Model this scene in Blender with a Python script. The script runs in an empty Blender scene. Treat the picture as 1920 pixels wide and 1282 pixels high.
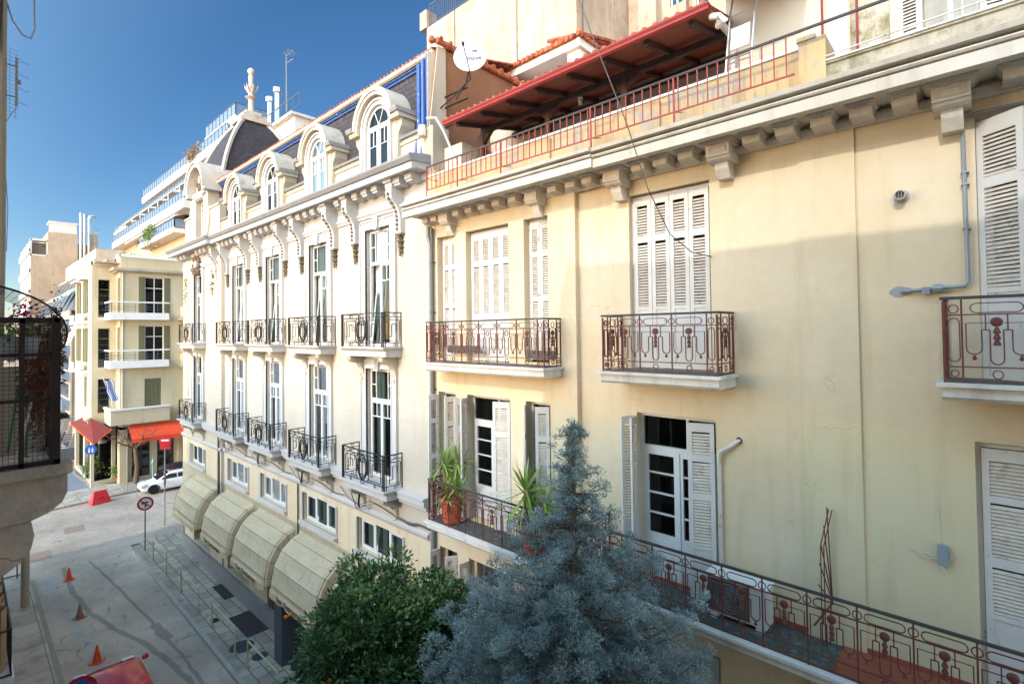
import bpy, math, random
import numpy as np
from math import sin, cos, pi, radians, sqrt, atan2
from mathutils import Vector, Matrix

random.seed(7)
sc = bpy.context.scene
COL = sc.collection

# ------------------------------------------------------------------ camera
HC, DY = 11.7, -8.5
yaw, pitch, roll, FPX, PPY = 7.46857275e-01, 2.12948734e-02, -1.22278718e-02, 955.97, 40.74
fw = Vector((-sin(yaw)*cos(pitch), cos(yaw)*cos(pitch), sin(pitch)))
r0 = fw.cross(Vector((0, 0, 1))).normalized(); u0 = r0.cross(fw)
rt = r0*cos(roll) + u0*sin(roll); up = rt.cross(fw)
cd = bpy.data.cameras.new('camera'); cam = bpy.data.objects.new('camera', cd); COL.objects.link(cam)
cam.matrix_world = Matrix(((rt.x, up.x, -fw.x, 0), (rt.y, up.y, -fw.y, DY), (rt.z, up.z, -fw.z, HC), (0, 0, 0, 1)))
cd.sensor_width = 36; cd.lens = FPX*36/1920; cd.shift_y = -PPY/1920
cd.clip_start = 0.1; cd.clip_end = 2000
sc.camera = cam

# ------------------------------------------------------------------ sky, sun, exposure
SUN = Vector((0.15, -1.0, 0.60)).normalized()          # towards the sun
el = math.asin(SUN.z); az = atan2(SUN.x, SUN.y)
w = bpy.data.worlds.new('World'); sc.world = w; w.use_nodes = True
nt = w.node_tree; bg = nt.nodes['Background']
sky = nt.nodes.new('ShaderNodeTexSky'); sky.sky_type = 'NISHITA'; sky.sun_disc = False
sky.sun_elevation = el; sky.sun_rotation = az; sky.altitude = 50
sky.air_density = 1.0; sky.dust_density = 0.1; sky.ozone_density = 3.0
hs_ = nt.nodes.new('ShaderNodeHueSaturation'); hs_.inputs['Saturation'].default_value = 1.22; hs_.inputs['Value'].default_value = 1.05
nt.links.new(sky.outputs[0], hs_.inputs['Color']); # warm brightening round the sun, added to the sky to lighten shaded walls
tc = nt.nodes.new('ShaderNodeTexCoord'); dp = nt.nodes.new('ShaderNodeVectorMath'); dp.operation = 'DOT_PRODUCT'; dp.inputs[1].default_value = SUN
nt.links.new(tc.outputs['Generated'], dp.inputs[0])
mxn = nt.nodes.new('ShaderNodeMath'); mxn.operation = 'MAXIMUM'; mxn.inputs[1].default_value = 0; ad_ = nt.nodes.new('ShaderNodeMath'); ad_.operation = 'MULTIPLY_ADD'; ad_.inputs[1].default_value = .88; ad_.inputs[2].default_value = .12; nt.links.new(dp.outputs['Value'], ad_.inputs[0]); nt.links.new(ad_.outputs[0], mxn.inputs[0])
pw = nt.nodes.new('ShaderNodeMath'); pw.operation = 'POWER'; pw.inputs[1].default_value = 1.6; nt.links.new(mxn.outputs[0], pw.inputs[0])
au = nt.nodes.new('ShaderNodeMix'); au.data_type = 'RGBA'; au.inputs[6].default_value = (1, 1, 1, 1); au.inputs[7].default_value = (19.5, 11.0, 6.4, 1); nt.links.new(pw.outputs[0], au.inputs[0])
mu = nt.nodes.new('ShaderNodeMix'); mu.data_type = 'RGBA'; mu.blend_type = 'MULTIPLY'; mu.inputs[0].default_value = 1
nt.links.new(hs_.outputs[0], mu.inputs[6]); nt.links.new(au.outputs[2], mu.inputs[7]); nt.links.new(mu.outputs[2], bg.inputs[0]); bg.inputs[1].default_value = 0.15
sd = bpy.data.lights.new('sun', 'SUN'); sd.energy = 2.0; sd.angle = radians(0.55); sd.color = (1, 0.94, 0.87)
so = bpy.data.objects.new('sun', sd); COL.objects.link(so)
so.rotation_euler = SUN.to_track_quat('Z', 'Y').to_euler(); so.location = (0, -40, 60)
sc.view_settings.view_transform = 'Standard'; sc.view_settings.look = 'None'
sc.view_settings.exposure = -0.04; sc.view_settings.gamma = 1
sc.cycles.max_bounces = 8; sc.cycles.transparent_max_bounces = 16

# ------------------------------------------------------------------ materials
def lin(h):
    c = [int(h[i:i+2], 16)/255 for i in (0, 2, 4)]
    return tuple(x/12.92 if x < .04045 else ((x+.055)/1.055)**2.4 for x in c) + (1,)

class NB:
    """small node builder"""
    def __init__(s, name):
        s.m = bpy.data.materials.new(name); s.m.use_nodes = True
        s.t = s.m.node_tree; s.b = s.t.nodes['Principled BSDF']; s.geo = s.t.nodes.new('ShaderNodeNewGeometry')
    def n(s, k, **kw):
        x = s.t.nodes.new(k)
        for a, v in kw.items(): setattr(x, a, v)
        return x
    def link(s, a, b): s.t.links.new(a, b)
    def pos(s, scale=(1, 1, 1)):
        m = s.n('ShaderNodeMapping'); m.inputs['Scale'].default_value = scale
        s.link(s.geo.outputs['Position'], m.inputs[0]); return m.outputs[0]
    def noise(s, scale, detail=4, st=(1, 1, 1), rough=.55):
        x = s.n('ShaderNodeTexNoise'); x.inputs['Scale'].default_value = scale; x.inputs['Detail'].default_value = detail
        x.inputs['Roughness'].default_value = rough
        s.link(s.pos(st), x.inputs[0]); return x.outputs[0]
    def ramp(s, src, stops):
        r = s.n('ShaderNodeValToRGB'); e = r.color_ramp.elements
        while len(e) < len(stops): e.new(.5)
        for i, (p, c) in enumerate(stops):
            e[i].position = p; e[i].color = c if len(c) == 4 else (*c, 1)
        s.link(src, r.inputs[0]); return r.outputs[0]
    def mask(s, src, lo, hi): return s.ramp(src, [(lo, (0, 0, 0, 1)), (hi, (1, 1, 1, 1))])
    def mix(s, f, a, b, mode='MIX'):
        x = s.n('ShaderNodeMix', data_type='RGBA', blend_type=mode)
        for v, i in ((f, 0), (a, 6), (b, 7)):
            if isinstance(v, (int, float)): x.inputs[i].default_value = v
            elif isinstance(v, tuple): x.inputs[i].default_value = v
            else: s.link(v, x.inputs[i])
        return x.outputs[2]
    def math(s, op, a, b=0.0):
        x = s.n('ShaderNodeMath', operation=op)
        for v, i in ((a, 0), (b, 1)):
            if isinstance(v, (int, float)): x.inputs[i].default_value = v
            else: s.link(v, x.inputs[i])
        return x.outputs[0]
    def xyz(s):
        x = s.n('ShaderNodeSeparateXYZ'); s.link(s.geo.outputs['Position'], x.inputs[0]); return x.outputs
    def bump(s, h, d=.01, st=.5):
        b = s.n('ShaderNodeBump'); b.inputs['Strength'].default_value = st; b.inputs['Distance'].default_value = d
        s.link(h, b.inputs['Height']); s.link(b.outputs[0], s.b.inputs['Normal'])
    def out(s, col, rough=.8, metal=0, spec=.4):
        if isinstance(col, tuple): s.b.inputs['Base Color'].default_value = col
        else: s.link(col, s.b.inputs['Base Color'])
        s.b.inputs['Roughness'].default_value = rough; s.b.inputs['Metallic'].default_value = metal
        s.b.inputs['Specular IOR Level'].default_value = spec
        return s.m

def mat(name, h, var=.12, scale=3, rough=.7, metal=0, bump=0, bd=.004, dirt=None, dscale=1.5, dlo=.55, dhi=.75, st=(1, 1, 1), spec=.4, fine=40):
    b = NB(name); c = lin(h); d = tuple(x*(1-var) for x in c[:3])+(1,); l = tuple(min(1, x*(1+var*.6)) for x in c[:3])+(1,)
    n = b.noise(scale, 5, st); col = b.ramp(n, [(.3, d), (.7, l)])
    if dirt: col = b.mix(b.mask(b.noise(dscale, 8, st, .65), dlo, dhi), col, lin(dirt))
    if bump: b.bump(b.noise(fine, 4), bd, bump)
    return b.out(col, rough, metal, spec)

def wall_mat(name, h, h2, streak, amt=.35, joints=0, patch=None, grime=None, cracks=False):
    b = NB(name); c = b.ramp(b.noise(.45, 5), [(.35, lin(h)), (.65, lin(h2))])
    fine = b.ramp(b.noise(6, 6), [(.3, (.9, .9, .9, 1)), (.7, (1, 1, 1, 1))]); c = b.mix(.6, c, fine, 'MULTIPLY')
    if patch:
        x = b.xyz(); e = b.math('ADD', x[2], b.math('MULTIPLY', b.noise(1.2, 3), .3))
        m = b.math('MULTIPLY', b.math('LESS_THAN', e, patch[0]), b.math('GREATER_THAN', x[0], patch[2]))
        c = b.mix(b.math('MULTIPLY', m, .7), c, lin(patch[1]))
    s = b.noise(1.1, 6, (3.2, 3.2, .35), .6)
    c = b.mix(b.math('MULTIPLY', b.mask(s, .52, .8), amt), c, lin(streak))
    if grime:
        g = b.noise(2.2, 9, (1, 1, 1), .7); c = b.mix(b.mask(g, grime[1], grime[2]), c, lin(grime[0]))
    h_ = b.noise(22, 5)
    if joints:
        z = b.xyz()[2]; fr = b.math('FRACT', b.math('MULTIPLY', z, 1/joints)); l = b.math('LESS_THAN', fr, .028)
        n = b.mask(b.noise(1.6, 4), .3, .6)
        c = b.mix(b.math('MULTIPLY', b.math('MULTIPLY', l, n), .42), c, lin('a5947c'))
    if cracks:
        v = b.n('ShaderNodeTexVoronoi', feature='DISTANCE_TO_EDGE'); v.inputs['Scale'].default_value = .55
        mp = b.n('ShaderNodeVectorMath', operation='ADD'); nv = b.n('ShaderNodeTexNoise'); nv.inputs['Scale'].default_value = 2.2; nv.inputs['Detail'].default_value = 6
        b.link(b.geo.outputs['Position'], nv.inputs[0]); b.link(b.pos(), mp.inputs[0]); b.link(nv.outputs[1], mp.inputs[1]); b.link(mp.outputs[0], v.inputs[0])
        lt = b.math('LESS_THAN', v.outputs[0], .006); c = b.mix(b.math('MULTIPLY', b.math('MULTIPLY', lt, b.mask(b.noise(.7, 2), .58, .64)), .35), c, lin('9c8a68'))
        pm = b.mask(b.noise(.9, 7, (1, 1, 1), .75), .6, .63); c = b.mix(b.math('MULTIPLY', pm, .35), c, lin('cdbb95'))
        c = b.mix(b.math('MULTIPLY', b.mask(b.noise(3.5, 8, (1, 1, .5), .8), .6, .72), .3), c, lin('9d8a68'))
    b.bump(h_, .006, .35)
    return b.out(c, .85, 0, .2)

M = {}
M['yellow'] = wall_mat('yellow_plaster', 'dccdb2', 'd4c19f', 'a88c66', .36, cracks=True, patch=(10.5, 'd2c8a4', -2.05))
M['yellow_trim'] = wall_mat('weathered_trim_plaster', 'd8d0c4', 'c6bdb0', '7f7464', .55, grime=('8f8474', .58, .74))
M['fascia'] = wall_mat('pale_fascia_plaster', 'd3cbbd', 'c4b9a7', '8e7f6a', .5, grime=('8a8071', .6, .78))
M['terrace'] = wall_mat('stained_yellow_parapet', 'cdb184', 'b9a07c', '6a5e4e', .9, grime=('a79f92', .5, .62))
M['lichen'] = wall_mat('lichen_stained_concrete', 'b5aa97', 'cdc3b1', '6c6450', .8, grime=('7d7348', .48, .64))
M['cream'] = wall_mat('cream_plaster', 'c6bdae', 'bdb4a4', 'b09c7c', .4, joints=.46)
M['cream_plain'] = wall_mat('plain_cream_plaster', 'c3baa9', 'bbb19d', 'b8a585', .3)
M['cream_low'] = wall_mat('grooved_stone_plaster', 'ddd0b5', 'd5c6a6', 'a0906f', .4, joints=.52)
M['wtrim'] = wall_mat('white_painted_moulding', 'c4c3c2', 'bab8b4', 'b8ab96', .3)
M['greytrim'] = mat('grey_painted_moulding', '8d8d8e', .1, 2, .7, dirt='8f8a80')
M['lead'] = mat('weathered_lead_hood', 'bdb7ac', .15, 2, .75, dirt='8c867a', dscale=2.5, bump=.3)
M['stone'] = mat('carved_stone', '776c5a', .35, 14, .9, dirt='3c352c', dscale=12, bump=.6, bd=.01)
M['white'] = mat('white_window_paint', 'd9d9d7', .05, 5, .45)
M['wshut'] = mat('white_shutter_paint', 'cfccc6', .07, 4, .55, dirt='a79d90', dscale=7, dlo=.62, dhi=.7)
M['wshut_old'] = mat('peeling_white_shutter_paint', 'cdc9c1', .1, 5, .6, dirt='7d6b5a', dscale=9, dlo=.6, dhi=.66)
M['slat'] = mat('dusty_shutter_slat', 'c9bfb2', .12, 6, .65, dirt='8b7c6c', dscale=8)
M['iron'] = mat('black_wrought_iron', '262423', .2, 8, .5, .2)
M['rediron'] = mat('rust_red_iron', '6b3a33', .25, 9, .6, dirt='4d332e', dscale=12)
M['handrail'] = mat('weathered_dark_handrail', '4b4340', .3, 9, .7)
M['redrail'] = mat('faded_red_railing_paint', '9c4438', .15, 8, .55, dirt='7a3c34', dscale=10)
M['slabw'] = wall_mat('white_balcony_slab', 'e3e0d9', 'd2cdc4', '7d766b', .6, grime=('8b8377', .6, .72))
M['floorg'] = mat('dark_green_balcony_floor', '4e5b58', .3, 8, .8, dirt='8d9490', dscale=7)
M['terracotta'] = mat('terracotta_floor', '9a5340', .2, 8, .7)
M['pot'] = mat('terracotta_pot', 'b0563c', .15, 6, .7, dirt='8a4433')
M['dark'] = mat('dark_interior', '2a2623', .2, 2, .9)
M['curtain'] = mat('pale_curtain', 'dcded8', .2, 3, .9, st=(14, 14, .3))
M['roomdark'] = mat('dim_room_wall', '7d776d', .2, 2, .9)
M['gutter'] = mat('zinc_gutter', 'c2b9a8', .1, 4, .6)
M['blue'] = mat('blue_painted_metal', '3c5f9f', .15, 3, .45, dirt='c9cdd4', dscale=6, dlo=.62, dhi=.7)
M['grey_pipe'] = mat('grey_pipe', '8b9298', .1, 4, .5, .2)
M['darkpipe'] = mat('dark_grey_drainpipe', '5b5753', .15, 4, .6)
M['redgutter'] = mat('red_painted_gutter', '8e2e26', .12, 5, .4)
M['timber'] = mat('dark_brown_timber', '54403a', .25, 6, .7, st=(1, 1, 6))
M['redboard'] = mat('red_brown_ceiling_boards', '9a5a48', .2, 5, .7, st=(6, 1, 1))
M['concrete'] = mat('stained_concrete', 'a79f94', .2, 2.2, .9, dirt='6b645b', dscale=1.4, dlo=.5, dhi=.72, bump=.5, bd=.01)
M['greybox'] = mat('grey_plastic', '8d979f', .06, 4, .5)
M['plaster_lit'] = mat('cream_house_plaster', 'd2c7b6', .06, 1, .85, dirt='cdbfa8', dscale=2)
M['white_soffit'] = mat('white_soffit', 'e6e4e2', .05, 2, .8)
M['oldwall'] = wall_mat('weathered_pale_wall', 'bdb2a4', 'a69a8b', '7f6d5b', .8, grime=('9c8b79', .52, .7))
M['brownwall'] = wall_mat('brown_plaster_gable', '92694f', '7f5a45', '6b5346', .4)
M['greyplaster'] = wall_mat('grey_render', 'bcb3a4', 'a79d8e', '6c6458', .5)
M['chrome'] = mat('galvanised_steel', 'b9bfc4', .08, 4, .3, .8)
M['pole'] = mat('grey_post_paint', '9a9893', .1, 4, .5, .3)
M['darkpost'] = mat('dark_blue_grey_post', '5a626c', .1, 4, .5, .3)
M['utility'] = mat('tan_utility_pole', 'a39684', .12, 3, .7, st=(4, 4, .4))
M['yrail'] = mat('worn_yellow_rail_paint', 'c9bf8a', .15, 9, .55, dirt='8d8569', dscale=14, dlo=.58, dhi=.68)
M['orange'] = mat('orange_cone_plastic', 'e0562b', .1, 6, .5, dirt='a8583c', dscale=8)
M['dullcone'] = mat('faded_brown_cone_plastic', '9b6a55', .15, 6, .6)
M['redplastic'] = mat('red_barrier_plastic', 'e0343c', .06, 4, .45)
M['rubber'] = mat('black_rubber', '1f1f20', .15, 6, .8)
M['matblack'] = mat('dark_brown_floor_mat', '43393a', .15, 9, .9)
M['signred'] = mat('red_sign_paint', 'b5202c', .05, 6, .4)
M['signwhite'] = mat('white_sign_paint', 'dcdcda', .04, 6, .4)
M['signblue'] = mat('blue_sign_paint', '1f63c0', .05, 6, .4)
M['signblack'] = mat('black_sign_paint', '26262a', .05, 6, .5)
M['carwhite'] = mat('white_car_paint', 'eceef0', .02, 2, .2, spec=.6)
M['carred'] = mat('glossy_red_car_paint', 'b8202e', .05, 2, .18, spec=.7)
M['carsilver'] = mat('silver_car_paint', 'b4bcc4', .04, 2, .25, .4)
M['carglass'] = mat('dark_car_glass', '23292c', .05, 2, .06, spec=.9)
M['darkglaze'] = mat('blue_grey_slanted_glass', '4a545e', .25, 1.2, .12, spec=.8)
M['house'] = wall_mat('warm_cream_house_plaster', 'd0c4a8', 'c8ba9a', 'a08d69', .35)
M['hub'] = mat('silver_wheel_rim', 'a9adb1', .06, 9, .35, .7)
M['lampred'] = mat('red_tail_lamp', 'b01c22', .05, 9, .3)
M['headlamp'] = mat('clear_headlamp', 'c8d0d4', .05, 9, .1, .3)
M['awn'] = None
M['awnred'] = mat('dark_red_awning_cloth', '6e2a24', .08, 3, .85, st=(12, 1, 1))
M['awnorange'] = mat('orange_awning_cloth', 'ea5530', .06, 3, .85)
M['olive'] = mat('olive_shutter_paint', '6c6c50', .1, 5, .6)
M['beigeconc'] = wall_mat('beige_concrete_cladding', 'cdbfae', 'bcae9c', '8d8072', .5)
M['towerwall'] = wall_mat('bare_beige_render', 'bfae9a', 'ae9d89', '85786a', .6)
M['seagreen'] = mat('sea_green_canvas', '8fc0b4', .08, 3, .8)
M['balcglass'] = mat('blue_grey_glass_panel', '6f87a3', .08, 3, .12, spec=.8)
M['soffit_tan'] = mat('tan_soffit', 'cfb79e', .12, 2, .85)
M['bigwhite'] = mat('white_render', 'd6d4d0', .05, 1, .8, dirt='d5cfc6', dscale=2)
M['bark'] = mat('grey_brown_bark', '6e5b4c', .3, 12, .95, bump=.7, bd=.015, st=(3, 3, .5))
M['canebark'] = mat('pale_yucca_cane', '9a8263', .2, 12, .95, st=(2, 2, 8))
M['soil'] = mat('dark_soil', '40332a', .2, 12, .95)
M['darkpot'] = mat('dark_grey_planter', '474a4e', .1, 5, .6)
M['skin'] = mat('skin', 'c89a7e', .05, 6, .6)
M['blackcloth'] = mat('black_cloth', '1c1e24', .15, 6, .9)
M['navycloth'] = mat('navy_cloth', '26324a', .15, 6, .9)
M['hair'] = mat('dark_hair', '2b221e', .15, 9, .8)
M['fruit'] = mat('orange_fruit', 'e07a1c', .1, 9, .5)
M['dishwhite'] = mat('white_dish_enamel', 'c2c5ca', .03, 3, .4)
M['textblue'] = mat('navy_print', '30386b', .05, 5, .6)
M['textbrown'] = mat('brown_print', '5f4a3c', .05, 5, .7)
M['bougain'] = mat('magenta_bracts', 'b21d78', .15, 8, .7)
M['greenleaf'] = mat('mid_green_leaves', '4e6b2c', .3, 6, .6)
M['yuccaleaf'] = mat('yucca_leaf', '6f8f3e', .35, 5, .45)
M['brownleaf'] = mat('dried_brown_foliage', '6b3c28', .35, 9, .9)
M['rust'] = mat('rusty_dark_steel', '33241f', .35, 9, .8)
M['bamboo'] = mat('reed_screen', '9c8468', .3, 14, .9, st=(12, 12, .4))
M['greenrod'] = mat('green_tool_handle', '2f6a55', .1, 6, .5)
M['planter'] = mat('white_plastic_planter', 'a8a6a2', .06, 6, .6)
M['yellowplastic'] = mat('yellow_metal', 'e0b92c', .06, 6, .5)
M['brick'] = None

def glass(name, tint='9fb0ae', refl=.35):
    b = NB(name); t = b.t
    tr = b.n('ShaderNodeBsdfTransparent'); tr.inputs[0].default_value = lin(tint)
    gl = b.n('ShaderNodeBsdfGlossy'); gl.inputs['Roughness'].default_value = .02; gl.inputs[0].default_value = (.55, .58, .6, 1)
    fr = b.n('ShaderNodeFresnel'); fr.inputs[0].default_value = 1.45
    nz = b.n('ShaderNodeBump'); nz.inputs['Strength'].default_value = .03; nz.inputs['Distance'].default_value = .05
    b.link(b.noise(1.2, 2), nz.inputs['Height']); b.link(nz.outputs[0], gl.inputs['Normal'])
    f = b.math('ADD', b.math('MULTIPLY', fr.outputs[0], 1.0), refl*.15)
    mx = b.n('ShaderNodeMixShader'); b.link(f, mx.inputs[0]); b.link(tr.outputs[0], mx.inputs[1]); b.link(gl.outputs[0], mx.inputs[2])
    b.link(mx.outputs[0], t.nodes['Material Output'].inputs[0]); return b.m
M['glass'] = glass('window_glass'); M['clearglass'] = glass('clear_glass', 'dfe8e6', .2)

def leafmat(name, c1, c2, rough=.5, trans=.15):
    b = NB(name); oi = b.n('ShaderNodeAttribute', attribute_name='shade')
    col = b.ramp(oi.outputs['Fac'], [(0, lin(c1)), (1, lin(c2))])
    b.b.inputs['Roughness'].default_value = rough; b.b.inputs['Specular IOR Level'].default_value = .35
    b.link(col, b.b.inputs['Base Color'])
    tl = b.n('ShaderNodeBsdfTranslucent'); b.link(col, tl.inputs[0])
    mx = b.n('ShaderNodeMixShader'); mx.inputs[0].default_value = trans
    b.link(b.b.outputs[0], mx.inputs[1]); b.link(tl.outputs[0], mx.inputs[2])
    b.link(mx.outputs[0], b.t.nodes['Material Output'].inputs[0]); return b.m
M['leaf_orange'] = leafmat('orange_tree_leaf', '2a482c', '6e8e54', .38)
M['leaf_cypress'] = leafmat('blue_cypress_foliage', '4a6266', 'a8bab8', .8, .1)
M['leaf_yucca'] = leafmat('yucca_blade', '5d7d32', 'a8c065', .45, .2)
M['dryleaf'] = leafmat('dry_tan_leaf', '6b5a3c', 'a08c62', .8, .1)
M['leaf_pot'] = leafmat('potted_plant_leaf', '3d5c2c', '88a050', .5, .2)

def tile_roof_mat():
    b = NB('terracotta_roof_tiles'); c = b.ramp(b.noise(5, 5), [(.3, lin('74402f')), (.5, lin('a65c44')), (.72, lin('c08264'))])
    b.bump(b.noise(12, 3), .01, .5); return b.out(c, .85)
M['tiles'] = tile_roof_mat()

def slate_mat():
    b = NB('fish_scale_slate')
    br = b.n('ShaderNodeTexBrick'); br.inputs['Scale'].default_value = 1; br.offset = .5
    br.inputs['Brick Width'].default_value = .24; br.inputs['Row Height'].default_value = .17; br.inputs['Mortar Size'].default_value = .012
    br.inputs['Color1'].default_value = lin('4a484e'); br.inputs['Color2'].default_value = lin('3b393f'); br.inputs['Mortar'].default_value = lin('26242a')
    x = b.xyz(); cb = b.n('ShaderNodeCombineXYZ')
    b.link(b.math('ADD', x[0], x[1]), cb.inputs[0]); 
    sc_ = b.math('ADD', x[2], b.math('MULTIPLY', b.math('ABSOLUTE', b.math('SINE', b.math('MULTIPLY', b.math('ADD', x[0], x[1]), pi/.2))), .03))
    b.link(sc_, cb.inputs[1]); b.link(cb.outputs[0], br.inputs[0])
    b.bump(br.outputs['Fac'], -.02, .8)
    c = b.mix(b.mask(b.noise(1.2, 5), .4, .8), br.outputs[0], lin('3c3940'))
    return b.out(c, .7, 0, .3)
M['slate'] = slate_mat()

def awning_mat():
    b = NB('beige_awning_canvas')
    c = b.ramp(b.noise(1.3, 5, (1, 1, 3)), [(.3, lin('dfc49c')), (.7, lin('ecd5b0'))])
    c = b.mix(b.mask(b.noise(2, 7, (5, 5, .6)), .55, .8), c, lin('b8a68c')); b.bump(b.noise(2.5, 3), .04, .3); return b.out(c, .9)
M['awn'] = awning_mat()

def brick_mat():
    b = NB('flaking_red_brick'); c = b.ramp(b.noise(9, 6), [(.35, lin('7c4436')), (.55, lin('9b6350')), (.65, lin('b9aa9c'))]); return b.out(c, .9)
M['brick'] = brick_mat()

def road_mat(name, base, dark, light, crack=True, sc_=1.0):
    b = NB(name); c = b.ramp(b.noise(.35, 8, (1, 1, 1), .62), [(.3, lin(dark)), (.52, lin(base)), (.72, lin(light))])
    c = b.mix(.5, c, b.ramp(b.noise(40, 3), [(.3, (.72, .72, .72, 1)), (.7, (1, 1, 1, 1))]), 'MULTIPLY')
    c = b.mix(b.math('MULTIPLY', b.mask(b.noise(2.5, 9, (.6, 1.6, 1), .75), .54, .66), .4), c, lin('6e6963')); c = b.mix(.8, c, b.ramp(b.noise(9, 8, (1, 1, 1), .8), [(.35, (.8, .79, .78, 1)), (.6, (1.0, 1, 1, 1))]), 'MULTIPLY')
    if crack:
        v = b.n('ShaderNodeTexVoronoi', feature='DISTANCE_TO_EDGE'); v.inputs['Scale'].default_value = .55*sc_
        mp = b.n('ShaderNodeVectorMath', operation='ADD'); nv = b.n('ShaderNodeTexNoise'); nv.inputs['Scale'].default_value = 1.3; nv.inputs['Detail'].default_value = 5
        b.link(b.geo.outputs['Position'], nv.inputs[0]); b.link(b.pos((1, 1, 1)), mp.inputs[0]); b.link(nv.outputs[1], mp.inputs[1]); b.link(mp.outputs[0], v.inputs[0])
        lt = b.math('LESS_THAN', v.outputs[0], .012); c = b.mix(b.math('MULTIPLY', b.math('MULTIPLY', lt, b.mask(b.noise(.8, 3), .5, .6)), .6), c, lin('55504b'))
    b.bump(b.noise(60, 3), .004, .5); return b.out(c, .9, 0, .25)
M['road'] = road_mat('worn_asphalt', 'bcae9e', 'a39585', 'd0c2b1')
M['darkroad'] = road_mat('dark_asphalt_patch', '958d85', '837b74', 'a49b92', False)
M['ground'] = road_mat('ground_asphalt', 'a09a94', '8b8580', 'b1aba4', False)
def paving(name, c1, c2, mort, bw=.5, rh=.5, ms=.012, off=0.0, rot=0):
    b = NB(name); br = b.n('ShaderNodeTexBrick'); br.offset = off
    mp = b.n('ShaderNodeMapping'); mp.inputs['Rotation'].default_value = (0, 0, rot); b.link(b.geo.outputs['Position'], mp.inputs[0]); b.link(mp.outputs[0], br.inputs[0])
    br.inputs['Scale'].default_value = 1; br.inputs['Brick Width'].default_value = bw; br.inputs['Row Height'].default_value = rh
    br.inputs['Mortar Size'].default_value = ms; br.inputs['Color1'].default_value = lin(c1); br.inputs['Color2'].default_value = lin(c2); br.inputs['Mortar'].default_value = lin(mort)
    c = b.mix(b.mask(b.noise(1.3, 8, (1, 1, 1), .7), .5, .72), br.outputs[0], lin('7d7770'))
    c = b.mix(.5, c, b.ramp(b.noise(25, 3), [(.3, (.8, .8, .8, 1)), (.7, (1, 1, 1, 1))]), 'MULTIPLY')
    b.bump(br.outputs['Fac'], -.01, .6); return b.out(c, .8, 0, .3)
M['paving'] = paving('stone_paving', 'c2b5a4', 'a39787', '60584e', .62, .42, .014, .35)
M['paving2'] = paving('warm_stone_paving', 'bdb1a0', 'a89d8e', '6a6158', 1.1, .9, .012)
M['kerb'] = mat('kerb_stone', 'aaa59d', .15, 2, .85, bump=.4)
M['greenkerb'] = mat('worn_green_kerb_stone', '8d8e76', .15, 3, .85)

# ------------------------------------------------------------------ mesh helpers
FAC = lambda s, o, z: (s, -o, z)              # facade that faces -Y (the street)
ORG = {}
class MB:
    def __init__(s, T=None): s.v = []; s.f = []; s.T = T or (lambda a, b, c: (a, b, c))
    def P(s, pts):
        i = len(s.v); s.v += [s.T(*p) for p in pts]; return list(range(i, i+len(pts)))
    def face(s, pts): s.f.append(s.P(pts))
    def box(s, a0, a1, b0, b1, c0, c1):
        i = s.P([(a0, b0, c0), (a1, b0, c0), (a1, b1, c0), (a0, b1, c0), (a0, b0, c1), (a1, b0, c1), (a1, b1, c1), (a0, b1, c1)])[0]
        s.f += [[i+k for k in q] for q in ((0, 3, 2, 1), (4, 5, 6, 7), (0, 1, 5, 4), (1, 2, 6, 5), (2, 3, 7, 6), (3, 0, 4, 7))]
    def loft(s, rings, cap=True, closed=True):
        ids = [s.P(r) for r in rings]; n = len(ids[0])
        for a, b in zip(ids, ids[1:]):
            for k in range(n if closed else n-1): s.f.append([a[k], a[(k+1) % n], b[(k+1) % n], b[k]])
        if cap and closed: s.f.append(ids[0][::-1]); s.f.append(ids[-1])
    def ext(s, poly, ax, a, b):
        """poly of 2-D points in the two other axes (in order), extruded along axis ax from a to b"""
        def q(p, t): l = list(p); l.insert(ax, t); return tuple(l)
        s.loft([[q(p, a) for p in poly], [q(p, b) for p in poly]])
    def tube(s, pts, r, n=5, cap=True, closed=False):
        pts = [Vector(p) for p in pts]; m = len(pts); rings = []
        rr = r if isinstance(r, (list, tuple)) else [r]*m
        pu = None
        for i, p in enumerate(pts):
            if closed: d = pts[(i+1) % m]-pts[i-1]
            else: d = pts[min(i+1, m-1)]-pts[max(i-1, 0)]
            if d.length < 1e-9: d = Vector((0, 0, 1))
            d.normalize()
            if pu is None: a = Vector((0, 0, 1)) if abs(d.z) < .9 else Vector((0, 1, 0)); u = d.cross(a).normalized()
            else: u = (pu-d*pu.dot(d)); u = u.normalized() if u.length > 1e-6 else d.orthogonal().normalized()
            pu = u; v = d.cross(u)
            rings.append([tuple(p+(u*cos(2*pi*k/n+pi/4)+v*sin(2*pi*k/n+pi/4))*rr[i]) for k in range(n)])
        if closed: rings.append(rings[0])
        s.loft(rings, cap and not closed)
    def lathe(s, prof, c=(0, 0, 0), n=14, ax=2):
        rings = []
        for r, z in prof:
            ring = []
            for k in range(n):
                l = [cos(2*pi*k/n)*r, sin(2*pi*k/n)*r]; l.insert(ax, z); ring.append((c[0]+l[0], c[1]+l[1], c[2]+l[2]))
            rings.append(ring)
        s.loft(rings)
    def arch(s, cx, cz, r0, r1, o0, o1, a0=0, a1=pi, n=18, sx=1):
        """a curved band in the s-z plane, between radii r0 and r1, from depth o0 to o1"""
        rings = []
        for k in range(n+1):
            a = a0+(a1-a0)*k/n; c_, s_ = cos(a)*sx, sin(a)
            rings.append([(cx+c_*r0, o0, cz+s_*r0), (cx+c_*r1, o0, cz+s_*r1), (cx+c_*r1, o1, cz+s_*r1), (cx+c_*r0, o1, cz+s_*r0)])
        s.loft(rings)

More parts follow.
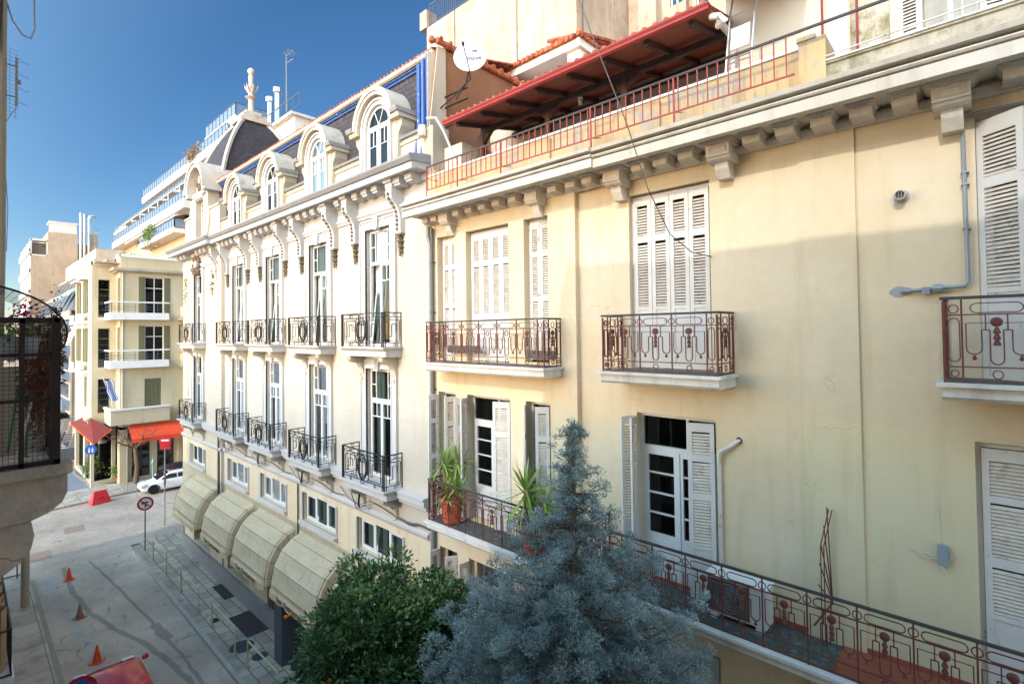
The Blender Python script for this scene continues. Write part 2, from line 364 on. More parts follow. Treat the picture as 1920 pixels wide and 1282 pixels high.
def build(name, mb, m, parent=None, smooth=False, mtx=None):
    me = bpy.data.meshes.new(name); org = ORG.get(parent, Vector((0, 0, 0)))
    o = bpy.data.objects.new(name, me)
    if mtx is None:
        vs = [(x-org.x, y-org.y, z-org.z) for x, y, z in mb.v]; ORG[o] = org
    else:
        vs = mb.v; t = mtx.to_translation()-org; mm = mtx.copy(); mm.translation = t; o.matrix_basis = mm; ORG[o] = None
    me.from_pydata(vs, [], mb.f); me.materials.append(M[m] if isinstance(m, str) else m)
    if smooth: me.polygons.foreach_set('use_smooth', [True]*len(me.polygons))
    import bmesh
    if len(me.polygons) < 60000 and mb.T is not None:
        bm = bmesh.new(); bm.from_mesh(me); bmesh.ops.recalc_face_normals(bm, faces=bm.faces); bm.to_mesh(me); bm.free()
    if smooth:
        try: me.set_sharp_from_angle(angle=radians(40))
        except Exception: pass
    COL.objects.link(o); o.parent = parent
    return o

def tag(o, label=None, cat=None, group=None, kind=None):
    if label: o['label'] = label
    if cat: o['category'] = cat
    if group: o['group'] = group
    if kind: o['kind'] = kind
    return o
def thing(name, loc, label, cat, group=None):
    o = bpy.data.objects.new(name, None); COL.objects.link(o); o.location = loc; o.empty_display_size = .2
    ORG[o] = Vector(loc); return tag(o, label, cat, group)
def copy_tree(o, parent=None):
    c = o.copy(); COL.objects.link(c); c.parent = parent
    for ch in list(o.children): copy_tree(ch, c)
    return c
def put(root, loc, rz=0, label=None, s=None):
    c = copy_tree(root); c.location = loc; c.rotation_euler = (0, 0, rz)
    if s: c.scale = (s, s, s)
    if label: c['label'] = label
    return c
def text(name, body, size, mtx, m, parent, ext=.003):
    cu = bpy.data.curves.new(name, 'FONT'); cu.body = body; cu.size = size; cu.extrude = ext; cu.align_x = 'CENTER'; cu.align_y = 'CENTER'
    cu.materials.append(M[m]); o = bpy.data.objects.new(name, cu); COL.objects.link(o); o.parent = parent
    me = bpy.data.meshes.new_from_object(o.evaluated_get(bpy.context.evaluated_depsgraph_get())); bpy.data.objects.remove(o); o = bpy.data.objects.new(name, me); COL.objects.link(o); o.parent = parent
    mm = mtx.copy(); mm.translation = mm.to_translation()-ORG.get(parent, Vector((0, 0, 0))); o.matrix_basis = mm; return o

def wall(mb, s0, s1, z0, z1, o, holes, depth=.22, thick=True):
    ss = sorted({s0, s1, *[h[0] for h in holes], *[h[1] for h in holes]}); zs = sorted({z0, z1, *[h[2] for h in holes], *[h[3] for h in holes]})
    ss = [x for x in ss if s0 <= x <= s1]; zs = [x for x in zs if z0 <= x <= z1]
    for a, b in zip(ss, ss[1:]):
        for c, d in zip(zs, zs[1:]):
            mx, mz = (a+b)/2, (c+d)/2
            if any(h[0] < mx < h[1] and h[2] < mz < h[3] for h in holes): continue
            mb.face([(a, o, c), (b, o, c), (b, o, d), (a, o, d)])
    for h in holes:
        a, b, c, d = h[:4]; k = o-depth
        mb.face([(a, o, c), (a, k, c), (a, k, d), (a, o, d)]); mb.face([(b, o, c), (b, o, d), (b, k, d), (b, k, c)])
        mb.face([(a, o, d), (a, k, d), (b, k, d), (b, o, d)]); mb.face([(a, o, c), (b, o, c), (b, k, c), (a, k, c)])

def shutter_mesh(w, h, panels, pitch=.05, solid=()):
    """one leaf in local space: x 0..w, y thickness 0..-.035 (outwards), z 0..h. panels: louvred ranges as fractions"""
    fr = MB(); st = min(.07, w*.24); t = .035
    fr.box(0, st, -t, 0, 0, h); fr.box(w-st, w, -t, 0, 0, h)
    zs = sorted(panels); prev = 0
    for a, b in zs+[(1, 1)]:
        za, zb = a*h, b*h
        lo = prev*h
        if prev == 0 and a > .12: fr.box(st, w-st, -t, 0, 0, .09); fr.box(st, w-st, -t*.6, -.008, .09, za-.06); fr.box(st, w-st, -t, 0, za-.06, za)
        else: fr.box(st, w-st, -t, 0, lo, max(za, lo+.05) if a < 1 else h)
        prev = b
    sl = MB()
    for a, b in zs:
        z = a*h+pitch*.5
        while z < b*h-pitch*.3:
            sl.loft([[(x, -.004, z+.018), (x, -.008, z+.022), (x, -t+.004, z-.014), (x, -t+.008, z-.018)] for x in (st, w-st)]); z += pitch
    return fr, sl

def shutter(parent, s, o, z, w, h, panels, ang=0, flip=False, m='wshut', ms='slat', pitch=.05, T='Y', X0=0):
    """hinge at (s, o, z); ang opens it; flip mirrors it so that it hangs to the left of the hinge"""
    fr, sl = shutter_mesh(w, h, panels, pitch)
    if flip:
        for q in (fr, sl): q.v = [(-x, y, zz) for x, y, zz in q.v]
    if T == 'Y': mtx = Matrix.Translation((s, -o, z)) @ Matrix.Rotation(radians(ang), 4, 'Z')
    else: mtx = Matrix.Translation((X0+o, s, z)) @ Matrix.Rotation(radians(90+ang), 4, 'Z')
    fr.T = sl.T = None
    f = build('shutter', fr, m, parent, mtx=mtx)
    me = bpy.data.meshes.new('louvre'); me.from_pydata(sl.v, [], sl.f); me.materials.append(M[ms])
    # slats live in the leaf's own mesh as a second material
    import bmesh
    bm = bmesh.new(); bm.from_mesh(f.data); bm2n = len(bm.faces); bm.from_mesh(me); bm.faces.ensure_lookup_table()
    for q in bm.faces[bm2n:]: q.material_index = 1
    bmesh.ops.recalc_face_normals(bm, faces=bm.faces); bm.to_mesh(f.data); bm.free(); f.data.materials.append(M[ms]); bpy.data.meshes.remove(me)
    return f

# ------------------------------------------------------------------ iron railings
def run_pts(path):
    """path of (s, o) points -> list of (start, direction, length)"""
    out = []
    for a, b in zip(path, path[1:]):
        d = Vector((b[0]-a[0], b[1]-a[1])); out.append((Vector(a), d.normalized(), d.length))
    return out
def arcp(cx, cz, rx, rz, a0, a1, n=8): return [(cx+cos(a0+(a1-a0)*k/n)*rx, cz+sin(a0+(a1-a0)*k/n)*rz) for k in range(n+1)]
def stadium(x0, x1, z0, z1, n=6):
    """capsule outline, long axis whichever is longer"""
    if x1-x0 > z1-z0:
        r = (z1-z0)/2; return arcp(x1-r, z0+r, r, r, -pi/2, pi/2, n)+arcp(x0+r, z0+r, r, r, pi/2, 3*pi/2, n)
    r = (x1-x0)/2; return arcp(x0+r, z1-r, r, r, 0, pi, n)+arcp(x0+r, z0+r, r, r, pi, 2*pi, n)

def yellow_rail(mb, hr, S, d, L, z0, n, medal=None, H=.98, ends=True):
    P = lambda t, z, k=0: (S.x+d.x*t-d.y*k, S.y+d.y*t+d.x*k, z0+z*H)
    C = lambda pts, r=.0075, cl=False: mb.tube([P(*p) for p in pts], r*1.2, 4, closed=cl)
    m = .16 if n else 0
    w = (L-2*m)/max(n, 1)
    for z, r in ((.80, .009), (.19, .009), (.03, .009)): C([(0 if ends else .025, z), (L, z)], r)
    hr.tube([P(-.03 if ends else .03, 1.0), P(L+.03 if ends else L, 1.0)], .025, 4)
    for k in range(n+1): C([(m+k*w, 0), (m+k*w, .98)], .011)
    for x in ((0, L) if ends else (L-.02,)): mb.tube([P(x, 0), P(x, .965)], .019, 4)
    if n:
        for x in (m/2+.01, L-m/2-.01):
            C(stadium(x-.05, x+.05, .25, .76), .007, True); C(arcp(x, .87, .045, .05, 0, 2*pi, 10)[:-1], .007, True); C(arcp(x, .11, .035, .04, 0, 2*pi, 8)[:-1], .007, True)
    for k in range(n):
        x0 = m+k*w; x1 = x0+w; c = (x0+x1)/2
        C(stadium(x0+.075, x1-.075, .82, .93), .007, True)
        if k: C(arcp(x0, .875, .05, .053, 0, 2*pi, 10)[:-1], .007, True)
        C([(c-.055, .62), (c-.055, .29)]+arcp(c, .285, .055, .06, pi, 2*pi, 8)+[(c+.055, .62)])
        for sg in (-1, 1):
            e = x0 if sg < 0 else x1
            C([(c+sg*.09, .80), (c+sg*.09, .62)]); C([(c+sg*.055, .62), (c+sg*.125, .62)])
            a, b = c+sg*.125, e-sg*.035; mx, rx = (a+b)/2, abs(a-b)/2
            pts = [(a, .62), (a, .41)]+[(mx-sg*rx*cos(pi*i/8), .405-.065*sin(pi*i/8)) for i in range(9)]+[(b, .70)]
            C(pts); C([(b, .70), (c+sg*.06, .70)], .005)
            mb.lathe([(.002, 0), (.03, .02), (.012, .035), (.018, .05), (.002, .06)], P(mx, .27), 5)
        C(arcp(c, .11, .042, .05, 0, 2*pi, 10)[:-1], .007, True)
        md = (medal[k % len(medal)] if medal else 1)
        if md:
            cc = P(c, .71); ax = 1 if abs(d.x) > .5 else 0
            mb.lathe([(.001, -.018), (.035, -.018), (.055, -.006), (.055, .006), (.035, .018), (.001, .018)], cc, 12, ax)
            mb.lathe([(.001, -.025), (.02, -.025), (.026, 0), (.02, .025), (.001, .025)], cc, 8, ax)
            for i, zz in enumerate((.58, .51, .44)): mb.lathe([(.03, 0), (.034, .01), (.014, .07)], P(c, zz), 6)
        else: C(arcp(c, .71, .045, .058, 0, 2*pi, 12)[:-1], .008, True)

def white_rail(mb, S, d, L, z0, style, H=.96):
    P = lambda t, z: (S.x+d.x*t, S.y+d.y*t, z0+z*H)
    C = lambda pts, r=.0085, cl=False: mb.tube([P(*p) for p in pts], r*1.45, 4, closed=cl)
    for z, r in ((1, .014), (.87, .009), (.12, .009)): C([(0 if style == 'front' else .015, z), (L, z)], r)
    def bars(x, n=3, st=.055):
        for k in range(n): C([(x+k*st, 0), (x+k*st, 1)], .0095)
    def nest(x0, x1):
        C([(x0, .18), (x0, .74), (x0+.03, .79), (x1-.03, .79), (x1, .74), (x1, .18)], .009, True)
        a = x0+(x1-x0)*.3; b = x1-(x1-x0)*.3
        C([(a, .3), (a, .62)]+arcp((a+b)/2, .62, (b-a)/2, .06, pi, 0, 6)+[(b, .45)], .008); C([(x0+.0, .3), (a, .3)], .008)
        for z in (.935, .06): C(arcp((x0+x1)/2, z, .04, .045, 0, 2*pi, 8)[:-1], .007, True)
    if style == 'front':
        bars(.0); bars(L-.11)
        a, b = .19, L/2-.34; nest(a, b); nest(L-b, L-a)
        c = L/2
        C(arcp(c, .5, .235, .36, 0, 2*pi, 22)[:-1], .012, True); C(arcp(c, .47, .17, .30, pi*.62, 2*pi+pi*.38, 18), .009)
        for sg in (-1, 1):
            C([(c, .78)]+[(c+sg*(.035+.055*sin(t))*1.1, .72+.07*cos(t)) for t in [i*.55 for i in range(9)]], .009)
            C([(c, .25), (c+sg*.06, .19), (c+sg*.1, .24), (c+sg*.07, .3), (c+sg*.03, .28)], .008)
            C([(c+sg*.27, .87), (c+sg*.3, .78), (c+sg*.36, .8)], .008); C([(c+sg*.27, .12), (c+sg*.3, .2), (c+sg*.36, .18)], .008)
            C([(c+sg*.29, .72), (c+sg*.29, .3)], .008)
        C([(c, .78), (c, .2)], .008); C(stadium(c-.1, c+.1, .895, .975), .007, True); C(stadium(c-.1, c+.1, .02, .1), .007, True)
    else:
        bars(.055, 1); C([(L-.01, 0), (L-.01, 1)], .012); nest(.16, L-.06)

# ------------------------------------------------------------------ ground, road, pavements
def sheet(name, x0, x1, y0, y1, z, m, kind='structure', top=None):
    mb = MB()
    if top is None: mb.face([(x0, y0, z), (x1, y0, z), (x1, y1, z), (x0, y1, z)])
    else: mb.box(x0, x1, y0, y1, z, top)
    return tag(build(name, mb, m), kind=kind)
sheet('ground', -700, 500, -500, 700, -.05, 'ground')
sheet('road', -46.8, 60, -6.2, -2.0, 0, 'road')
sheet('cross_road', -46.8, -35.3, -60, -6.2, 0, 'road'); sheet('cross_road', -46.8, -35.3, -2.0, 90, 0, 'road')
sheet('side_street', -200, -46.8, -6.4, -2.6, .0, 'darkroad')
def pavement(name, poly, m, km, kerb_edges):
    mb = MB(); mb.ext(poly, 2, -.04, .13); o = tag(build(name, mb, m), kind='structure')
    kb = MB()
    for a, b in kerb_edges:
        a = Vector(a); b = Vector(b); d = (b-a).normalized(); n = Vector((-d.y, d.x))*.14
        kb.ext([tuple(a), tuple(b), tuple(b+n), tuple(a+n)], 2, -.03, .142)
    tag(build('kerb', kb, km), kind='structure')
R = [(-33.9-1.4*sin(t), -.6-1.4*cos(t)) for t in [i*pi/12 for i in range(7)]]
poly = [(60, -2.0), (60, .4), (-35.3, .4)] + R[::-1]
pavement('pavement', [(60, -2.0), (60, .3), (-32.5, .3), (-32.5, 60), (-35.3, 60), (-35.3, -.6)]+[(-33.9-1.4*cos(t), -.6-1.4*sin(t)) for t in [i*pi/12 for i in range(1, 7)]], 'paving', 'kerb', [((60, -2.0), (-33.9, -2.0)), ((-35.3, -.6), (-35.3, 60))])
pavement('pavement', [(60, -8.95), (60, -6.2), (-33.6, -6.2), (-34.9, -7.4), (-34.9, -60), (-30, -60), (-30, -8.95)], 'paving2', 'greenkerb', [((-33.6, -6.2), (60, -6.2)), ((-34.9, -60), (-34.9, -7.4))])
mb = MB(); mb.ext([(-46.2, -7.0), (-46.2, -4.8), (-47.0, .4), (-47.2, 60), (-50, 60), (-50, 0), (-52, -1.5), (-66, -2.4), (-66, -7)], 2, -.04, .12)
tag(build('pavement', mb, 'paving2'), kind='structure')
mb = MB(); mb.ext([(-50.6, -5.2), (-50.6, -1.75), (-66, -2.5), (-66, -5.2)], 2, .124, .135); tag(build('path', mb, mat('blue_grey_paving', '7d848d', .12, 4, .8, dirt='666b72')), kind='structure')
mb = MB(); mb.ext([(-46.5, -4.6), (-46.65, -3.4), (-46.4, -3.3), (-46.2, -4.7)], 2, .12, .128)
# dark repair strips and a trench scar in the road
def strip(name, pts, wd, z, m):
    mb = MB(); n = len(pts); L = []; Rr = []
    rnd = random.Random(3)
    out = []
    for i in range(n-1):
        for k in range(6):
            t = k/6; out.append((pts[i][0]*(1-t)+pts[i+1][0]*t, pts[i][1]*(1-t)+pts[i+1][1]*t))
    out.append(pts[-1])
    for i, p in enumerate(out):
        wv = wd*(.55+.3*rnd.random()); dx = rnd.uniform(-.03, .03)
        L.append((p[0], p[1]-wv/2+dx, z)); Rr.append((p[0], p[1]+wv/2+dx, z))
    a = mb.P(L); b = mb.P(Rr)
    for i in range(len(a)-1): mb.f.append([a[i], a[i+1], b[i+1], b[i]])
    return tag(build(name, mb, m), kind='structure')
strip('road_repair', [(-34.5, -4.9), (-31, -4.95), (-28, -4.7), (-26, -4.3), (-24, -3.75), (-21.5, -3.3), (-19, -3.1)], .26, .006, 'darkroad')
strip('road_repair', [(-34.6, -3.9), (-31, -3.55), (-27, -3.25), (-24, -3.05), (-22, -2.95), (-19.5, -2.9)], .16, .006, 'darkroad')
strip('road_repair', [(-25, -3.1), (-24, -3.05), (-23.4, -2.95)], .5, .008, 'darkroad')
strip('road_repair', [(-60, -4.8), (-55, -4.8), (-47, -5.2)], .5, .139, 'darkroad')
M['crackconc'] = road_mat('cracked_concrete', 'c6b7a6', 'a09282', 'd8c9b7', True, 4.5)
M['worn'] = road_mat('bleached_patchy_asphalt', 'b3ada4', '98928a', 'c6c0b6')
strip('road_repair', [(-34, -5.5), (-30, -5.45), (-26, -5.2), (-22, -4.9), (-19, -4.6)], .5, .004, 'worn')
mb = MB(); mb.face([(-41.5, -4.2, .006), (-40.2, -4.25, .006), (-40.2, -3.3, .006), (-41.5, -3.25, .006)]); mb.face([(-38, -6.4, .006), (-36.6, -6.4, .006), (-36.6, -5.1, .006), (-38, -5.1, .006)])
tag(build('road_repair', mb, mat('brownish_repair', '9a8578', .15, 5, .9)), kind='structure')

# ------------------------------------------------------------------ windows
def window(parent, T, s0, s1, z0, z1, o, kind='hotel', tilt=0, m='white', curt=.6, fr=.06):
    f = MB(T); g = MB(T); c = MB(T); W = s1-s0; H = z1-z0
    def bar(a, b, c_, d, t=.05, oo=0): f.box(a, b, o-t+oo, o+oo, c_, d)
    bar(s0, s0+fr, z0, z1, .07); bar(s1-fr, s1, z0, z1, .07); bar(s0+fr, s1-fr, z1-fr, z1, .07); bar(s0+fr, s1-fr, z0, z0+fr, .07)
    cx = (s0+s1)/2; gz = z0+fr
    def leaf(a, b, lo, hi, rows=(), vert=None, panel=0, w_=.05):
        bar(a, a+w_, lo, hi, .045, .012); bar(b-w_, b, lo, hi, .045, .012); bar(a+w_, b-w_, hi-w_, hi, .045, .012); bar(a+w_, b-w_, lo, lo+w_+panel, .045, .012)
        for r in rows: bar(a+w_, b-w_, r-.014, r+.014, .03, .006)
        if vert: bar(vert-.012, vert+.012, rows[-1] if rows else lo, hi, .03, .003)
    if kind == 'hotel':
        zt = z0+H*.715; bar(s0+fr, s1-fr, zt-.05, zt+.05, .08, .02)
        q = W*.2
        for x in (s0+fr+q, s1-fr-q): bar(x-.014, x+.014, zt+.05, z1-fr, .03)
        zm = (zt+z1)/2
        bar(s0+fr, s0+fr+q-.014, zm-.014, zm+.014, .03); bar(s1-fr-q+.014, s1-fr, zm-.014, zm+.014, .03)
        r = zt-.05-H*.14
        if tilt != 1: leaf(s0+fr, cx-.01, gz, zt-.05, (r,), (s0+cx)/2+.03)
        if tilt != 2: leaf(cx+.01, s1-fr, gz, zt-.05, (r,), (s1+cx)/2-.03)
        if tilt:      # the leaf tilted in at the top
            a, b = (s0+fr, cx-.01) if tilt == 1 else (cx+.01, s1-fr); lo, hi = gz, zt-.06
            for x0, x1 in ((a, a+.05), (b-.05, b)): f.loft([[(x0, o-.04, lo), (x1, o-.04, lo), (x1, o, lo), (x0, o, lo)], [(x0+.0, o-.3, hi), (x1, o-.3, hi), (x1, o-.26, hi), (x0, o-.26, hi)]])
            f.box(a+.05, b-.05, o-.3, o-.26, hi-.05, hi); f.box(a+.05, b-.05, o-.26, o-.22, r-.015, r+.015)
            g.face([(a, o-.02, lo), (b, o-.02, lo), (b, o-.28, hi), (a, o-.28, hi)])
            xa, xb = (cx, s1) if tilt == 1 else (s0, cx)
            g.face([(xa, o-.03, z0), (xb, o-.03, z0), (xb, o-.03, zt), (xa, o-.03, zt)]); g.face([(s0, o-.03, zt), (s1, o-.03, zt), (s1, o-.03, z1), (s0, o-.03, z1)])
        else: g.face([(s0, o-.03, z0), (s1, o-.03, z0), (s1, o-.03, z1), (s0, o-.03, z1)])
        bar(cx-.04, cx+.04, gz, zt-.05, .05, .02)
    elif kind == 'french':
        zt = z0+H*.79; bar(s0+fr, s1-fr, zt-.04, zt+.04, .09, .02); x = s0+W*.62; bar(x-.02, x+.02, zt+.04, z1-fr, .05)
        lo = z0+H*.27; rows = [lo+(zt-.09-lo)*k/4 for k in (1, 2, 3)]
        leaf(s0+fr, cx, gz, zt-.04, rows, None, H*.22, .085); leaf(cx, s1-fr, gz, zt-.04, rows, None, H*.22, .085); bar(cx-.03, cx+.03, gz, zt-.04, .04, .03)
        for a, b in ((s0+.2, cx-.13), (cx+.13, s1-.2)): 
            if b > a: bar(a, b, z0+.16, lo-.12, .02, .024)
        g.face([(s0, o-.03, z0), (s1, o-.03, z0), (s1, o-.03, z1), (s0, o-.03, z1)])
    elif kind == 'wide':
        for k in (1, 2): x = s0+W*k/3; bar(x-.035, x+.035, gz, z1-fr, .06, .01)
        leaf(s0+fr, s0+W/3-.035, gz, z1-fr); leaf(s0+W*2/3+.035, s1-fr, gz, z1-fr)
        a, b = s0+W/3+.035, s0+W*2/3-.035
        for x0 in (a, b-.05): f.loft([[(x0, o-.04, gz), (x0+.05, o-.04, gz), (x0+.05, o, gz), (x0, o, gz)], [(x0, o-.16, z1-.08), (x0+.05, o-.16, z1-.08), (x0+.05, o-.12, z1-.08), (x0, o-.12, z1-.08)]])
        g.face([(s0, o-.03, z0), (s1, o-.03, z0), (s1, o-.03, z1), (s0, o-.03, z1)])
    elif kind == 'narrow':
        zt = z0+H*.74; bar(s0+fr, s1-fr, zt-.03, zt+.03, .07, .01); 
        for r in (.2, .4, .58): bar(s0+fr, s1-fr, z0+H*r-.012, z0+H*r+.012, .03)
        g.face([(s0, o-.03, z0), (s1, o-.03, z0), (s1, o-.03, z1), (s0, o-.03, z1)])
    elif kind == 'two':
        bar(cx-.03, cx+.03, gz, z1-fr, .06, .01); zt = z0+H*.72; bar(s0+fr, s1-fr, zt-.03, zt+.03, .05, .0)
        g.face([(s0, o-.03, z0), (s1, o-.03, z0), (s1, o-.03, z1), (s0, o-.03, z1)])
    w_ = build('window', f, m, parent)
    build('pane', g, 'glass', w_)
    if curt:
        rows = []; n = 26
        for a, b in ((s0+.02, s0+W*curt/2), (s1-W*curt/2, s1-.02)):
            for k in range(n):
                xa = a+(b-a)*k/n; xb = a+(b-a)*(k+1)/n; da = .025*sin(k*1.9+s0); db = .025*sin((k+1)*1.9+s0)
                c.face([(xa, o-.2+da, z0+.02), (xb, o-.2+db, z0+.02), (xb, o-.2+db, z1-.03), (xa, o-.2+da, z1-.03)])
        build('curtain', c, 'curtain', w_)
    return w_

# ================================================================== YELLOW BUILDING (right)
YB = thing('yellow_apartment_building', (-4, 0, 0), 'yellow plastered old apartment building with ornate red iron balconies and louvred shutters', 'building')
BAY = [(-10.4, -9.72), (-9.3, -7.86), (-7.4, -6.72)]
holes_bay = [(a, b, 11.02 if i != 1 else 10.98, 14.15) for i, (a, b) in enumerate(BAY)] + [(a, b, 7.18, 10.17) for a, b in BAY] + [(a, b, 3.4, 6.22) for a, b in BAY] + [(-9.3, -7.86, .12, 2.6)]
HM = [(-4.85, -3.33, 10.98, 14.2), (-.03, 1.45, 10.98, 14.28), (-4.75, -3.3, 7.18, 10.18), (-.12, 1.4, 7.18, 10.27), (-4.75, -3.3, 3.4, 6.3), (-.12, 1.4, 3.4, 6.3), (2.7, 4.1, 10.98, 14.28), (2.7, 4.1, 7.18, 10.27)]
mb = MB(FAC)
wall(mb, -10.62, -6.0, 0, 14.56, .1, holes_bay, .3); mb.box(-6.0, -5.999, 0, .1, 0, 14.56)
wall(mb, -6.0, 9, 0, 14.56, 0, HM, .24)
mb.box(-1.99, -1.28, .001, .035, 0, 14.5); mb.box(-6.6, -6.0, .1, .125, 0, 14.5)
mb.box(-10.85, -10.62, -.25, .0, 0, 15.0)
mb.box(-10.62, -10.6, -.2, .1, 0, 14.56)
# back, side and roof of the block
mb.box(8.9, 9, -12, 0, 0, 15); mb.box(-10.84, 9, -12, -11.9, 0, 15); mb.box(-10.86, -10.84, -12, 0, 0, 15)
build('wall', mb, 'yellow', YB)
mb = MB(FAC); mb.box(-10.8, 8.9, -11.8, -.3, 14.9, 15.02); build('terrace_floor', mb, 'terracotta', YB)
mb = MB(FAC); mb.box(-10.6, 8.9, -2.2, -2.1, 0, 14.8)
for z in (3.2, 7.0, 10.85): mb.box(-10.6, 8.9, -2.1, -.31, z-.05, z)
build('interior', mb, 'roomdark', YB)
# plinth and stringcourse low down
mb = MB(FAC); mb.box(-10.6, -6.0, .1, .14, 0, .9); mb.box(-6.0, 9, 0, .04, 0, .9); build('plinth', mb, 'greyplaster', YB)

# cornice: bed moulding, soffit, fascia, cap
def prof(mb, s0, s1, pr): mb.ext(pr, 0, s0, s1)
def cornice(name, s0, s1, dz, do, m1, m2):
    a = MB(FAC); prof(a, s0, s1, [(0+do-.0, 14.48+dz), (.07+do, 14.48+dz), (.12+do, 14.56+dz), (.12+do, 14.60+dz), (.03+do, 14.60+dz), (.03+do, 14.67+dz), (.66+do, 14.67+dz), (.66+do, 14.72+dz), (0+do, 14.72+dz)])
    build(name, a, m1, YB)
    a = MB(FAC); prof(a, s0-.02, s1, [(.66+do, 14.62+dz), (.80+do, 14.62+dz), (.80+do, 14.775+dz), (.70+do, 14.78+dz), (.70+do, 14.80+dz), (.81+do, 14.80+dz), (.83+do, 14.825+dz), (.81+do, 14.85+dz), (.68+do, 14.855+dz), (.68+do, 14.89+dz), (.86+do, 14.90+dz), (.88+do, 14.96+dz), (0+do-.6, 15.04+dz), (0+do-.6, 14.72+dz), (.66+do, 14.72+dz)])
    build('cornice_fascia', a, m2, YB)
cornice('cornice', -10.85, -5.1, .0, .06, 'yellow_trim', 'yellow_trim')
cornice('cornice', -5.1, 9, -.005, 0, 'yellow_trim', 'fascia')

def modillion(s, w=.27, o0=.03):
    a = MB(FAC); h = w/2
    a.box(s-h-.04, s+h+.04, o0, .50, 14.635, 14.668)
    a.box(s-h-.02, s+h+.02, o0, .47, 14.61, 14.635)
    a.ext([(o0, 14.61), (.43, 14.61), (.43, 14.515), (.41, 14.50), (o0, 14.485)], 0, s-h, s+h)
    return a
def console(s, big=.36, o=0):
    a = MB(FAC); h = big/2
    a.box(s-h-.07, s+h+.07, .0+o, .52, 14.63, 14.668); a.box(s-h-.035, s+h+.035, 0+o, .49, 14.60, 14.63)
    a.box(s-h, s+h, 0+o, .45, 14.42, 14.60)
    for q in ((s-h+.05, s-h+.075), (s+h-.075, s+h-.05)): a.box(*q, .45, .462, 14.46, 14.57)
    for q in ((14.46, 14.48), (14.55, 14.57)): a.box(s-h+.075, s+h-.075, .45, .46, *q)
    a.ext([(0+o, 14.42), (.42, 14.42), (.40, 14.38), (.33, 14.35), (0+o, 14.35)], 0, s-h, s+h)
    a.ext([(0+o, 14.35), (.30, 14.35), (.27, 14.25), (.22, 14.17), (.18, 14.11), (0+o, 14.11)], 0, s-h*.58, s+h*.58)
    return a
for s in (-6.9, -.23, -3.02, 2.6, -9.75): build('console_bracket', console(s, .36 if s > -4 else .32, .1 if s < -6 else 0), 'yellow_trim', YB)
build('console_bracket', console(-4.95, .34), 'yellow_trim', YB)
for s in (-10.5, -10.15, -9.3, -8.85, -8.4, -7.95, -7.45, -6.35, -5.9, -5.5, -4.42, -4.0, -3.55, -2.52, -2.06, -1.6, -1.14, -.68, .35, .82, 1.3, 1.76, 2.2): build('modillion', modillion(s, .25 if s > -5 else .22, .1 if s < -6 else .03), 'yellow_trim', YB)

# terrace parapet behind the railing
mb = MB(FAC); mb.box(-10.5, -1.83, .2, .34, 15.02, 15.68)
for a, b in ((-7.0, -6.4), (-4.9, -4.0)): mb.box(a, b, .34, .40, 15.03, 15.62)
build('parapet', mb, 'terrace', YB)
mb = MB(FAC); mb.box(-10.5, -1.83, .17, .37, 15.68, 15.72); build('coping', mb, 'white_soffit', YB)
mb = MB(FAC); mb.box(-1.83, -1.5, -.1, .52, 15.02, 15.70); mb.box(-1.85, -1.62, .1, .54, 15.70, 15.76); build('parapet_pier', mb, 'terrace', YB)
mb = MB(FAC); mb.box(-1.5, 9, .36, .46, 15.02, 15.30); mb.box(-1.5, 9, .33, .49, 15.30, 15.33); build('parapet', mb, 'lichen', YB)
# red terrace railing
mb = MB(FAC); mb.tube([(-1.84, .7, 15.2), (-10.05, .7, 15.2)], .016, 4)
s = -10.0
while s < -1.84: mb.tube([(s, .7, 15.2), (s, .7, 15.76)], .0115, 4); s += .158
for s in (-8.9, -7.5, -5.2, -3.6): mb.tube([(s, .7, 15.76), (s, .7, 15.02)], .017, 4); mb.tube([(s, .7, 15.2), (s, .37, 15.3)], .01, 4)
mb.tube([(-10.05, .7, 15.76), (-10.05, .7, 15.02)], .014, 4); mb.tube([(-10.05, .7, 15.5), (-10.05, .1, 15.5)], .01, 4)
tr = build('terrace_railing', mb, 'redrail', YB)
mb = MB(FAC); mb.tube([(-10.06, .7, 15.77), (-.2, .7, 15.77)], .022, 4); build('top_rail', mb, 'handrail', tr)
mb = MB(FAC)
for s in (-1.62, -1.2): mb.tube([(s, .05, 15.3), (s, .05, 18.5)], .018, 5)
build('awning_post', mb, 'redrail', YB)
mb = MB(FAC); mb.tube([(-1.5, .5, 15.40), (-.7, .52, 15.42), (1.2, .52, 15.46), (6, .52, 15.5)], .012, 4); mb.tube([(-1.5, .5, 15.34), (6, .5, 15.345)], .016, 4)
for s in (-.1, .35, .8, 1.4): mb.tube([(s, .52, 15.33), (s, .52, 16.1)], .011, 4)
build('terrace_railing', mb, 'wshut_old', YB)
mb = MB(FAC); mb.tube([(-10.02, .66, 15.48), (-10.02, .68, 15.62), (-9.8, .64, 15.64), (-9.7, .62, 15.58)], .014, 5); build('hook_rail', mb, 'yellowplastic', YB)

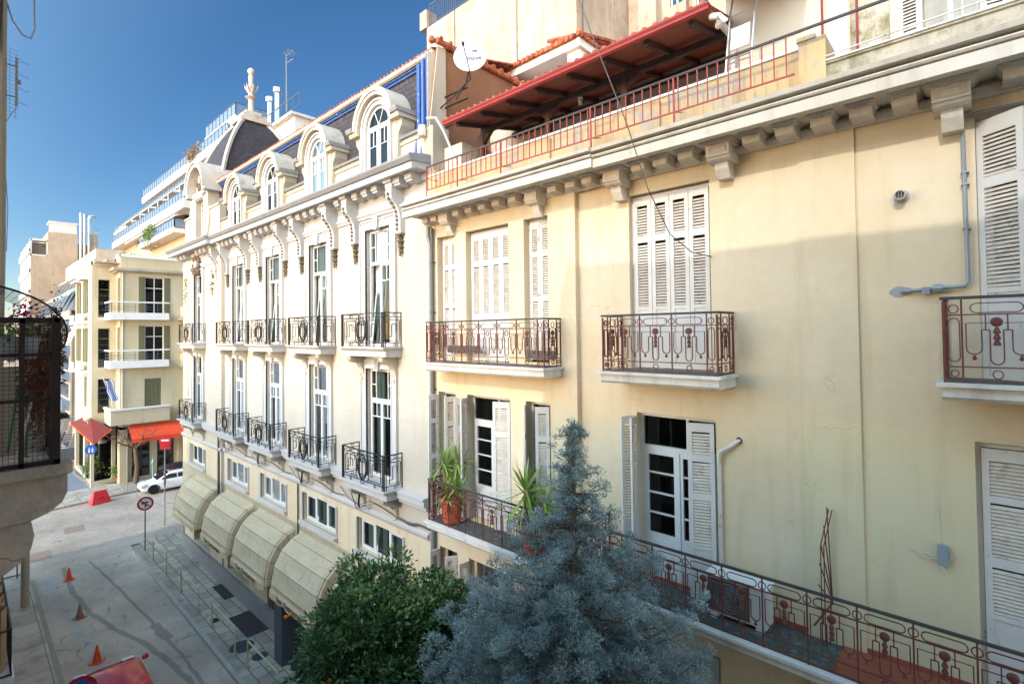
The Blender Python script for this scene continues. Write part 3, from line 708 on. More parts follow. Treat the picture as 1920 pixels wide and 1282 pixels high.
# canopy over the terrace
cz, cy = 16.94, .2
mb = MB(FAC); sl = .23
mb.loft([[(-9.85, cy, cz), (-3.22, cy, cz), (-3.22, cy, cz+.03), (-9.85, cy, cz+.03)], [(-9.85, -3.2, cz+3.4*sl), (-3.22, -3.2, cz+3.4*sl), (-3.22, -3.2, cz+.03+3.4*sl), (-9.85, -3.2, cz+.03+3.4*sl)]])
cn = build('canopy', mb, 'redboard', YB)
mb = MB(FAC)
for s in [-9.6+.86*k for k in range(8)]: mb.loft([[(s, .1, cz-.10), (s+.08, .1, cz-.10), (s+.08, .1, cz-.003), (s, .1, cz-.003)], [(s, -3.1, cz-.10+3.2*sl), (s+.08, -3.1, cz-.1+3.2*sl), (s+.08, -3.1, cz+3.2*sl-.003), (s, -3.1, cz+3.2*sl-.003)]])
mb.box(-9.8, -3.25, -1.05, -.93, cz+.06, cz+.19)
mb.box(-9.8, -3.25, -2.29, -2.17, cz+.30, cz+.42)
build('rafters', mb, 'timber', cn)
for s in (-9.75, -7.5, -5.45):
    mb = MB(FAC); mb.box(s-.07, s+.07, -1.06, -.92, 15.02, cz+.06); mb.ext([(s-.35, cz+.05), (s+.35, cz+.05), (s+.07, cz-.2), (s-.07, cz-.2)], 1, -1.04, -.94)
    build('post', mb, 'timber', cn)
mb = MB(FAC)
pr = [(cy-.0, cz-.05), (cy+.05, cz-.06), (cy+.09, cz-.03), (cy+.09, cz+.01), (cy+.11, cz+.05), (cy+.11, cz+.08), (cy, cz+.08)]
mb.ext(pr, 0, -9.9, -3.17); build('gutter', mb, 'redgutter', cn)
mb = MB(FAC)
s = -9.8
while s < -3.2:
    mb.tube([(s, cy+.06, cz+.1), (s, -3.2, cz+.1+3.4*sl)], .055, 6); s += .21
build('roof_tiles', mb, 'tiles', cn, True)
# rear house wall under the canopy, with lamps
mb = MB(FAC); wall(mb, -10.8, -3.3, 15.0, 17.9, -2.3, [(-9.6, -8.7, 15.02, 17.0), (-6.9, -6.0, 15.02, 17.05), (-4.7, -3.9, 15.8, 16.9)], .12)
mb.box(-9.6, -8.7, -2.5, -2.42, 15.02, 17); mb.box(-6.9, -6.0, -2.5, -2.42, 15.02, 17.05); mb.box(-4.7, -3.9, -2.5, -2.42, 15.8, 16.9)
mb.box(-10.75, -9.9, -3.0, -.35, 15.0, 16.65)
build('penthouse_wall', mb, 'plaster_lit', YB)
mb = MB(FAC); mb.box(-9.5, -8.8, -2.41, -2.36, 15.04, 16.95); mb.box(-6.8, -6.1, -2.41, -2.36, 15.04, 17.0); build('door', mb, 'roomdark', YB)
for s in (-8.1, -5.2): 
    mb = MB(FAC); mb.lathe([(.001, -2.29), (.13, -2.29), (.15, -2.25), (.12, -2.2), (.001, -2.18)], (s, 0, 16.75), 12, 1); build('wall_lamp', mb, 'slabw', YB)
mb = MB(FAC); mb.lathe([(.01, 17.0), (.05, 16.98), (.06, 16.94), (.03, 16.92), (.055, 16.88), (.03, 16.86), (.05, 16.82), (.001, 16.8)], (-6.6, -1, -.0), 10); mb.tube([(-6.6, -1, 16.98), (-6.6, -1, 17.15)], .008, 4); build('hanging_lamp', mb, 'slabw', YB)
# cream wall right of the canopy, drain, ladder rack
mb = MB(FAC); wall(mb, -3.3, -1.45, 15.02, 19, -.9, [], .1); mb.box(-3.3, -3.29, -3.0, -.9, 15.02, 19)
wall(mb, -1.45, 9, 15.02, 19.5, -1.1, [(-.85, .35, 15.9, 18.4), (1.3, 2.5, 15.9, 18.4)], .15); build('penthouse_wall', mb, 'plaster_lit', YB)
mb = MB(FAC); mb.box(-1.45, -.95, -1.1, -1.04, 15.1, 19.5); build('wall_patch', mb, 'lichen', YB)
mb = MB(FAC); mb.ext([(.25, 17.3), (.34, 17.28), (.37, 17.34), (.33, 17.42), (.2, 17.42)], 0, -3.32, -1.9); mb.loft([[(-3.3, .25, 17.4), (-1.9, .25, 17.4), (-1.9, .25, 17.45), (-3.3, .25, 17.45)], [(-3.3, -.9, 17.7), (-1.9, -.9, 17.7), (-1.9, -.9, 17.75), (-3.3, -.9, 17.75)]]); build('upper_gutter', mb, 'redgutter', YB)
mb = MB(FAC); mb.tube([(-3.2, .1, 16.86), (-3.05, .16, 16.78), (-2.98, .1, 16.72), (-3.12, 0, 16.72), (-3.18, -.2, 16.9), (-3.18, -.85, 16.9)], .055, 8); mb.tube([(-3.18, -.85, 16.95), (-3.18, -.85, 15.1)], .05, 8); build('drainpipe', mb, 'slabw', YB, True)
for sx in (-.85, .35): pass
for (a, b) in ((-.85, .35), (1.3, 2.5)):
    w_ = window(YB, FAC, a, b, 15.9, 18.4, -1.2, 'two', m='wshut_old', curt=.4)
    shutter(w_, a, -1.08, 15.92, .3, 2.4, [(.03, .95)], -8, m='wshut_old'); shutter(w_, b, -1.08, 15.92, .3, 2.4, [(.03, .95)], 10, True, m='wshut_old')

# ladder rack leaning on the penthouse wall
LR = thing('towel_ladder_rack', (-2.8, .3, 15.8), 'grey metal ladder rack holding a pale board against the cream penthouse wall', 'rack')
mb = MB(FAC)
for s in (-3.08, -2.68): mb.tube([(s, -.1, 15.72), (s+.03, -.35, 17.0), (s+.12, -.5, 17.9)], .018, 6)
for z in (15.92, 16.12, 16.2, 17.0): mb.tube([(-3.07, -.13-(z-15.72)*.2, z), (-2.66, -.13-(z-15.72)*.2, z)], .014, 5)
build('frame', mb, 'chrome', LR)
mb = MB(FAC); mb.loft([[(-3.0, -.2, 16.32), (-2.7, -.2, 16.32), (-2.7, -.17, 16.32), (-3.0, -.17, 16.32)], [(-3.0, -.28, 16.72), (-2.7, -.28, 16.72), (-2.7, -.25, 16.72), (-3.0, -.25, 16.72)]]); build('board', mb, 'bigwhite', LR)

# closed upper shutters
P3 = [(.06, .2), (.24, .62), (.66, .93)]
def opening(s0, s1, z0, z1, o, n, panels, m='wshut', label=None, pitch=.052):
    f = MB(FAC); t = .05
    f.box(s0, s0+t, o-.06, o, z0, z1); f.box(s1-t, s1, o-.06, o, z0, z1); f.box(s0+t, s1-t, o-.06, o, z1-t, z1)
    w_ = build('window', f, m, YB)
    W = (s1-s0-2*t)/n
    for k in range(n): shutter(w_, s0+t+k*W+.004, o-.005, z0+.02, W-.008, z1-z0-.08, panels, 0, m=m, pitch=pitch)
    return w_
opening(-10.4, -9.72, 11.0, 14.15, -.08, 2, [(.07, .42), (.46, .74), (.78, .95)], 'wshut_old')
opening(-9.3, -7.86, 10.98, 14.13, -.08, 4, [(.36, .74), (.78, .95)])
opening(-7.4, -6.72, 11.05, 14.15, -.08, 2, [(.07, .42), (.46, .74), (.78, .95)], 'wshut_old')
opening(-4.85, -3.33, 10.98, 14.18, -.12, 4, [(.36, .74), (.78, .96)])
opening(-.12, 1.4, 7.18, 10.25, -.10, 2, [(.33, .52), (.56, .78), (.81, .95)], pitch=.045)
opening(2.7, 4.1, 7.18, 10.25, -.10, 2, [(.33, .52), (.56, .78), (.81, .95)])
# upper right french window with its open shutter
w_ = window(YB, FAC, -.03, 1.45, 10.98, 14.27, -.2, 'french', curt=.9)
shutter(w_, .0, -.04, 11.0, .50, 3.2, [(.36, .74), (.78, .94)], -38, pitch=.05); shutter(w_, 1.42, -.04, 11.0, .36, 3.2, [(.36, .74), (.78, .94)], 50, True)
# first floor windows with half-open shutters
w_ = window(YB, FAC, -4.75, -3.3, 7.2, 10.17, -.14, 'french', curt=0)
shutter(w_, -4.74, .0, 7.22, .34, 2.9, [(.36, .72), (.77, .95)], -118); shutter(w_, -4.72, .02, 7.22, .34, 2.9, [(.36, .72), (.77, .95)], -80); shutter(w_, -3.33, .0, 7.22, .42, 2.9, [(.3, .56), (.6, .78), (.82, .95)], 20, True)
w_ = window(YB, FAC, -9.3, -7.86, 7.2, 10.15, -.1, 'french', curt=0)
shutter(w_, -9.28, .1, 7.22, .33, 2.88, [(.3, .72), (.77, .95)], -112); shutter(w_, -9.26, .1, 7.22, .33, 2.88, [(.3, .72), (.77, .95)], -72); shutter(w_, -7.88, .08, 7.22, .42, 2.88, [(.3, .72), (.77, .95)], 22, True)
w_ = window(YB, FAC, -10.4, -9.72, 7.2, 10.15, -.1, 'narrow', curt=.8)
shutter(w_, -10.38, .1, 7.3, .3, 2.8, [(.07, .42), (.46, .74), (.78, .95)], -100); shutter(w_, -9.74, .1, 7.3, .3, 2.8, [(.07, .42), (.46, .74), (.78, .95)], 75, True)
w_ = window(YB, FAC, -7.4, -6.72, 7.2, 10.15, -.1, 'narrow', curt=.8)
shutter(w_, -7.38, .1, 7.3, .34, 2.8, [(.07, .42), (.46, .74), (.78, .95)], -55); shutter(w_, -6.74, .1, 7.3, .3, 2.8, [(.07, .42), (.46, .74), (.78, .95)], 35, True)
for a, b in BAY:
    w_ = window(YB, FAC, a, b, 3.4, 6.2, -.1, 'french' if b-a > 1 else 'narrow', m='slat', curt=.9)
    shutter(w_, a+.02, .1, 3.42, .3, 2.74, [(.07, .42), (.46, .74), (.78, .95)], -95); shutter(w_, b-.02, .1, 3.42, .3, 2.74, [(.07, .42), (.46, .74), (.78, .95)], 60, True)
opening(-4.75, -3.3, 3.4, 6.28, -.10, 4, [(.07, .42), (.46, .74), (.78, .95)]); opening(-.12, 1.4, 3.4, 6.28, -.10, 4, [(.07, .42), (.46, .74), (.78, .95)])

# balconies
def balcony(s0, s1, z, depth, n, medal=None, thick=.16, floor='floorg', base=0, skirt=True):
    f = MB(FAC)
    f.box(s0-.05, s1+.05, base, depth+.06, z-.045, z)
    f.ext([(base, z-.045), (depth, z-.045), (depth, z-.045-thick*.75), (depth-.04, z-.045-thick), (base, z-.045-thick)], 0, s0, s1)
    b = build('balcony', f, 'slabw', YB)
    f = MB(FAC); f.box(s0+.04, s1-.04, base+.01, depth-.06, z+.001, z+.012); build('floor', f, floor, b)
    r = MB(FAC); h = MB(FAC); o = depth-.05
    yellow_rail(r, h, Vector((s0+.03, o)), Vector((1, 0)), s1-s0-.06, z, n, medal)
    for x in (s0+.03, s1-.03):
        yellow_rail(r, h, Vector((x, o)), Vector((0, -1)), o-base, z, 1, [1], ends=False)
    rr = build('railing', r, 'rediron', b); build('handrail', h, 'handrail', rr)
    return b
balcony(-10.17, -6.37, 10.96, .72, 6, [1, 1, 0, 0, 0, 1], base=.1)
balcony(-5.06, -2.96, 10.97, .72, 3)
balcony(-.38, 1.75, 11.04, .72, 3, [1])
balcony(-10.03, -6.20, 7.15, .80, 6, [1, 0, 0, 1, 0, 1], base=.1)
b_ = balcony(-5.4, 2.3, 7.2, .82, 13, [1], floor='floorg')
f = MB(FAC); f.box(-1.55, 2.2, .01, .74, 7.215, 7.23); build('floor', f, 'terracotta', b_)
f = MB(FAC); f.box(-5.3, 2.2, .01, .03, 7.23, 7.3); build('skirting', f, 'terracotta', b_)
# strips of dark cloth along the upper left balcony and rolled mats
for (a, b, z) in ((-9.9, -8.75, 11.3), (-7.3, -6.5, 11.22)):
    f = MB(FAC); f.box(a, b, .17, .18, z-.12, z+.06); build('cloth_strip', f, 'darkpipe', YB)

# pipes and small fittings on the wall
f = MB(FAC); f.tube([(.6, .06, 14.30), (-.12, .06, 14.30), (-.14, .06, 14.26), (-.13, .06, 12.24), (-.16, .06, 12.19), (-.35, .06, 12.18), (-.76, .05, 12.16), (-.8, .0, 12.155)], .022, 8)
for z in (13.6, 13.45, 12.9): f.box(-.17, -.09, 0, .085, z-.01, z+.01)
f.lathe([(.001, -.05), (.05, -.05), (.06, 0), (.05, .05), (.001, .05)], (-.42, .07, 12.175), 8, 0); f.box(-.58, -.5, .03, .09, 12.11, 12.2)
build('gas_pipe', f, 'grey_pipe', YB, True)
f = MB(FAC)
pts = [(-.80+.12*cos(a)*(1+.12*sin(2*a+1)), 12.16+.07*sin(a)*(1+.1*cos(3*a))) for a in [i*pi/12 for i in range(24)]]
f.ext(pts, 1, .001, .006); build('cement_patch', f, mat('cement_patch', '9b9a9c', .1, 9, .9), YB)
f = MB(FAC); f.lathe([(.001, .0), (.085, .0), (.09, .02), (.065, .03), (.062, .16), (.066, .17), (.05, .175), (.045, .15), (.001, .15)], (-.77, 0, 13.42), 18, 1); build('flue_vent', f, 'concrete', YB, True)
f = MB(FAC)
for k in (-.03, 0, .03): f.box(-.77+k-.006, -.77+k+.006, .15, .172, 13.385, 13.455)
build('vent_grille', f, 'dark', YB)
f = MB(FAC); f.ext([(-.77+.125*cos(a)*(1+.12*sin(4*a)), 13.42+.105*sin(a)) for a in [i*pi/12 for i in range(24)]], 1, .001, .005); build('plaster_patch', f, 'yellow_trim', YB)
f = MB(FAC); f.box(-.50, -.40, .01, .07, 8.68, 8.93); f.box(-.395, -.38, .02, .07, 8.77, 8.85); build('wall_box', f, 'greybox', YB)
f = MB(FAC); f.tube([(-.5, .04, 8.76), (-.6, .05, 8.80), (-.68, .04, 8.77), (-.6, .04, 8.72), (-.5, .04, 8.75)], .005, 4); f.tube([(-.68, .02, 8.77), (-.8, .01, 8.80)], .004, 4); f.tube([(-.49, .04, 8.7), (-.44, .05, 8.62), (-.42, .04, 8.58)], .007, 4); f.tube([(-.48, .03, 8.93), (-.49, .01, 9.45)], .004, 4); build('cable', f, 'slabw', YB)
f = MB(FAC); f.tube([(-2.93, -.02, 9.9), (-2.93, .05, 9.9), (-3.08, .09, 9.78), (-3.22, .08, 9.68), (-3.24, .06, 9.5)], .032, 8); build('aircon_hose', f, 'slabw', YB, True)
f = MB(FAC); f.box(-3.27, -3.21, .005, .05, 7.2, 9.5); build('trunking', f, 'slat', YB)
f = MB(FAC); f.ext([(-2.93+.05*cos(a), 9.9+.055*sin(a)) for a in [i*pi/6 for i in range(12)]], 1, .001, .004); build('wall_hole', f, 'dark', YB)
# drainpipes at the joint of the two buildings
f = MB(FAC); f.tube([(-10.74, .12, 15), (-10.74, .12, 14.2), (-10.74, .06, 14.0), (-10.74, .06, 0)], .05, 8); build('drainpipe', f, 'grey_pipe', YB, True)
f = MB(FAC); f.tube([(-10.52, .17, 14.4), (-10.52, .17, 0)], .04, 8)
for z in (13.5, 12.2, 10.2, 8.8, 5.5): f.box(-10.57, -10.47, .1, .22, z, z+.03)
build('drainpipe', f, 'darkpipe', YB, True)

# long slack cable across the shutters
CB = MB(); CB.tube([(-4.87, -1.5, 17.24), (-4.45, -1.5, 16.1), (-4.1, -1.35, 15.0), (-3.98, -.9, 14.0), (-3.85, -.4, 13.3), (-3.62, -.06, 13.0), (-3.29, -.05, 12.89)], .009, 5)
tag(build('slack_cable', CB, 'darkpipe'), 'dark slack cable running down across the terrace railing to the upper shutters', 'cable')

# rusty folding trellis arm on the long balcony
TR = thing('folded_drying_rack', (-1.7, -.12, 7.2), 'folded red brown iron drying rack standing fan-like by the wall on the long balcony', 'drying rack')
mb = MB(FAC)
for s in (-1.76, -1.72): mb.tube([(s-.02, .2, 7.2), (s-.02, .18, 8.6), (s+.08, .12, 9.12)], .009, 4)
for k, (a, b) in enumerate(((-1.76, 9.15), (-1.80, 8.88), (-1.84, 8.62), (-1.86, 8.35), (-1.88, 8.05), (-1.9, 7.86))): mb.tube([(-1.66+.004*k, .12+.01*k, 7.83), (a+.06, .14+.012*k, b)], .009, 4)
mb.tube([(-1.66, .15, 7.82), (-1.86, .3, 7.5)], .012, 4); mb.tube([(-1.68, .12, 7.85), (-1.70, .12, 7.2)], .011, 4)
build('frame', mb, 'rediron', TR)

# air conditioner on the long balcony
AC = thing('air_conditioner', (-2.85, -.35, 7.2), 'white outdoor air conditioner unit behind the railing of the long balcony', 'air conditioner')
mb = MB(FAC); mb.box(-3.3, -2.42, .2, .5, 7.3, 7.86); mb.box(-3.32, -2.40, .18, .52, 7.86, 7.88); mb.box(-3.25, -3.15, .2, .5, 7.2, 7.3); mb.box(-2.58, -2.48, .2, .5, 7.2, 7.3); build('case', mb, 'bigwhite', AC)
mb = MB(FAC); mb.box(-3.28, -2.66, .5, .515, 7.33, 7.83); build('grille', mb, 'darkpipe', AC)
mb = MB(FAC)
for k in range(7): mb.arch(-2.97, 7.58, .03+.03*k, .036+.03*k, .515, .522, 0, 2*pi, 20)
build('fan_guard', mb, 'greybox', AC)

# ================================================================== CREAM HOTEL (centre)
WB = thing('cream_hotel_building', (-20, 0, 0), 'cream neoclassical hotel with slate mansard, arched dormers and black iron balconies', 'building')
CX = [-13.3, -17.05, -20.87, -24.65]; CC = -29.95
HB = []
for c in CX:
    HB += [(c-.66, c+.66, 11.3, 14.84), (c-.66, c+.66, 7.36, 10.62), (c-1.22, c+1.22, 4.98, 5.98)]
HC_ = [(CC-.68, CC+.68, 11.3, 14.84), (CC-.68, CC+.68, 7.36, 10.62), (CC-1.2, CC+1.2, 4.98, 5.95)]
mb = MB(FAC)
wall(mb, -26.45, -10.87, 6.35, 16.0, 0, [h for h in HB if h[3] > 7], .26)
wall(mb, -32.6, -26.45, 6.35, 16.0, .12, HC_[:2], .3)
mb.box(-26.46, -26.45, 0, .12, 0, 16.0)
mb.box(-32.6, -32.59, -11, .12, 0, 16.5); mb.box(-32.6, -10.87, -11.1, -11, 0, 16.5); mb.box(-10.875, -10.865, -11, 0, 0, 19.3)
build('wall', mb, 'cream', WB)
mb = MB(FAC)
wall(mb, -26.45, -10.87, 2.9, 6.35, 0.03, [h for h in HB if h[3] < 7], .2)
wall(mb, -32.6, -26.45, 2.9, 6.35, .15, HC_[2:], .2)
doors = [(-21.4, -19.6, .12, 2.7), (-13.9, -12.3, .12, 2.7)]
wall(mb, -32.6, -10.87, 0, 2.9, .06, doors+[(c-1.3, c+1.3, .9, 2.6) for c in (-17.1, -24.6, -29.6)], .35)
build('lower_wall', mb, 'cream_low', WB)
mb = MB(FAC); mb.box(-32.5, -10.9, -1.5, -1.4, 0, 16)
for z in (3.0, 6.9, 11.1, 15.8): mb.box(-32.5, -10.9, -1.4, -.5, z, z+.06)
for c in CX+[CC]:
    for d in (-1.9, 1.9): mb.box(c+d-.04, c+d+.04, -1.4, -.5, 3.06, 15.8)
build('interior', mb, 'roomdark', WB)
# vertical joints on the low wall
mb = MB(FAC)
for k in range(41):
    s = -32.4+k*.525
    if not any(abs(s-c) < 1.35 for c in CX+[CC]): mb.box(s-.01, s+.01, (.03 if s > -26.45 else .15), (.036 if s > -26.45 else .156), 3.2, 6.1)
    else: mb.box(s-.01, s+.01, (.03 if s > -26.45 else .15), (.036 if s > -26.45 else .156), 3.2, 4.88)
build('wall_grooves', mb, 'slat', WB)
# quoins of the corner bay: grooves
for a, b in ((-32.58, -31.7), (-27.4, -26.47)):
    mb = MB(FAC); z = 7.5
    while z < 15.2: mb.box(a, b, .12, .15, z, z+.37); z += .43
    build('quoin', mb, 'cream_plain', WB)
# string courses
for s0, s1, o in ((-26.45, -10.9, 0), (-32.62, -26.45, .12)):
    mb = MB(FAC)
    mb.ext([(o, 6.98), (.14+o, 6.98), (.14+o, 7.06), (.22+o, 7.1), (.22+o, 7.24), (.26+o, 7.26), (.26+o, 7.31), (o, 7.33)], 0, s0, s1)
    mb.ext([(.03+o, 6.2), (.08+o, 6.2), (.11+o, 6.27), (.11+o, 6.34), (.03+o, 6.38)], 0, s0, s1)
    mb.ext([(o, 15.2), (.05+o, 15.2), (.05+o, 15.26), (.09+o, 15.30), (.09+o, 15.36), (o, 15.38)], 0, s0, s1)
    build('string_course', mb, 'wtrim', WB)
mb = MB(FAC)
for s0, s1, o in ((-26.45, -10.9, 0), (-32.62, -26.45, .12)): mb.ext([(o, 15.38), (.03+o, 15.38), (.03+o, 15.84), (o, 15.84)], 0, s0, s1)
build('frieze', mb, 'wtrim', WB)
# main cornice
for s0, s1, o in ((-26.35, -10.72, 0), (-32.95, -26.35, .18)):
    mb = MB(FAC); mb.ext([(o, 15.78), (.08+o, 15.78), (.12+o, 15.86), (.12+o, 15.98), (.55+o, 15.98), (.55+o, 15.94), (.66+o, 15.94), (.66+o, 16.1), (.6+o, 16.13), (-.3, 16.2), (-.3, 15.9), (o, 15.9)], 0, s0, s1)
    build('cornice', mb, 'wtrim', WB)
    mb = MB(FAC); mb.ext([(.6+o, 16.13), (.68+o, 16.14), (.76+o, 16.24), (.76+o, 16.30), (.2, 16.40), (-.3, 16.40), (-.3, 16.2)], 0, s0-.03, s1+.03)
    build('cornice_gutter', mb, 'greytrim', WB)
def dentil(s, o=0):
    mb = MB(FAC); mb.box(s-.15, s+.15, .1+o, .44+o, 15.80, 15.978); mb.box(s-.18, s+.18, .1+o, .47+o, 15.93, 15.977); mb.box(s-.13, s+.13, .1+o, .40+o, 15.74, 15.80); return mb
brs = []
for c in CX: brs += [c-1.22, c+1.22]
brs.append(-27.1)
x = -11.2
while x > -26.3:
    if all(abs(x-b) > .3 for b in brs): build('dentil_block', dentil(x), 'wtrim', WB)
    x -= .55
for x in (-27.7, -28.3, -28.9, -30.9, -31.5, -32.3): build('dentil_block', dentil(x, .12), 'wtrim', WB)
def scroll(s, o=0, big=1):
    mb = MB(FAC); h = .14
    mb.box(s-h-.05, s+h+.05, o, .52+o, 15.86, 15.976); mb.box(s-h-.02, s+h+.02, o, .46+o, 15.72, 15.86)
    pr = [(o, 15.72), (.44+o, 15.72), (.47+o, 15.6), (.43+o, 15.42), (.3+o, 15.28), (.2+o, 15.1), (.16+o, 14.85), (.17+o, 14.6), (.14+o, 14.5), (o, 14.5)]
    mb.ext(pr, 0, s-h, s+h); mb.lathe([(.001, -h-.01), (.09, -h-.01), (.09, h+.01), (.001, h+.01)], (s, .37+o, 15.58), 12, 0)
    b = build('scroll_bracket', mb, 'wtrim', WB)
    mb = MB(FAC)
    for (oo, z) in ((.475, 15.55), (.455, 15.43), (.37, 15.32), (.28, 15.22), (.22, 15.1), (.19, 14.98), (.18, 14.86), (.185, 14.74), (.18, 14.62)): mb.lathe([(.001, -.05), (.035, -.03), (.045, 0), (.03, .035), (.001, .055)], (s, oo+o, z), 6)
    mb.box(s-.12, s+.12, o, .16+o, 14.44, 14.5)
    for k, (r, z) in enumerate(((.1, 14.38), (.11, 14.28), (.07, 14.2), (.09, 14.12), (.06, 14.04), (.07, 13.98), (.04, 13.9))):
        mb.lathe([(.001, -.05), (r*.8, -.03), (r, .01), (r*.5, .045), (.001, .05)], (s+(.012 if k % 2 else -.012), .07+o, z), 7)
    build('garland', mb, 'stone', b); return b
for s in brs: scroll(s)
# cartouche carving over the corner window, and hanging trophies
def carving(parent, cx, o, cz, w, h, seed=1, shield=True):
    rnd = random.Random(seed); mb = MB(FAC)
    for k in range(46):
        a = rnd.uniform(0, 2*pi); q = rnd.uniform(.35, 1); r = rnd.uniform(.05, .1)*w*1.2
        mb.lathe([(.001, -r), (r*.8, -r*.5), (r, 0), (r*.7, r*.6), (.001, r)], (cx+cos(a)*w*q*.5*(1 if sin(a) < .3 else .8), o+rnd.uniform(.02, .12), cz+sin(a)*h*.5*q), 6)
    c = build('carving', mb, 'stone', parent)
    if shield:
        mb = MB(FAC); mb.lathe([(.001, o), (w*.17, o+.02), (w*.16, o+.14), (.001, o+.2)], (cx, 0, cz), 12, 1); mb.v = [(x, y, cz+(z-cz)*1.35) for x, y, z in mb.v]; build('shield', mb, 'wtrim', c, True)
carving(WB, CC, .16, 15.35, 1.15, 1.1, 3)
for s in (-31.9, -27.55): carving(WB, s, .15, 14.2, .34, 1.5, int(-s), False)
# window surrounds, windows
tl = {0: 1, 1: 1, 2: 1, 3: 0}
for i, c in enumerate(CX+[CC]):
    ob = .12 if c == CC else 0
    for z0, z1, up_ in ((11.3, 14.84, 1), (7.36, 10.62, 0)):
        mb = MB(FAC); a, b = c-.66, c+.66
        for x0, x1 in ((a-.26, a), (b, b+.26)): mb.box(x0, x1, ob, ob+.05, z0-.02, z1+.24); 
        mb.box(a-.30, a-.26, ob, ob+.08, z0-.02, z1+.28); mb.box(b+.26, b+.30, ob, ob+.08, z0-.02, z1+.28)
        mb.box(a, b, ob, ob+.05, z1, z1+.24); mb.box(a-.3, b+.3, ob, ob+.08, z1+.24, z1+.28)
        mb.box(a-.05, a, ob, ob+.065, z0, z1); mb.box(b, b+.05, ob, ob+.065, z0, z1); mb.box(a-.05, b+.05, ob+.0, ob+.066, z1, z1+.05)
        if c != CC or not up_:
            mb.ext([(c-.13, z1+.36), (c+.13, z1+.36), (c+.09, z1-.06), (c-.09, z1-.06)], 1, ob, ob+.13)
            for k in (-.05, 0, .05): mb.box(c+k-.012, c+k+.012, ob+.13, ob+.145, z1+.0, z1+.3)
        build('window_surround', mb, 'wtrim', WB)
        window(WB, FAC, c-.63, c+.63, z0, z1-.03, ob-.09, 'hotel', tilt=(1 if (up_ and i in (0, 1, 2, 3)) else 0), curt=.75)
    window(WB, FAC, c-1.16, c+1.16, 5.02, 5.95, ob-.08, 'wide', curt=.95)
    mb = MB(FAC); mb.box(c-1.3, c+1.3, ob, ob+.18, 4.88, 4.98); mb.box(c-1.28, c-1.22, ob, ob+.08, 4.98, 5.98); mb.box(c+1.22, c+1.28, ob, ob+.08, 4.98, 5.98); build('window_sill', mb, 'wtrim', WB)
# hotel balconies
def hotel_balcony(c, z, hw, ob=0, low=False):
    D = .62+ob; mb = MB(FAC)
    mb.box(c-hw-.06, c+hw+.06, ob, D+.05, z-.05, z)
    mb.ext([(ob, z-.05), (D, z-.05), (D-.03, z-.1), (D-.08, z-.12), (D-.08, z-.28), (ob, z-.30)], 0, c-hw, c+hw)
    b = build('balcony', mb, 'greytrim' if False else 'wtrim', WB)
    for x in (c-hw+.3, c+hw-.3):
        q = MB(FAC); pr = [(ob, z-.30), (D-.1, z-.30), (D-.12, z-.42), (D-.24, z-.5), (D-.4, z-.52), (ob+.12, z-.68), (ob+.08, z-.85), (ob, z-.9)]
        q.ext(pr, 0, x-.11, x+.11)
        for k in range(4): q.box(x-.10+k*.055, x-.07+k*.055, D-.11, D-.095, z-.42, z-.32)
        q.lathe([(.001, -.09), (.05, -.04), (.06, .02), (.001, .08)], (x, ob+.05, z-.97), 6); q.lathe([(.001, -.06), (.035, -.03), (.001, .05)], (x, ob+.04, z-1.1), 6)
        build('console_bracket', q, 'cream_plain', b)
    r = MB(FAC)
    white_rail(r, Vector((c-hw+.02, D-.03)), Vector((1, 0)), 2*hw-.04, z, 'front')
    for x in (c-hw+.02, c+hw-.02): white_rail(r, Vector((x, D-.03)), Vector((0, -1)), D-.03-ob, z, 'side')
    build('railing', r, 'iron', b); return b
for c in CX:
    hotel_balcony(c, 11.3, 1.16); hotel_balcony(c, 7.34, 1.16)
hotel_balcony(CC, 11.3, 1.2, .12); hotel_balcony(CC, 7.34, 1.2, .12)
# attic parapet between dormers
for a, b in ((-12.2, -10.9), (-16.0, -14.2), (-19.8, -17.95), (-23.65, -21.75), (-27.0, -25.6)):
    mb = MB(FAC); mb.box(a, b, -.3, -.02, 16.38, 17.18); mb.box(a, b, -.3, .02, 17.02, 17.09); ap = build('attic_parapet', mb, 'cream_plain', WB)
    mb = MB(FAC); mb.ext([(-.42, 17.18), (.06, 17.18), (.09, 17.24), (-.2, 17.30), (-.42, 17.30)], 0, a, b); build('coping', mb, 'greytrim', ap)
for a, b in ((-32.5, -30.9), (-28.6, -27.0)):
    mb = MB(FAC); mb.box(a, b, -.25, .06, 16.38, 18.0); mb.box(a, b, -.3, .12, 18.0, 18.1); build('attic_parapet', mb, 'cream_plain', WB)
# mansard slope, blue flashing, gutter, tiles
mb = MB(FAC); mb.loft([[(-32.4, -.3, 16.4), (-10.95, -.3, 16.4), (-10.95, -.5, 16.4), (-32.4, -.5, 16.4)], [(-32.4, -.42, 19.2), (-10.95, -.42, 19.2), (-10.95, -.7, 19.2), (-32.4, -.7, 19.2)]]); build('mansard_roof', mb, 'slate', WB)
mb = MB(FAC); mb.box(-28.6, -11.0, -.45, -.36, 19.20, 19.33); mb.box(-28.6, -11.0, -.36, -.30, 19.27, 19.30)
mb.tube([(-11.0, -.12, 19.3), (-11.0, -.14, 17.1), (-11.2, -.1, 16.9), (-11.2, -.02, 16.35)], .07, 8); mb.box(-11.62, -11.5, -.40, -.2, 17.2, 19.25); mb.box(-11.5, -11.08, -.40, -.3, 17.2, 19.2); mb.tube([(-11.32, -.2, 19.3), (-11.32, -.2, 17.5), (-11.4, -.1, 17.3), (-11.45, .0, 16.4)], .06, 8)
build('flashing', mb, 'blue', WB)
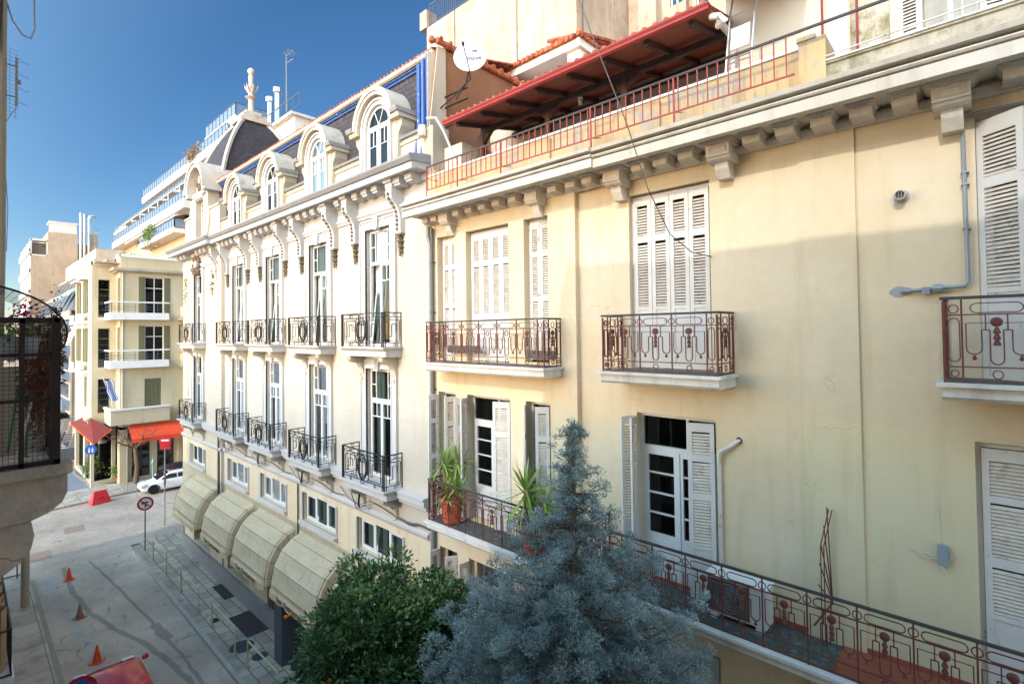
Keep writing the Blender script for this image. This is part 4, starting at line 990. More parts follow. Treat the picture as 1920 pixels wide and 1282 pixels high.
mb = MB(FAC); mb.ext([(-.34, 19.34), (-.26, 19.32), (-.2, 19.35), (-.18, 19.43), (-.34, 19.43)], 0, -29.0, -10.9); build('roof_gutter', mb, 'gutter', WB)
mb = MB(FAC); s = -29.0
while s < -10.85:
    mb.tube([(s, -.2, 19.465), (s, -1.5, 19.85)], .055, 6); s += .19
build('roof_tiles', mb, 'tiles', WB, True)
mb = MB(FAC); mb.loft([[(-29, -.3, 19.42), (-10.87, -.3, 19.42), (-10.87, -.3, 19.45), (-29, -.3, 19.45)], [(-29, -5, 20.6), (-10.87, -5, 20.6), (-10.87, -5, 20.65), (-29, -5, 20.65)]]); build('upper_roof', mb, 'tiles', WB)
# gable wall at the joint and its verge
mb = MB(FAC); mb.ext([(.02, 15.0), (.02, 16.2), (-.02, 17.3), (-.3, 19.5), (-4.4, 19.6), (-4.4, 15.0)], 0, -10.89, -10.8); build('gable_wall', mb, 'brownwall', WB)
mb = MB(FAC); mb.box(-10.9, -10.6, -.5, .05, 15.02, 17.2); mb.ext([(.02, 17.2), (-.28, 19.5), (-.55, 19.5), (-.55, 17.2)], 0, -10.8, -10.76); build('gable_pier', mb, 'greyplaster', WB)
mb = MB(FAC)
y = -.2
while y > -4.4:
    mb.tube([(-10.72, y, 19.60), (-10.72, y-.36, 19.61)], [.09, .075], 7); mb.tube([(-10.95, y-.1, 19.72), (-10.62, y-.1, 19.66)], .06, 6); y -= .34
mb.lathe([(.02, 19.5), (.08, 19.55), (.09, 19.64), (.06, 19.70), (.001, 19.72)], (-10.8, -.1, 0), 8)
build('verge_tiles', mb, 'tiles', WB, True)
mb = MB(FAC)
for k, (y, z) in enumerate(((-.5, 18.15), (-.5, 17.85), (-.5, 17.3))): mb.tube([(-10.78, y, z), (-10.3, y-.45, z+.28)], .025, 5)
build('bracket_rods', mb, 'iron', WB)
mb = MB(FAC); mb.tube([(-10.78, .1, 17.4), (-10.4, .1, 17.3), (-10.2, .0, 16.9), (-9.75, -.1, 15.9)], .035, 6); mb.lathe([(.001, 16.9), (.12, 16.95), (.13, 17.1), (.1, 17.25), (.001, 17.25)], (-10.95, .12, 0), 8); build('drain_hopper', mb, 'gutter', WB)

# dormers
def dormer(c):
    mb = MB(FAC); zs = 17.86; r = .62; z0 = 16.42
    # front wall with arched opening
    for sg in (-1, 1):
        mb.box(c+sg*.62 if sg > 0 else c-.98, c+.98 if sg > 0 else c-.62, -.16, .12, z0, zs)
    n = 16; R1 = .98
    rings = []
    for k in range(n+1):
        a = pi*k/n; rings.append([(c+cos(a)*r, -.16, zs+sin(a)*r*1.02), (c+cos(a)*R1, -.16, zs+sin(a)*R1), (c+cos(a)*R1, .12, zs+sin(a)*R1), (c+cos(a)*r, .12, zs+sin(a)*r*1.02)])
    mb.loft(rings)
    d = build('dormer', mb, 'cream_plain', WB)
    # inner white archivolt
    mb = MB(FAC); mb.arch(c, zs, .62, .74, .0, .15, 0, pi, 18)
    for sg in (-1, 1): mb.box(c+sg*.60 if sg > 0 else c-.74, c+.74 if sg > 0 else c-.60, 0, .16, z0, zs)
    mb.arch(c, zs, .74, .80, .12, .20, 0, pi, 18)
    for sg in (-1, 1): mb.box(c+sg*.74 if sg > 0 else c-.80, c+.80 if sg > 0 else c-.74, .12, .20, z0, zs)
    build('archivolt', mb, 'wtrim', d)
    # hood
    mb = MB(FAC); mb.arch(c, zs+.02, .94, 1.06, -.75, .34, 0, pi, 20); build('hood', mb, 'lead', d, True)
    mb = MB(FAC); mb.arch(c, zs+.02, .84, .94, .12, .30, 0, pi, 20)
    for sg in (-1, 1):
        a, b = (c+.84, c+1.32) if sg > 0 else (c-1.32, c-.84)
        mb.ext([(-.7, zs-.10), (.26, zs-.10), (.30, zs-.02), (.30, zs+.02), (-.7, zs+.02)], 0, a, b)
        p = [(c+sg*.98, zs-.10), (c+sg*1.24, zs-.10), (c+sg*1.2, zs-.3), (c+sg*1.06, zs-.48), (c+sg*1.02, zs-.9), (c+sg*.98, zs-1.4)]
        mb.ext(p, 1, -.5, .10)
    build('hood_moulding', mb, 'cream_plain', d)
    mb = MB(FAC)
    for sg in (-1, 1):
        a, b = (c+1.03, c+1.36) if sg > 0 else (c-1.36, c-1.03)
        mb.ext([(-.72, zs+.02), (.36, zs+.02), (.40, zs+.10), (.40, zs+.14), (-.72, zs+.16)], 0, a, b)
        build('hood_gutter', mb, 'greytrim', d); mb = MB(FAC)
    # side cheeks
    mb = MB(FAC)
    for sg in (-1, 1): mb.box(c+sg*.96-.02, c+sg*.96+.02, -.7, -.16, z0, zs)
    build('cheek', mb, 'cream_plain', d)
    # window
    f = MB(FAC); o = .07; w_ = .60
    f.arch(c, zs, .53, .60, o-.06, o, 0, pi, 16)
    for sg in (-1, 1): f.box(c+sg*.53 if sg > 0 else c-.60, c+.60 if sg > 0 else c-.53, o-.06, o, z0, zs)
    f.box(c-.53, c+.53, o-.07, o+.01, zs-.05, zs+.05); f.box(c-.05, c+.05, o-.06, o+.02, z0, zs-.05); f.box(c-.53, c+.53, o-.06, o, z0, z0+.06)
    for a in (pi*.36, pi*.64): f.loft([[(c+cos(a+q)*.04, o-.03, zs+.05), (c+cos(a)*.04+q*.1, o, zs+.05)] for q in ()]) if False else f.tube([(c, o-.02, zs+.04), (c+cos(a)*.55, o-.02, zs+sin(a)*.55)], .014, 4)
    for sg in (-1, 1): 
        f.box(c+sg*.29-.012, c+sg*.29+.012, o-.04, o-.01, zs-.55, zs-.05); 
        a, b = (c+.05, c+.53) if sg > 0 else (c-.53, c-.05)
        f.box(a, b, o-.04, o-.01, zs-.56, zs-.54); f.box(a, a+.045, o-.05, o+.005, z0, zs-.05); f.box(b-.045, b, o-.05, o+.005, z0, zs-.05); f.box(a, b, o-.05, o+.005, zs-.1, zs-.05)
    ww = build('window', f, 'white', d)
    g = MB(FAC); n = 16; g.f.append(g.P([(c+cos(pi*k/n)*.56, o-.03, zs+sin(pi*k/n)*.56) for k in range(n+1)]+[(c-.56, o-.03, z0), (c+.56, o-.03, z0)])); build('pane', g, 'glass', ww)
    q = MB(FAC); q.box(c-.96, c+.96, -.62, -.6, z0, zs+.9)
    build('room_back', q, 'dark', d)
    q = MB(FAC)
    for a, b in ((c-.55, c-.38), (c+.4, c+.55)):
        for k in range(10):
            xa = a+(b-a)*k/10; xb = a+(b-a)*(k+1)/10; q.face([(xa, -.22+.02*sin(k*2), z0), (xb, -.22+.02*sin(k*2+2), z0), (xb, -.22+.02*sin(k*2+2), zs+.3), (xa, -.22+.02*sin(k*2), zs+.3)])
    build('curtain', q, 'curtain', ww)
    return d
for c in (-13.15, -16.92, -20.78, -24.62): dormer(c)

# corner dormer with arched pediment
c = -29.75
mb = MB(FAC)
wall(mb, c-1.2, c+1.2, 16.42, 19.1, .1, [(c-.62, c+.62, 16.5, 18.7)], .25)
mb.ext([(c+cos(pi*k/16)*1.2, 19.1+sin(pi*k/16)*1.25) for k in range(17)], 1, -.2, .0)
for sg in (-1, 1): mb.ext([(c+sg*1.0, 18.95), (c+sg*1.25, 18.95), (c+sg*1.3, 18.3), (c+sg*1.5, 17.7), (c+sg*1.35, 17.2), (c+sg*1.0, 16.4)], 1, -.4, .14); mb.box(min(c+sg*1.2, c+sg*1.16), max(c+sg*1.2, c+sg*1.16), -1.2, .1, 16.4, 19.1)
d = build('corner_dormer', mb, 'cream_plain', WB)
mb = MB(FAC); mb.arch(c, 19.1, 1.22, 1.42, -.0, .42, 0, pi, 20); mb.box(c-.95, c+.95, .0, .22, 18.9, 19.08); mb.box(c-.85, c-.62, .1, .16, 16.5, 18.7); mb.box(c+.62, c+.85, .1, .16, 16.5, 18.7)
for k in (-.55, -.18, .18, .55): mb.box(c+k-.09, c+k+.09, .1, .22, 18.72, 18.9)
for sg in (-1, 1): mb.box(min(c+sg*1.15, c+sg*1.6), max(c+sg*1.15, c+sg*1.6), -1.2, .40, 18.95, 19.1)
build('pediment', mb, 'wtrim', d)
mb = MB(FAC); mb.arch(c, 19.12, 1.40, 1.52, -1.5, .48, 0, pi, 20); build('hood', mb, 'lead', d, True)
carving(WB, c, .03, 19.75, 1.05, 1.15, 9)
window(WB, FAC, c-.58, c+.58, 16.5, 18.68, -.1, 'hotel', tilt=1, curt=.5)
mb = MB(FAC); mb.box(c-1.1, c+1.1, -1.2, -1.19, 16.42, 19.1); build('room_back', mb, 'roomdark', WB)

# pavilion dome over the corner
cx, cy_, h0 = -30.95, 2.85, 18.0
mb = MB(); n = 12; rings = []
for k in range(n+1):
    t = k/n; r = .55+1.85*(cos(t*pi/2))**.8; z = h0+ (23.9-h0)*t**.9
    rings.append([(cx-r, cy_-r, z), (cx+r, cy_-r, z), (cx+r, cy_+r, z), (cx-r, cy_+r, z)])
mb.loft(rings); dm = build('pavilion_roof', mb, 'slate', WB)
mb = MB()
for sx, sy in ((-1, -1), (1, -1), (1, 1), (-1, 1)):
    pts = []
    for k in range(n+1):
        t = k/n; r = .55+1.85*(cos(t*pi/2))**.8; pts.append((cx+sx*r, cy_+sy*r, h0+(23.9-h0)*t**.9))
    mb.tube(pts, .12, 6)
build('hip_ridge', mb, 'lead', dm, True)
mb = MB(); mb.box(cx-.85, cx+.85, cy_-.85, cy_+.85, 23.75, 23.95); mb.box(cx-.65, cx+.65, cy_-.65, cy_+.65, 23.95, 24.25); mb.box(cx-.42, cx+.42, cy_-.42, cy_+.42, 24.25, 24.5)
fn = build('finial', mb, 'lead', dm)
mb = MB(); mb.lathe([(.3, 24.5), (.17, 24.62), (.15, 25.3), (.26, 25.35), (.34, 25.42), (.16, 25.5), (.14, 25.75), (.24, 25.9), (.3, 26.0), (.14, 26.1), (.13, 26.3), (.15, 26.7), (.1, 26.75), (.19, 26.88), (.2, 27.0), (.12, 27.12), (.001, 27.16)], (cx, cy_, 0), 10)
for k in range(6): a = k*pi/3; mb.tube([(cx+cos(a)*.15, cy_+sin(a)*.15, 25.7), (cx+cos(a)*.32, cy_+sin(a)*.32, 25.95), (cx+cos(a)*.36, cy_+sin(a)*.36, 26.15)], [.05, .04, .01], 4)
build('finial_post', mb, 'lead', dm, True)

# beige dome awnings of the ground floor
AWP = [(0, 4.52), (.42, 4.40), (.80, 4.08), (1.05, 3.62), (1.16, 3.05), (1.18, 2.78)]
def awning(s0, s1, i):
    nS = 16
    def surf(t, j, off=0.0):
        """point on the stretched cloth; j may be fractional between the ribs"""
        j0 = min(int(j), 4); q = j-j0; o = AWP[j0][0]*(1-q)+AWP[j0+1][0]*q; z = AWP[j0][1]*(1-q)+AWP[j0+1][1]*q
        e = .5*abs(2*t-1)**14*.2; sag = .035*sin(pi*q)*(sin(pi*t)**.5 if 0 < t < 1 else 0)
        k = 0 if j <= 0 else 1
        return (s0+(s1-s0)*t, max(.005, o-(e+sag)*k+off), z-(e*.7+sag*.5)*k+off*.5)
    mb = MB(FAC); js = [0, .5, 1, 1.5, 2, 2.5, 3, 3.5, 4, 4.5, 5]
    ids = [mb.P([surf(k/nS, j) for j in js]) for k in range(nS+1)]
    for a, b in zip(ids, ids[1:]):
        for j in range(len(js)-1): mb.f.append([a[j], a[j+1], b[j+1], b[j]])
    for r in (ids[0], ids[-1]):
        ex = mb.P([(s0 if r is ids[0] else s1, 0, 2.78)]); mb.f.append(r+ex)
    aw = build('awning', mb, 'awn', WB, False)
    for p in aw.data.polygons: p.use_smooth = len(p.vertices) == 4
    aw.data.set_sharp_from_angle(angle=radians(14))
    mb = MB(FAC)
    for j in (1, 2, 3, 4): mb.tube([surf(k/nS, j, .002) for k in range(nS+1)], .006, 4)
    for t in (.02, .98): mb.tube([surf(t, j, .004) for j in js], .007, 4)
    for t, s in ((0, s0), (1, s1)):
        for j in (1, 2, 3, 4): q = surf(t, j); mb.tube([(s, .02, 3.6-.2*j), q], .006, 4)
    build('seam', mb, 'textbrown', aw)
    # scalloped valance
    mb = MB(FAC); n = 24; a = []; b = []
    for k in range(n+1):
        t = k/n; s = s0+.04+(s1-s0-.08)*t; a.append((s, 1.13+.02*sin(k*1.3), 2.86)); b.append((s, 1.14+.02*sin(k*1.3+.5), 2.58-.06*abs(sin(t*pi*3))))
    ia = mb.P(a); ib = mb.P(b)
    for k in range(n): mb.f.append([ia[k], ia[k+1], ib[k+1], ib[k]])
    build('valance', mb, 'awn', aw)
    if i < 3: text('lettering', 'Bar  Restaurant', .3, Matrix.Translation(((s0+s1)/2, -1.175, 2.72)) @ Matrix.Rotation(pi/2, 4, 'X'), 'textbrown', aw)
for i, (a, b) in enumerate(((-18.55, -15.2), (-22.35, -18.95), (-26.15, -22.75), (-30.5, -26.9), (-14.8, -11.4))): awning(a, b, i)
# dark entrance doors and shop windows beneath
for a, b, z0, z1 in doors+[(c-1.3, c+1.3, .9, 2.6) for c in (-17.1, -24.6, -29.6)]:
    mb = MB(FAC); mb.box(a, b, -.3, -.28, z0, z1); g = build('shop_window', mb, 'carglass', WB)
    mb = MB(FAC); mb.box(a, a+.08, -.28, -.2, z0, z1); mb.box(b-.08, b, -.28, -.2, z0, z1); mb.box((a+b)/2-.04, (a+b)/2+.04, -.28, -.2, z0, z1); build('frame', mb, 'timber', g)
mb = MB(FAC); mb.box(-18.8, -18.2, .05, .85, .13, 2.5); build('entrance_pier', mb, 'darkpost', WB)
mb = MB(FAC); mb.box(-32.6, -11, .06, .2, .13, .85); build('plinth', mb, 'greytrim', WB)
# pipes and loose cables on the low wall
mb = MB(FAC); mb.tube([(-26.7, .2, 6.9), (-26.7, .2, 2.8)], .05, 6); mb.tube([(-18.6, .08, 6.3), (-18.6, .08, 4.2)], .03, 6); build('drainpipe', mb, 'darkpipe', WB, True)
mb = MB(FAC)
for c in (-13.3, -17.05, -20.9, -24.7):
    mb.tube([(c-2.2, .1, 6.75), (c-1.5, .16, 6.5), (c-.9, .2, 6.45), (c-.2, .2, 6.7), (c+.4, .16, 6.62), (c+1.2, .1, 6.45), (c+1.8, .08, 6.5)], .013, 4)
    mb.tube([(c-1.6, .12, 6.9), (c-1.0, .2, 6.3), (c-.4, .22, 6.55)], .016, 4)
mb.tube([(-12.2, .1, 6.5), (-11.7, .12, 6.45), (-11.3, .12, 6.55), (-10.8, .1, 6.52)], .03, 5)
build('cable', mb, 'darkpipe', WB)
for c in (-13.3, -17.05, -20.9):
    mb = MB(FAC); mb.tube([(c-.5, .4, 6.9), (c-.5, .42, 6.6), (c-.42, .44, 6.55)], .03, 6); build('flood_lamp', mb, 'iron', WB)

# ================================================================== CAMERA-SIDE BUILDINGS (cast the street's shade)
def block(name, label, x0, x1, y0, y1, h, m, storeys, cat='building', base=3.6, st=3.6, par=.0):
    t = thing(name, ((x0+x1)/2, (y0+y1)/2, 0), label, cat)
    mb = MB(); mb.box(x0, x1, y0, y1, 0, h); build('wall', mb, m, t)
    return t
CBG = block('tall_apartment_building', 'tall cream apartment block on the near side of the street, directly behind the viewpoint', -4.8, 14, -30, -8.95, 18.1, 'plaster_lit', 5)
f = MB(); f.box(-4.9, 14.1, -30.1, -8.85, 18.1, 18.3); build('roof_slab', f, 'slabw', CBG)
for z in (3.6, 7.3, 11.0, 14.7):
    for x in (-3.4, .2, 3.8, 7.4, 11):
        w_ = window(CBG, lambda s, o, z_: (s, o, z_), x, x+1.2, z, z+2.2, -8.9, 'two', curt=0)
LBG = thing('low_street_building', (-20, -15, 0), 'low pale building along the near side of the street on the left', 'building')
mb = MB(); mb.box(-34.4, -4.85, -28, -8.95, 0, 9.6); mb.box(-34.4, -34.2, -28, -8.95, 9.6, 10.05); mb.box(-34.2, -4.85, -9.2, -8.95, 9.6, 10.05); build('wall', mb, 'concrete', LBG)
# row of ground floor openings and upper windows on its street side
for x in range(8):
    xx = -33+x*3.4
    for z, hh in ((.3, 2.4), (4.0, 2.3), (7.2, 1.9)): window(LBG, lambda s, o, z_: (s, o, z_), xx, xx+1.3, z, z+hh, -8.9, 'two', curt=0)

# near left balcony with its weld-mesh cage
NB_ = thing('caged_balcony', (-5.5, -8.5, 10.8), 'cracked concrete balcony enclosed by a rusty mesh cage at the left edge', 'balcony')
def rr(x0, x1, y0, y1, r, n=6):
    """slab outline with a rounded +x +y corner"""
    return [(x0, y0), (x1, y0)]+[(x1-r+r*cos(a), y1-r+r*sin(a)) for a in [i*pi/2/n for i in range(n+1)]]+[(x0, y1)]
mb = MB(); mb.ext(rr(-6.8, -4.25, -8.98, -8.01, .04), 2, 10.84, 10.90); build('slab', mb, 'crackconc', NB_)
mb = MB(); mb.ext([(-8.98, 10.84), (-8.035, 10.84), (-8.035, 10.72), (-8.06, 10.66), (-8.12, 10.61), (-8.2, 10.58), (-8.98, 10.57)], 0, -6.7, -4.29); build('slab_edge', mb, 'crackconc', NB_)
mb = MB(); mb.ext([(-8.98, 10.57), (-8.20, 10.57), (-8.185, 10.48), (-8.20, 10.40), (-8.25, 10.33), (-8.32, 10.28), (-8.45, 10.25), (-8.98, 10.22)], 0, -4.95, -4.32); build('corbel', mb, 'crackconc', NB_)
mb = MB(); yb = -8.07; zt = 11.82
def bx(x0, x1, y0, y1, z0, z1): mb.box(x0, x1, y0, y1, z0, z1)
bx(-4.345, -4.30, yb-.045, yb, 10.90, zt); bx(-4.34, -4.31, -8.9, yb, zt-.035, zt); bx(-4.34, -4.31, -8.9, yb, 10.905, 10.93)
bx(-4.34, -4.31, -8.26, -8.235, 10.9, zt); bx(-4.34, -4.32, -8.9, yb, 11.30, 11.32); bx(-4.34, -4.32, -8.9, yb, 11.58, 11.6)
bx(-6.7, -4.3, yb-.03, yb, zt-.03, zt); bx(-6.7, -4.3, yb-.03, yb, 10.905, 10.93)
for x in (-4.85, -5.4, -6.0, -6.6): bx(x-.012, x+.012, yb-.025, yb, 10.9, zt)
cg = build('cage_frame', mb, 'rust', NB_)
mb = MB(); 
y = -8.9
while y < yb: mb.tube([(-4.325, y, 10.92), (-4.325, y, zt)], .0016, 3); y += .026
z = 10.94
while z < zt: mb.tube([(-4.325, -8.9, z), (-4.325, yb, z)], .0016, 3); z += .026
x = -6.7
while x < -4.3: mb.tube([(x, yb-.01, 10.92), (x, yb-.01, zt)], .0016, 3); x += .03
build('wire_mesh', mb, 'rust', cg)
# bulged wire basket above
mb = MB()
def basket(a, t): # a 0..1 outward/up arc, t along x
    ang = a*pi*.72
    return (-4.3-t*1.4, -8.5+.46*sin(ang)*.98+.02, 11.80+.20*cos(ang)*1.0+.02)
mb.tube([(-4.3, -8.6+.56*sin(a), 11.72+.32*cos(a)) for a in [i*pi*.62/12 for i in range(13)]], .006, 5)
for k in range(13):
    pts = [(-4.3-.1*k, -8.6+.56*sin(a), 11.72+.32*cos(a)) for a in [i*pi*.62/12 for i in range(13)]]; mb.tube(pts, .0018, 3)
for i in range(27):
    a = i*pi*.62/26; mb.tube([(-4.3, -8.6+.56*sin(a), 11.72+.32*cos(a)), (-5.5, -8.6+.56*sin(a), 11.72+.32*cos(a))], .0018, 3)
build('wire_hood', mb, 'rust', NB_)

# window box and clutter in the cage
PL = thing('planter_box', (-4.6, -8.3, 11.6), 'white plastic planter with magenta flowers inside the mesh cage', 'planter')
mb = MB(); mb.loft([[(-4.5, -8.5, 11.56), (-4.36, -8.5, 11.56), (-4.36, -8.18, 11.56), (-4.5, -8.18, 11.56)], [(-4.54, -8.52, 11.70), (-4.35, -8.52, 11.70), (-4.35, -8.16, 11.70), (-4.54, -8.16, 11.70)]]); build('box', mb, 'planter', PL)
def leaf_cloud(name, pts, m, parent, size=(.05, .02), seed=1, nrm=None, curl=.3, shade=None):
    """pts: (N,3) leaf positions; each leaf is a small folded quad with random direction"""
    rng = np.random.default_rng(seed); N = len(pts); P = np.asarray(pts, float)
    d = rng.normal(size=(N, 3)); 
    if nrm is not None: d = d*curl+nrm
    d /= np.linalg.norm(d, axis=1)[:, None]
    u = np.cross(d, rng.normal(size=(N, 3))); u /= np.linalg.norm(u, axis=1)[:, None]
    L = size[0]*rng.uniform(.6, 1.25, N)[:, None]; Wd = size[1]*rng.uniform(.7, 1.2, N)[:, None]
    nn = np.cross(d, u)
    v = np.empty((N, 4, 3)); v[:, 0] = P; v[:, 1] = P+d*L*.5+u*Wd+nn*Wd*.3; v[:, 2] = P+d*L; v[:, 3] = P+d*L*.5-u*Wd+nn*Wd*.3
    org = ORG.get(parent, Vector((0, 0, 0))); v -= np.array(org)
    me = bpy.data.meshes.new(name); me.vertices.add(4*N); me.vertices.foreach_set('co', v.reshape(-1))
    me.loops.add(4*N); me.loops.foreach_set('vertex_index', np.arange(4*N)); me.polygons.add(N)
    me.polygons.foreach_set('loop_start', np.arange(N)*4); me.polygons.foreach_set('loop_total', np.full(N, 4)); me.update(calc_edges=True)
    sh = rng.uniform(0, 1, N) if shade is None else shade
    at = me.attributes.new('shade', 'FLOAT', 'FACE'); at.data.foreach_set('value', np.asarray(sh, dtype=np.float32))
    me.materials.append(M[m]); o = bpy.data.objects.new(name, me); COL.objects.link(o); o.parent = parent; ORG[o] = org
    return o
rg = np.random.default_rng(5)
leaf_cloud('leaves', rg.normal(size=(260, 3))*[.08, .12, .04]+[-4.45, -8.35, 11.74], 'leaf_pot', PL, (.035, .012), 2)
leaf_cloud('flowers', rg.normal(size=(120, 3))*[.03, .035, .035]+[-4.45, -8.24, 11.84], 'bougain', PL, (.02, .01), 3)
HP = thing('dried_hanging_plant', (-4.6, -8.15, 11.3), 'dried brown hanging plant against the inside of the mesh cage', 'plant')
leaf_cloud('dry_foliage', rg.normal(size=(1500, 3))*[.05, .035, .16]+[-4.5, -8.17, 11.42], 'brownleaf', HP, (.03, .008), 4)
leaf_cloud('dry_foliage', rg.normal(size=(1300, 3))*[.04, .018, .14]+[-5.0, -8.03, 11.6], 'brownleaf', HP, (.03, .008), 6)
GT = thing('garden_tools', (-4.6, -8.3, 10.9), 'green and white garden tool handles leaning inside the mesh cage', 'tools')
for i, (a, b, m) in enumerate((((-4.45, -8.30, 10.98), (-4.55, -8.25, 11.38), 'greenrod'), ((-4.42, -8.22, 10.95), (-4.5, -8.2, 11.36), 'greenrod'), ((-4.4, -8.26, 10.96), (-4.46, -8.19, 11.3), 'slabw'))):
    mb = MB(); mb.tube([a, b], .008, 6); build('handle', mb, m, GT)
mb = MB(); mb.box(-4.9, -4.88, -8.7, -8.1, 10.9, 11.5); tag(build('plain_board', mb, 'greyplaster'), 'grey flat board standing inside the caged balcony', 'board')
# antenna on its mast and loose cables, high at the left edge
AN = thing('tv_antenna', (-5.2, -8.31, 11.8), 'grid television antenna on a tan mast at the left edge of the sky', 'antenna')
mb = MB(); mb.tube([(-5, -8.325, 10.9), (-5, -8.315, 12.3), (-5, -8.32, 15.2)], .022, 8); build('mast', mb, 'utility', AN, True)
mb = MB()
for z in (13.62, 13.40): mb.tube([(-5, -8.33, z), (-5, -8.245, z)], .006, 4)
mb.box(-5.01, -4.99, -8.255, -8.24, 13.34, 13.68); mb.box(-5.015, -4.985, -8.25, -8.225, 13.50, 13.525)
mb2 = MB()
for k in range(4): mb2.tube([(-5.02, -8.34+.03*k, 13.25+.0*k), (-5.02, -8.34+.03*k, 13.78-.02*k)], .0016, 3)
z = 13.26
while z < 13.76: mb2.tube([(-5.02, -8.35, z+.02), (-5.02, -8.235, z)], .0012, 3); z += .028
for k in range(4):
    z = 13.36+.1*k; mb2.tube([(-5, -8.24, z+.02), (-4.95, -8.19, z-.03)], .0012, 3); mb2.tube([(-5, -8.24, z), (-5.0, -8.18, z)], .0010, 3)
build('boom', mb, 'pole', AN); build('reflector_grid', mb2, 'darkpost', AN)
mb = MB(); mb.tube([(-5, -8.24, 13.33), (-5, -8.27, 13.28), (-5, -8.30, 13.2), (-5, -8.30, 12.9), (-5.0, -8.285, 12.6), (-5, -8.29, 12.3)], .003, 4); mb.tube([(-5, -8.31, 14.1), (-5, -8.27, 13.94), (-5, -8.22, 13.86), (-5, -8.175, 13.85), (-5, -8.155, 13.93), (-5, -8.16, 14.2), (-5, -8.2, 14.7)], .0055, 6)
build('antenna_cable', mb, 'grey_pipe', AN, True)
mb = MB(); mb.loft([[(-5, -8.42, 13.7), (-4.96, -8.42, 13.7), (-4.96, -8.335, 13.7), (-5, -8.335, 13.7)], [(-5, -8.42, 14.9), (-4.96, -8.42, 14.9), (-4.96, -8.27, 14.9), (-5, -8.27, 14.9)]]); tag(build('roof_bargeboard', mb, 'timber'), 'dark brown sloping board at the top left edge', 'board')

# low left balcony with blinds
LB = thing('screened_balcony', (-15, -8, 6), 'lower balcony with black railing and reed screens at the bottom left', 'balcony')
mb = MB(); mb.box(-19, -13.9, -8.95, -7.75, 5.0, 5.15); build('slab', mb, 'slabw', LB)
mb = MB()
for pth in ([(-19, -7.8), (-13.95, -7.8)], [(-13.95, -7.8), (-13.95, -8.9)]):
    (xa, ya), (xb, yb_) = pth
    for z in (6.05, 5.2): mb.tube([(xa, ya, z), (xb, yb_, z)], .02, 4)
    n = int(max(abs(xb-xa), abs(yb_-ya))/.14)
    for k in range(n+1): t = k/n; mb.tube([(xa+(xb-xa)*t, ya+(yb_-ya)*t, 5.15), (xa+(xb-xa)*t, ya+(yb_-ya)*t, 6.05)], .009, 4)
build('railing', mb, 'iron', LB)
mb = MB()
for k in range(5):
    x0 = -18.8+.95*k; pts = [(x0+.9*t/8, -7.9+.05*sin(t*1.3)) for t in range(9)]
    a = mb.P([(x, y, 5.2) for x, y in pts]); b = mb.P([(x, y, 6.35+.04*sin(x*3)) for x, y in pts])
    for i in range(8): mb.f.append([a[i], a[i+1], b[i+1], b[i]])
build('reed_screen', mb, 'bamboo', LB)
ACB = thing('old_air_conditioner', (-14.6, -8.4, 5.2), 'white air conditioner with dark grille on the lower left balcony', 'air conditioner')
mb = MB(); mb.box(-15.0, -14.2, -8.65, -8.1, 5.3, 6.3); build('case', mb, 'bigwhite', ACB)
mb = MB()
for k in range(7): mb.box(-14.2, -14.19, -8.35, -8.12, 5.45+.1*k, 5.5+.1*k)
build('grille', mb, 'rubber', ACB)

# ================================================================== STREET FURNITURE
gr = thing('guard_rail', (-30.8, -1.62, .13), 'worn yellow kerb guard rail next to the no left turn sign', 'guard rail', 'yellow guard rails along the kerb')
mb = MB()
for x in (-1.25, 1.25): mb.tube([(x, 0, 0), (x, 0, .88), (x*.975, 0, .93)], .028, 7)
mb.tube([(-1.24, 0, .9), (-1.2, 0, .94), (1.2, 0, .94), (1.24, 0, .9)], .028, 7); mb.v = [(x-30.8, y-1.62, z+.13) for x, y, z in mb.v]
build('tube_frame', mb, 'yrail', gr, True)
mb = MB()
for x in (-1.25, 1.25): mb.box(x-.08, x+.08, -.08, .08, 0, .015)
mb.v = [(x-30.8, y-1.62, z+.13) for x, y, z in mb.v]; build('foot_plate', mb, 'pole', gr)
for (x, l) in ((-25.7, 'yellow kerb guard rail beside the dark doormats, second from the crossing'), (-21.5, 'yellow kerb guard rail beside the two manhole covers'), (-17.8, 'yellow kerb guard rail partly cut by the bottom edge of the photo')):
    put(gr, (x, -1.66, .13), 0, l)
cone = thing('traffic_cone', (-32.6, -4.9, 0), 'bright orange traffic cone nearest to the sunlit crossing', 'traffic cone', 'traffic cones on the road')
mb = MB(); mb.lathe([(.14, .03), (.028, .58), (.02, .6), (.001, .6)], (-32.6, -4.9, 0), 16); build('body', mb, 'orange', cone, True)
mb = MB(); mb.ext([(-.2, -.14), (-.14, -.2), (.14, -.2), (.2, -.14), (.2, .14), (.14, .2), (-.14, .2), (-.2, .14)], 2, 0, .035); mb.v = [(x-32.6, y-4.9, z) for x, y, z in mb.v]; build('base', mb, 'orange', cone)
c2 = put(cone, (-27.9, -5.07, 0), .4, 'faded dull brown traffic cone in the middle of the three')
for ch in c2.children: ch.data = ch.data.copy(); ch.data.materials[0] = M['dullcone']
put(cone, (-23.7, -5.1, 0), .8, 'orange traffic cone standing just beyond the red car')
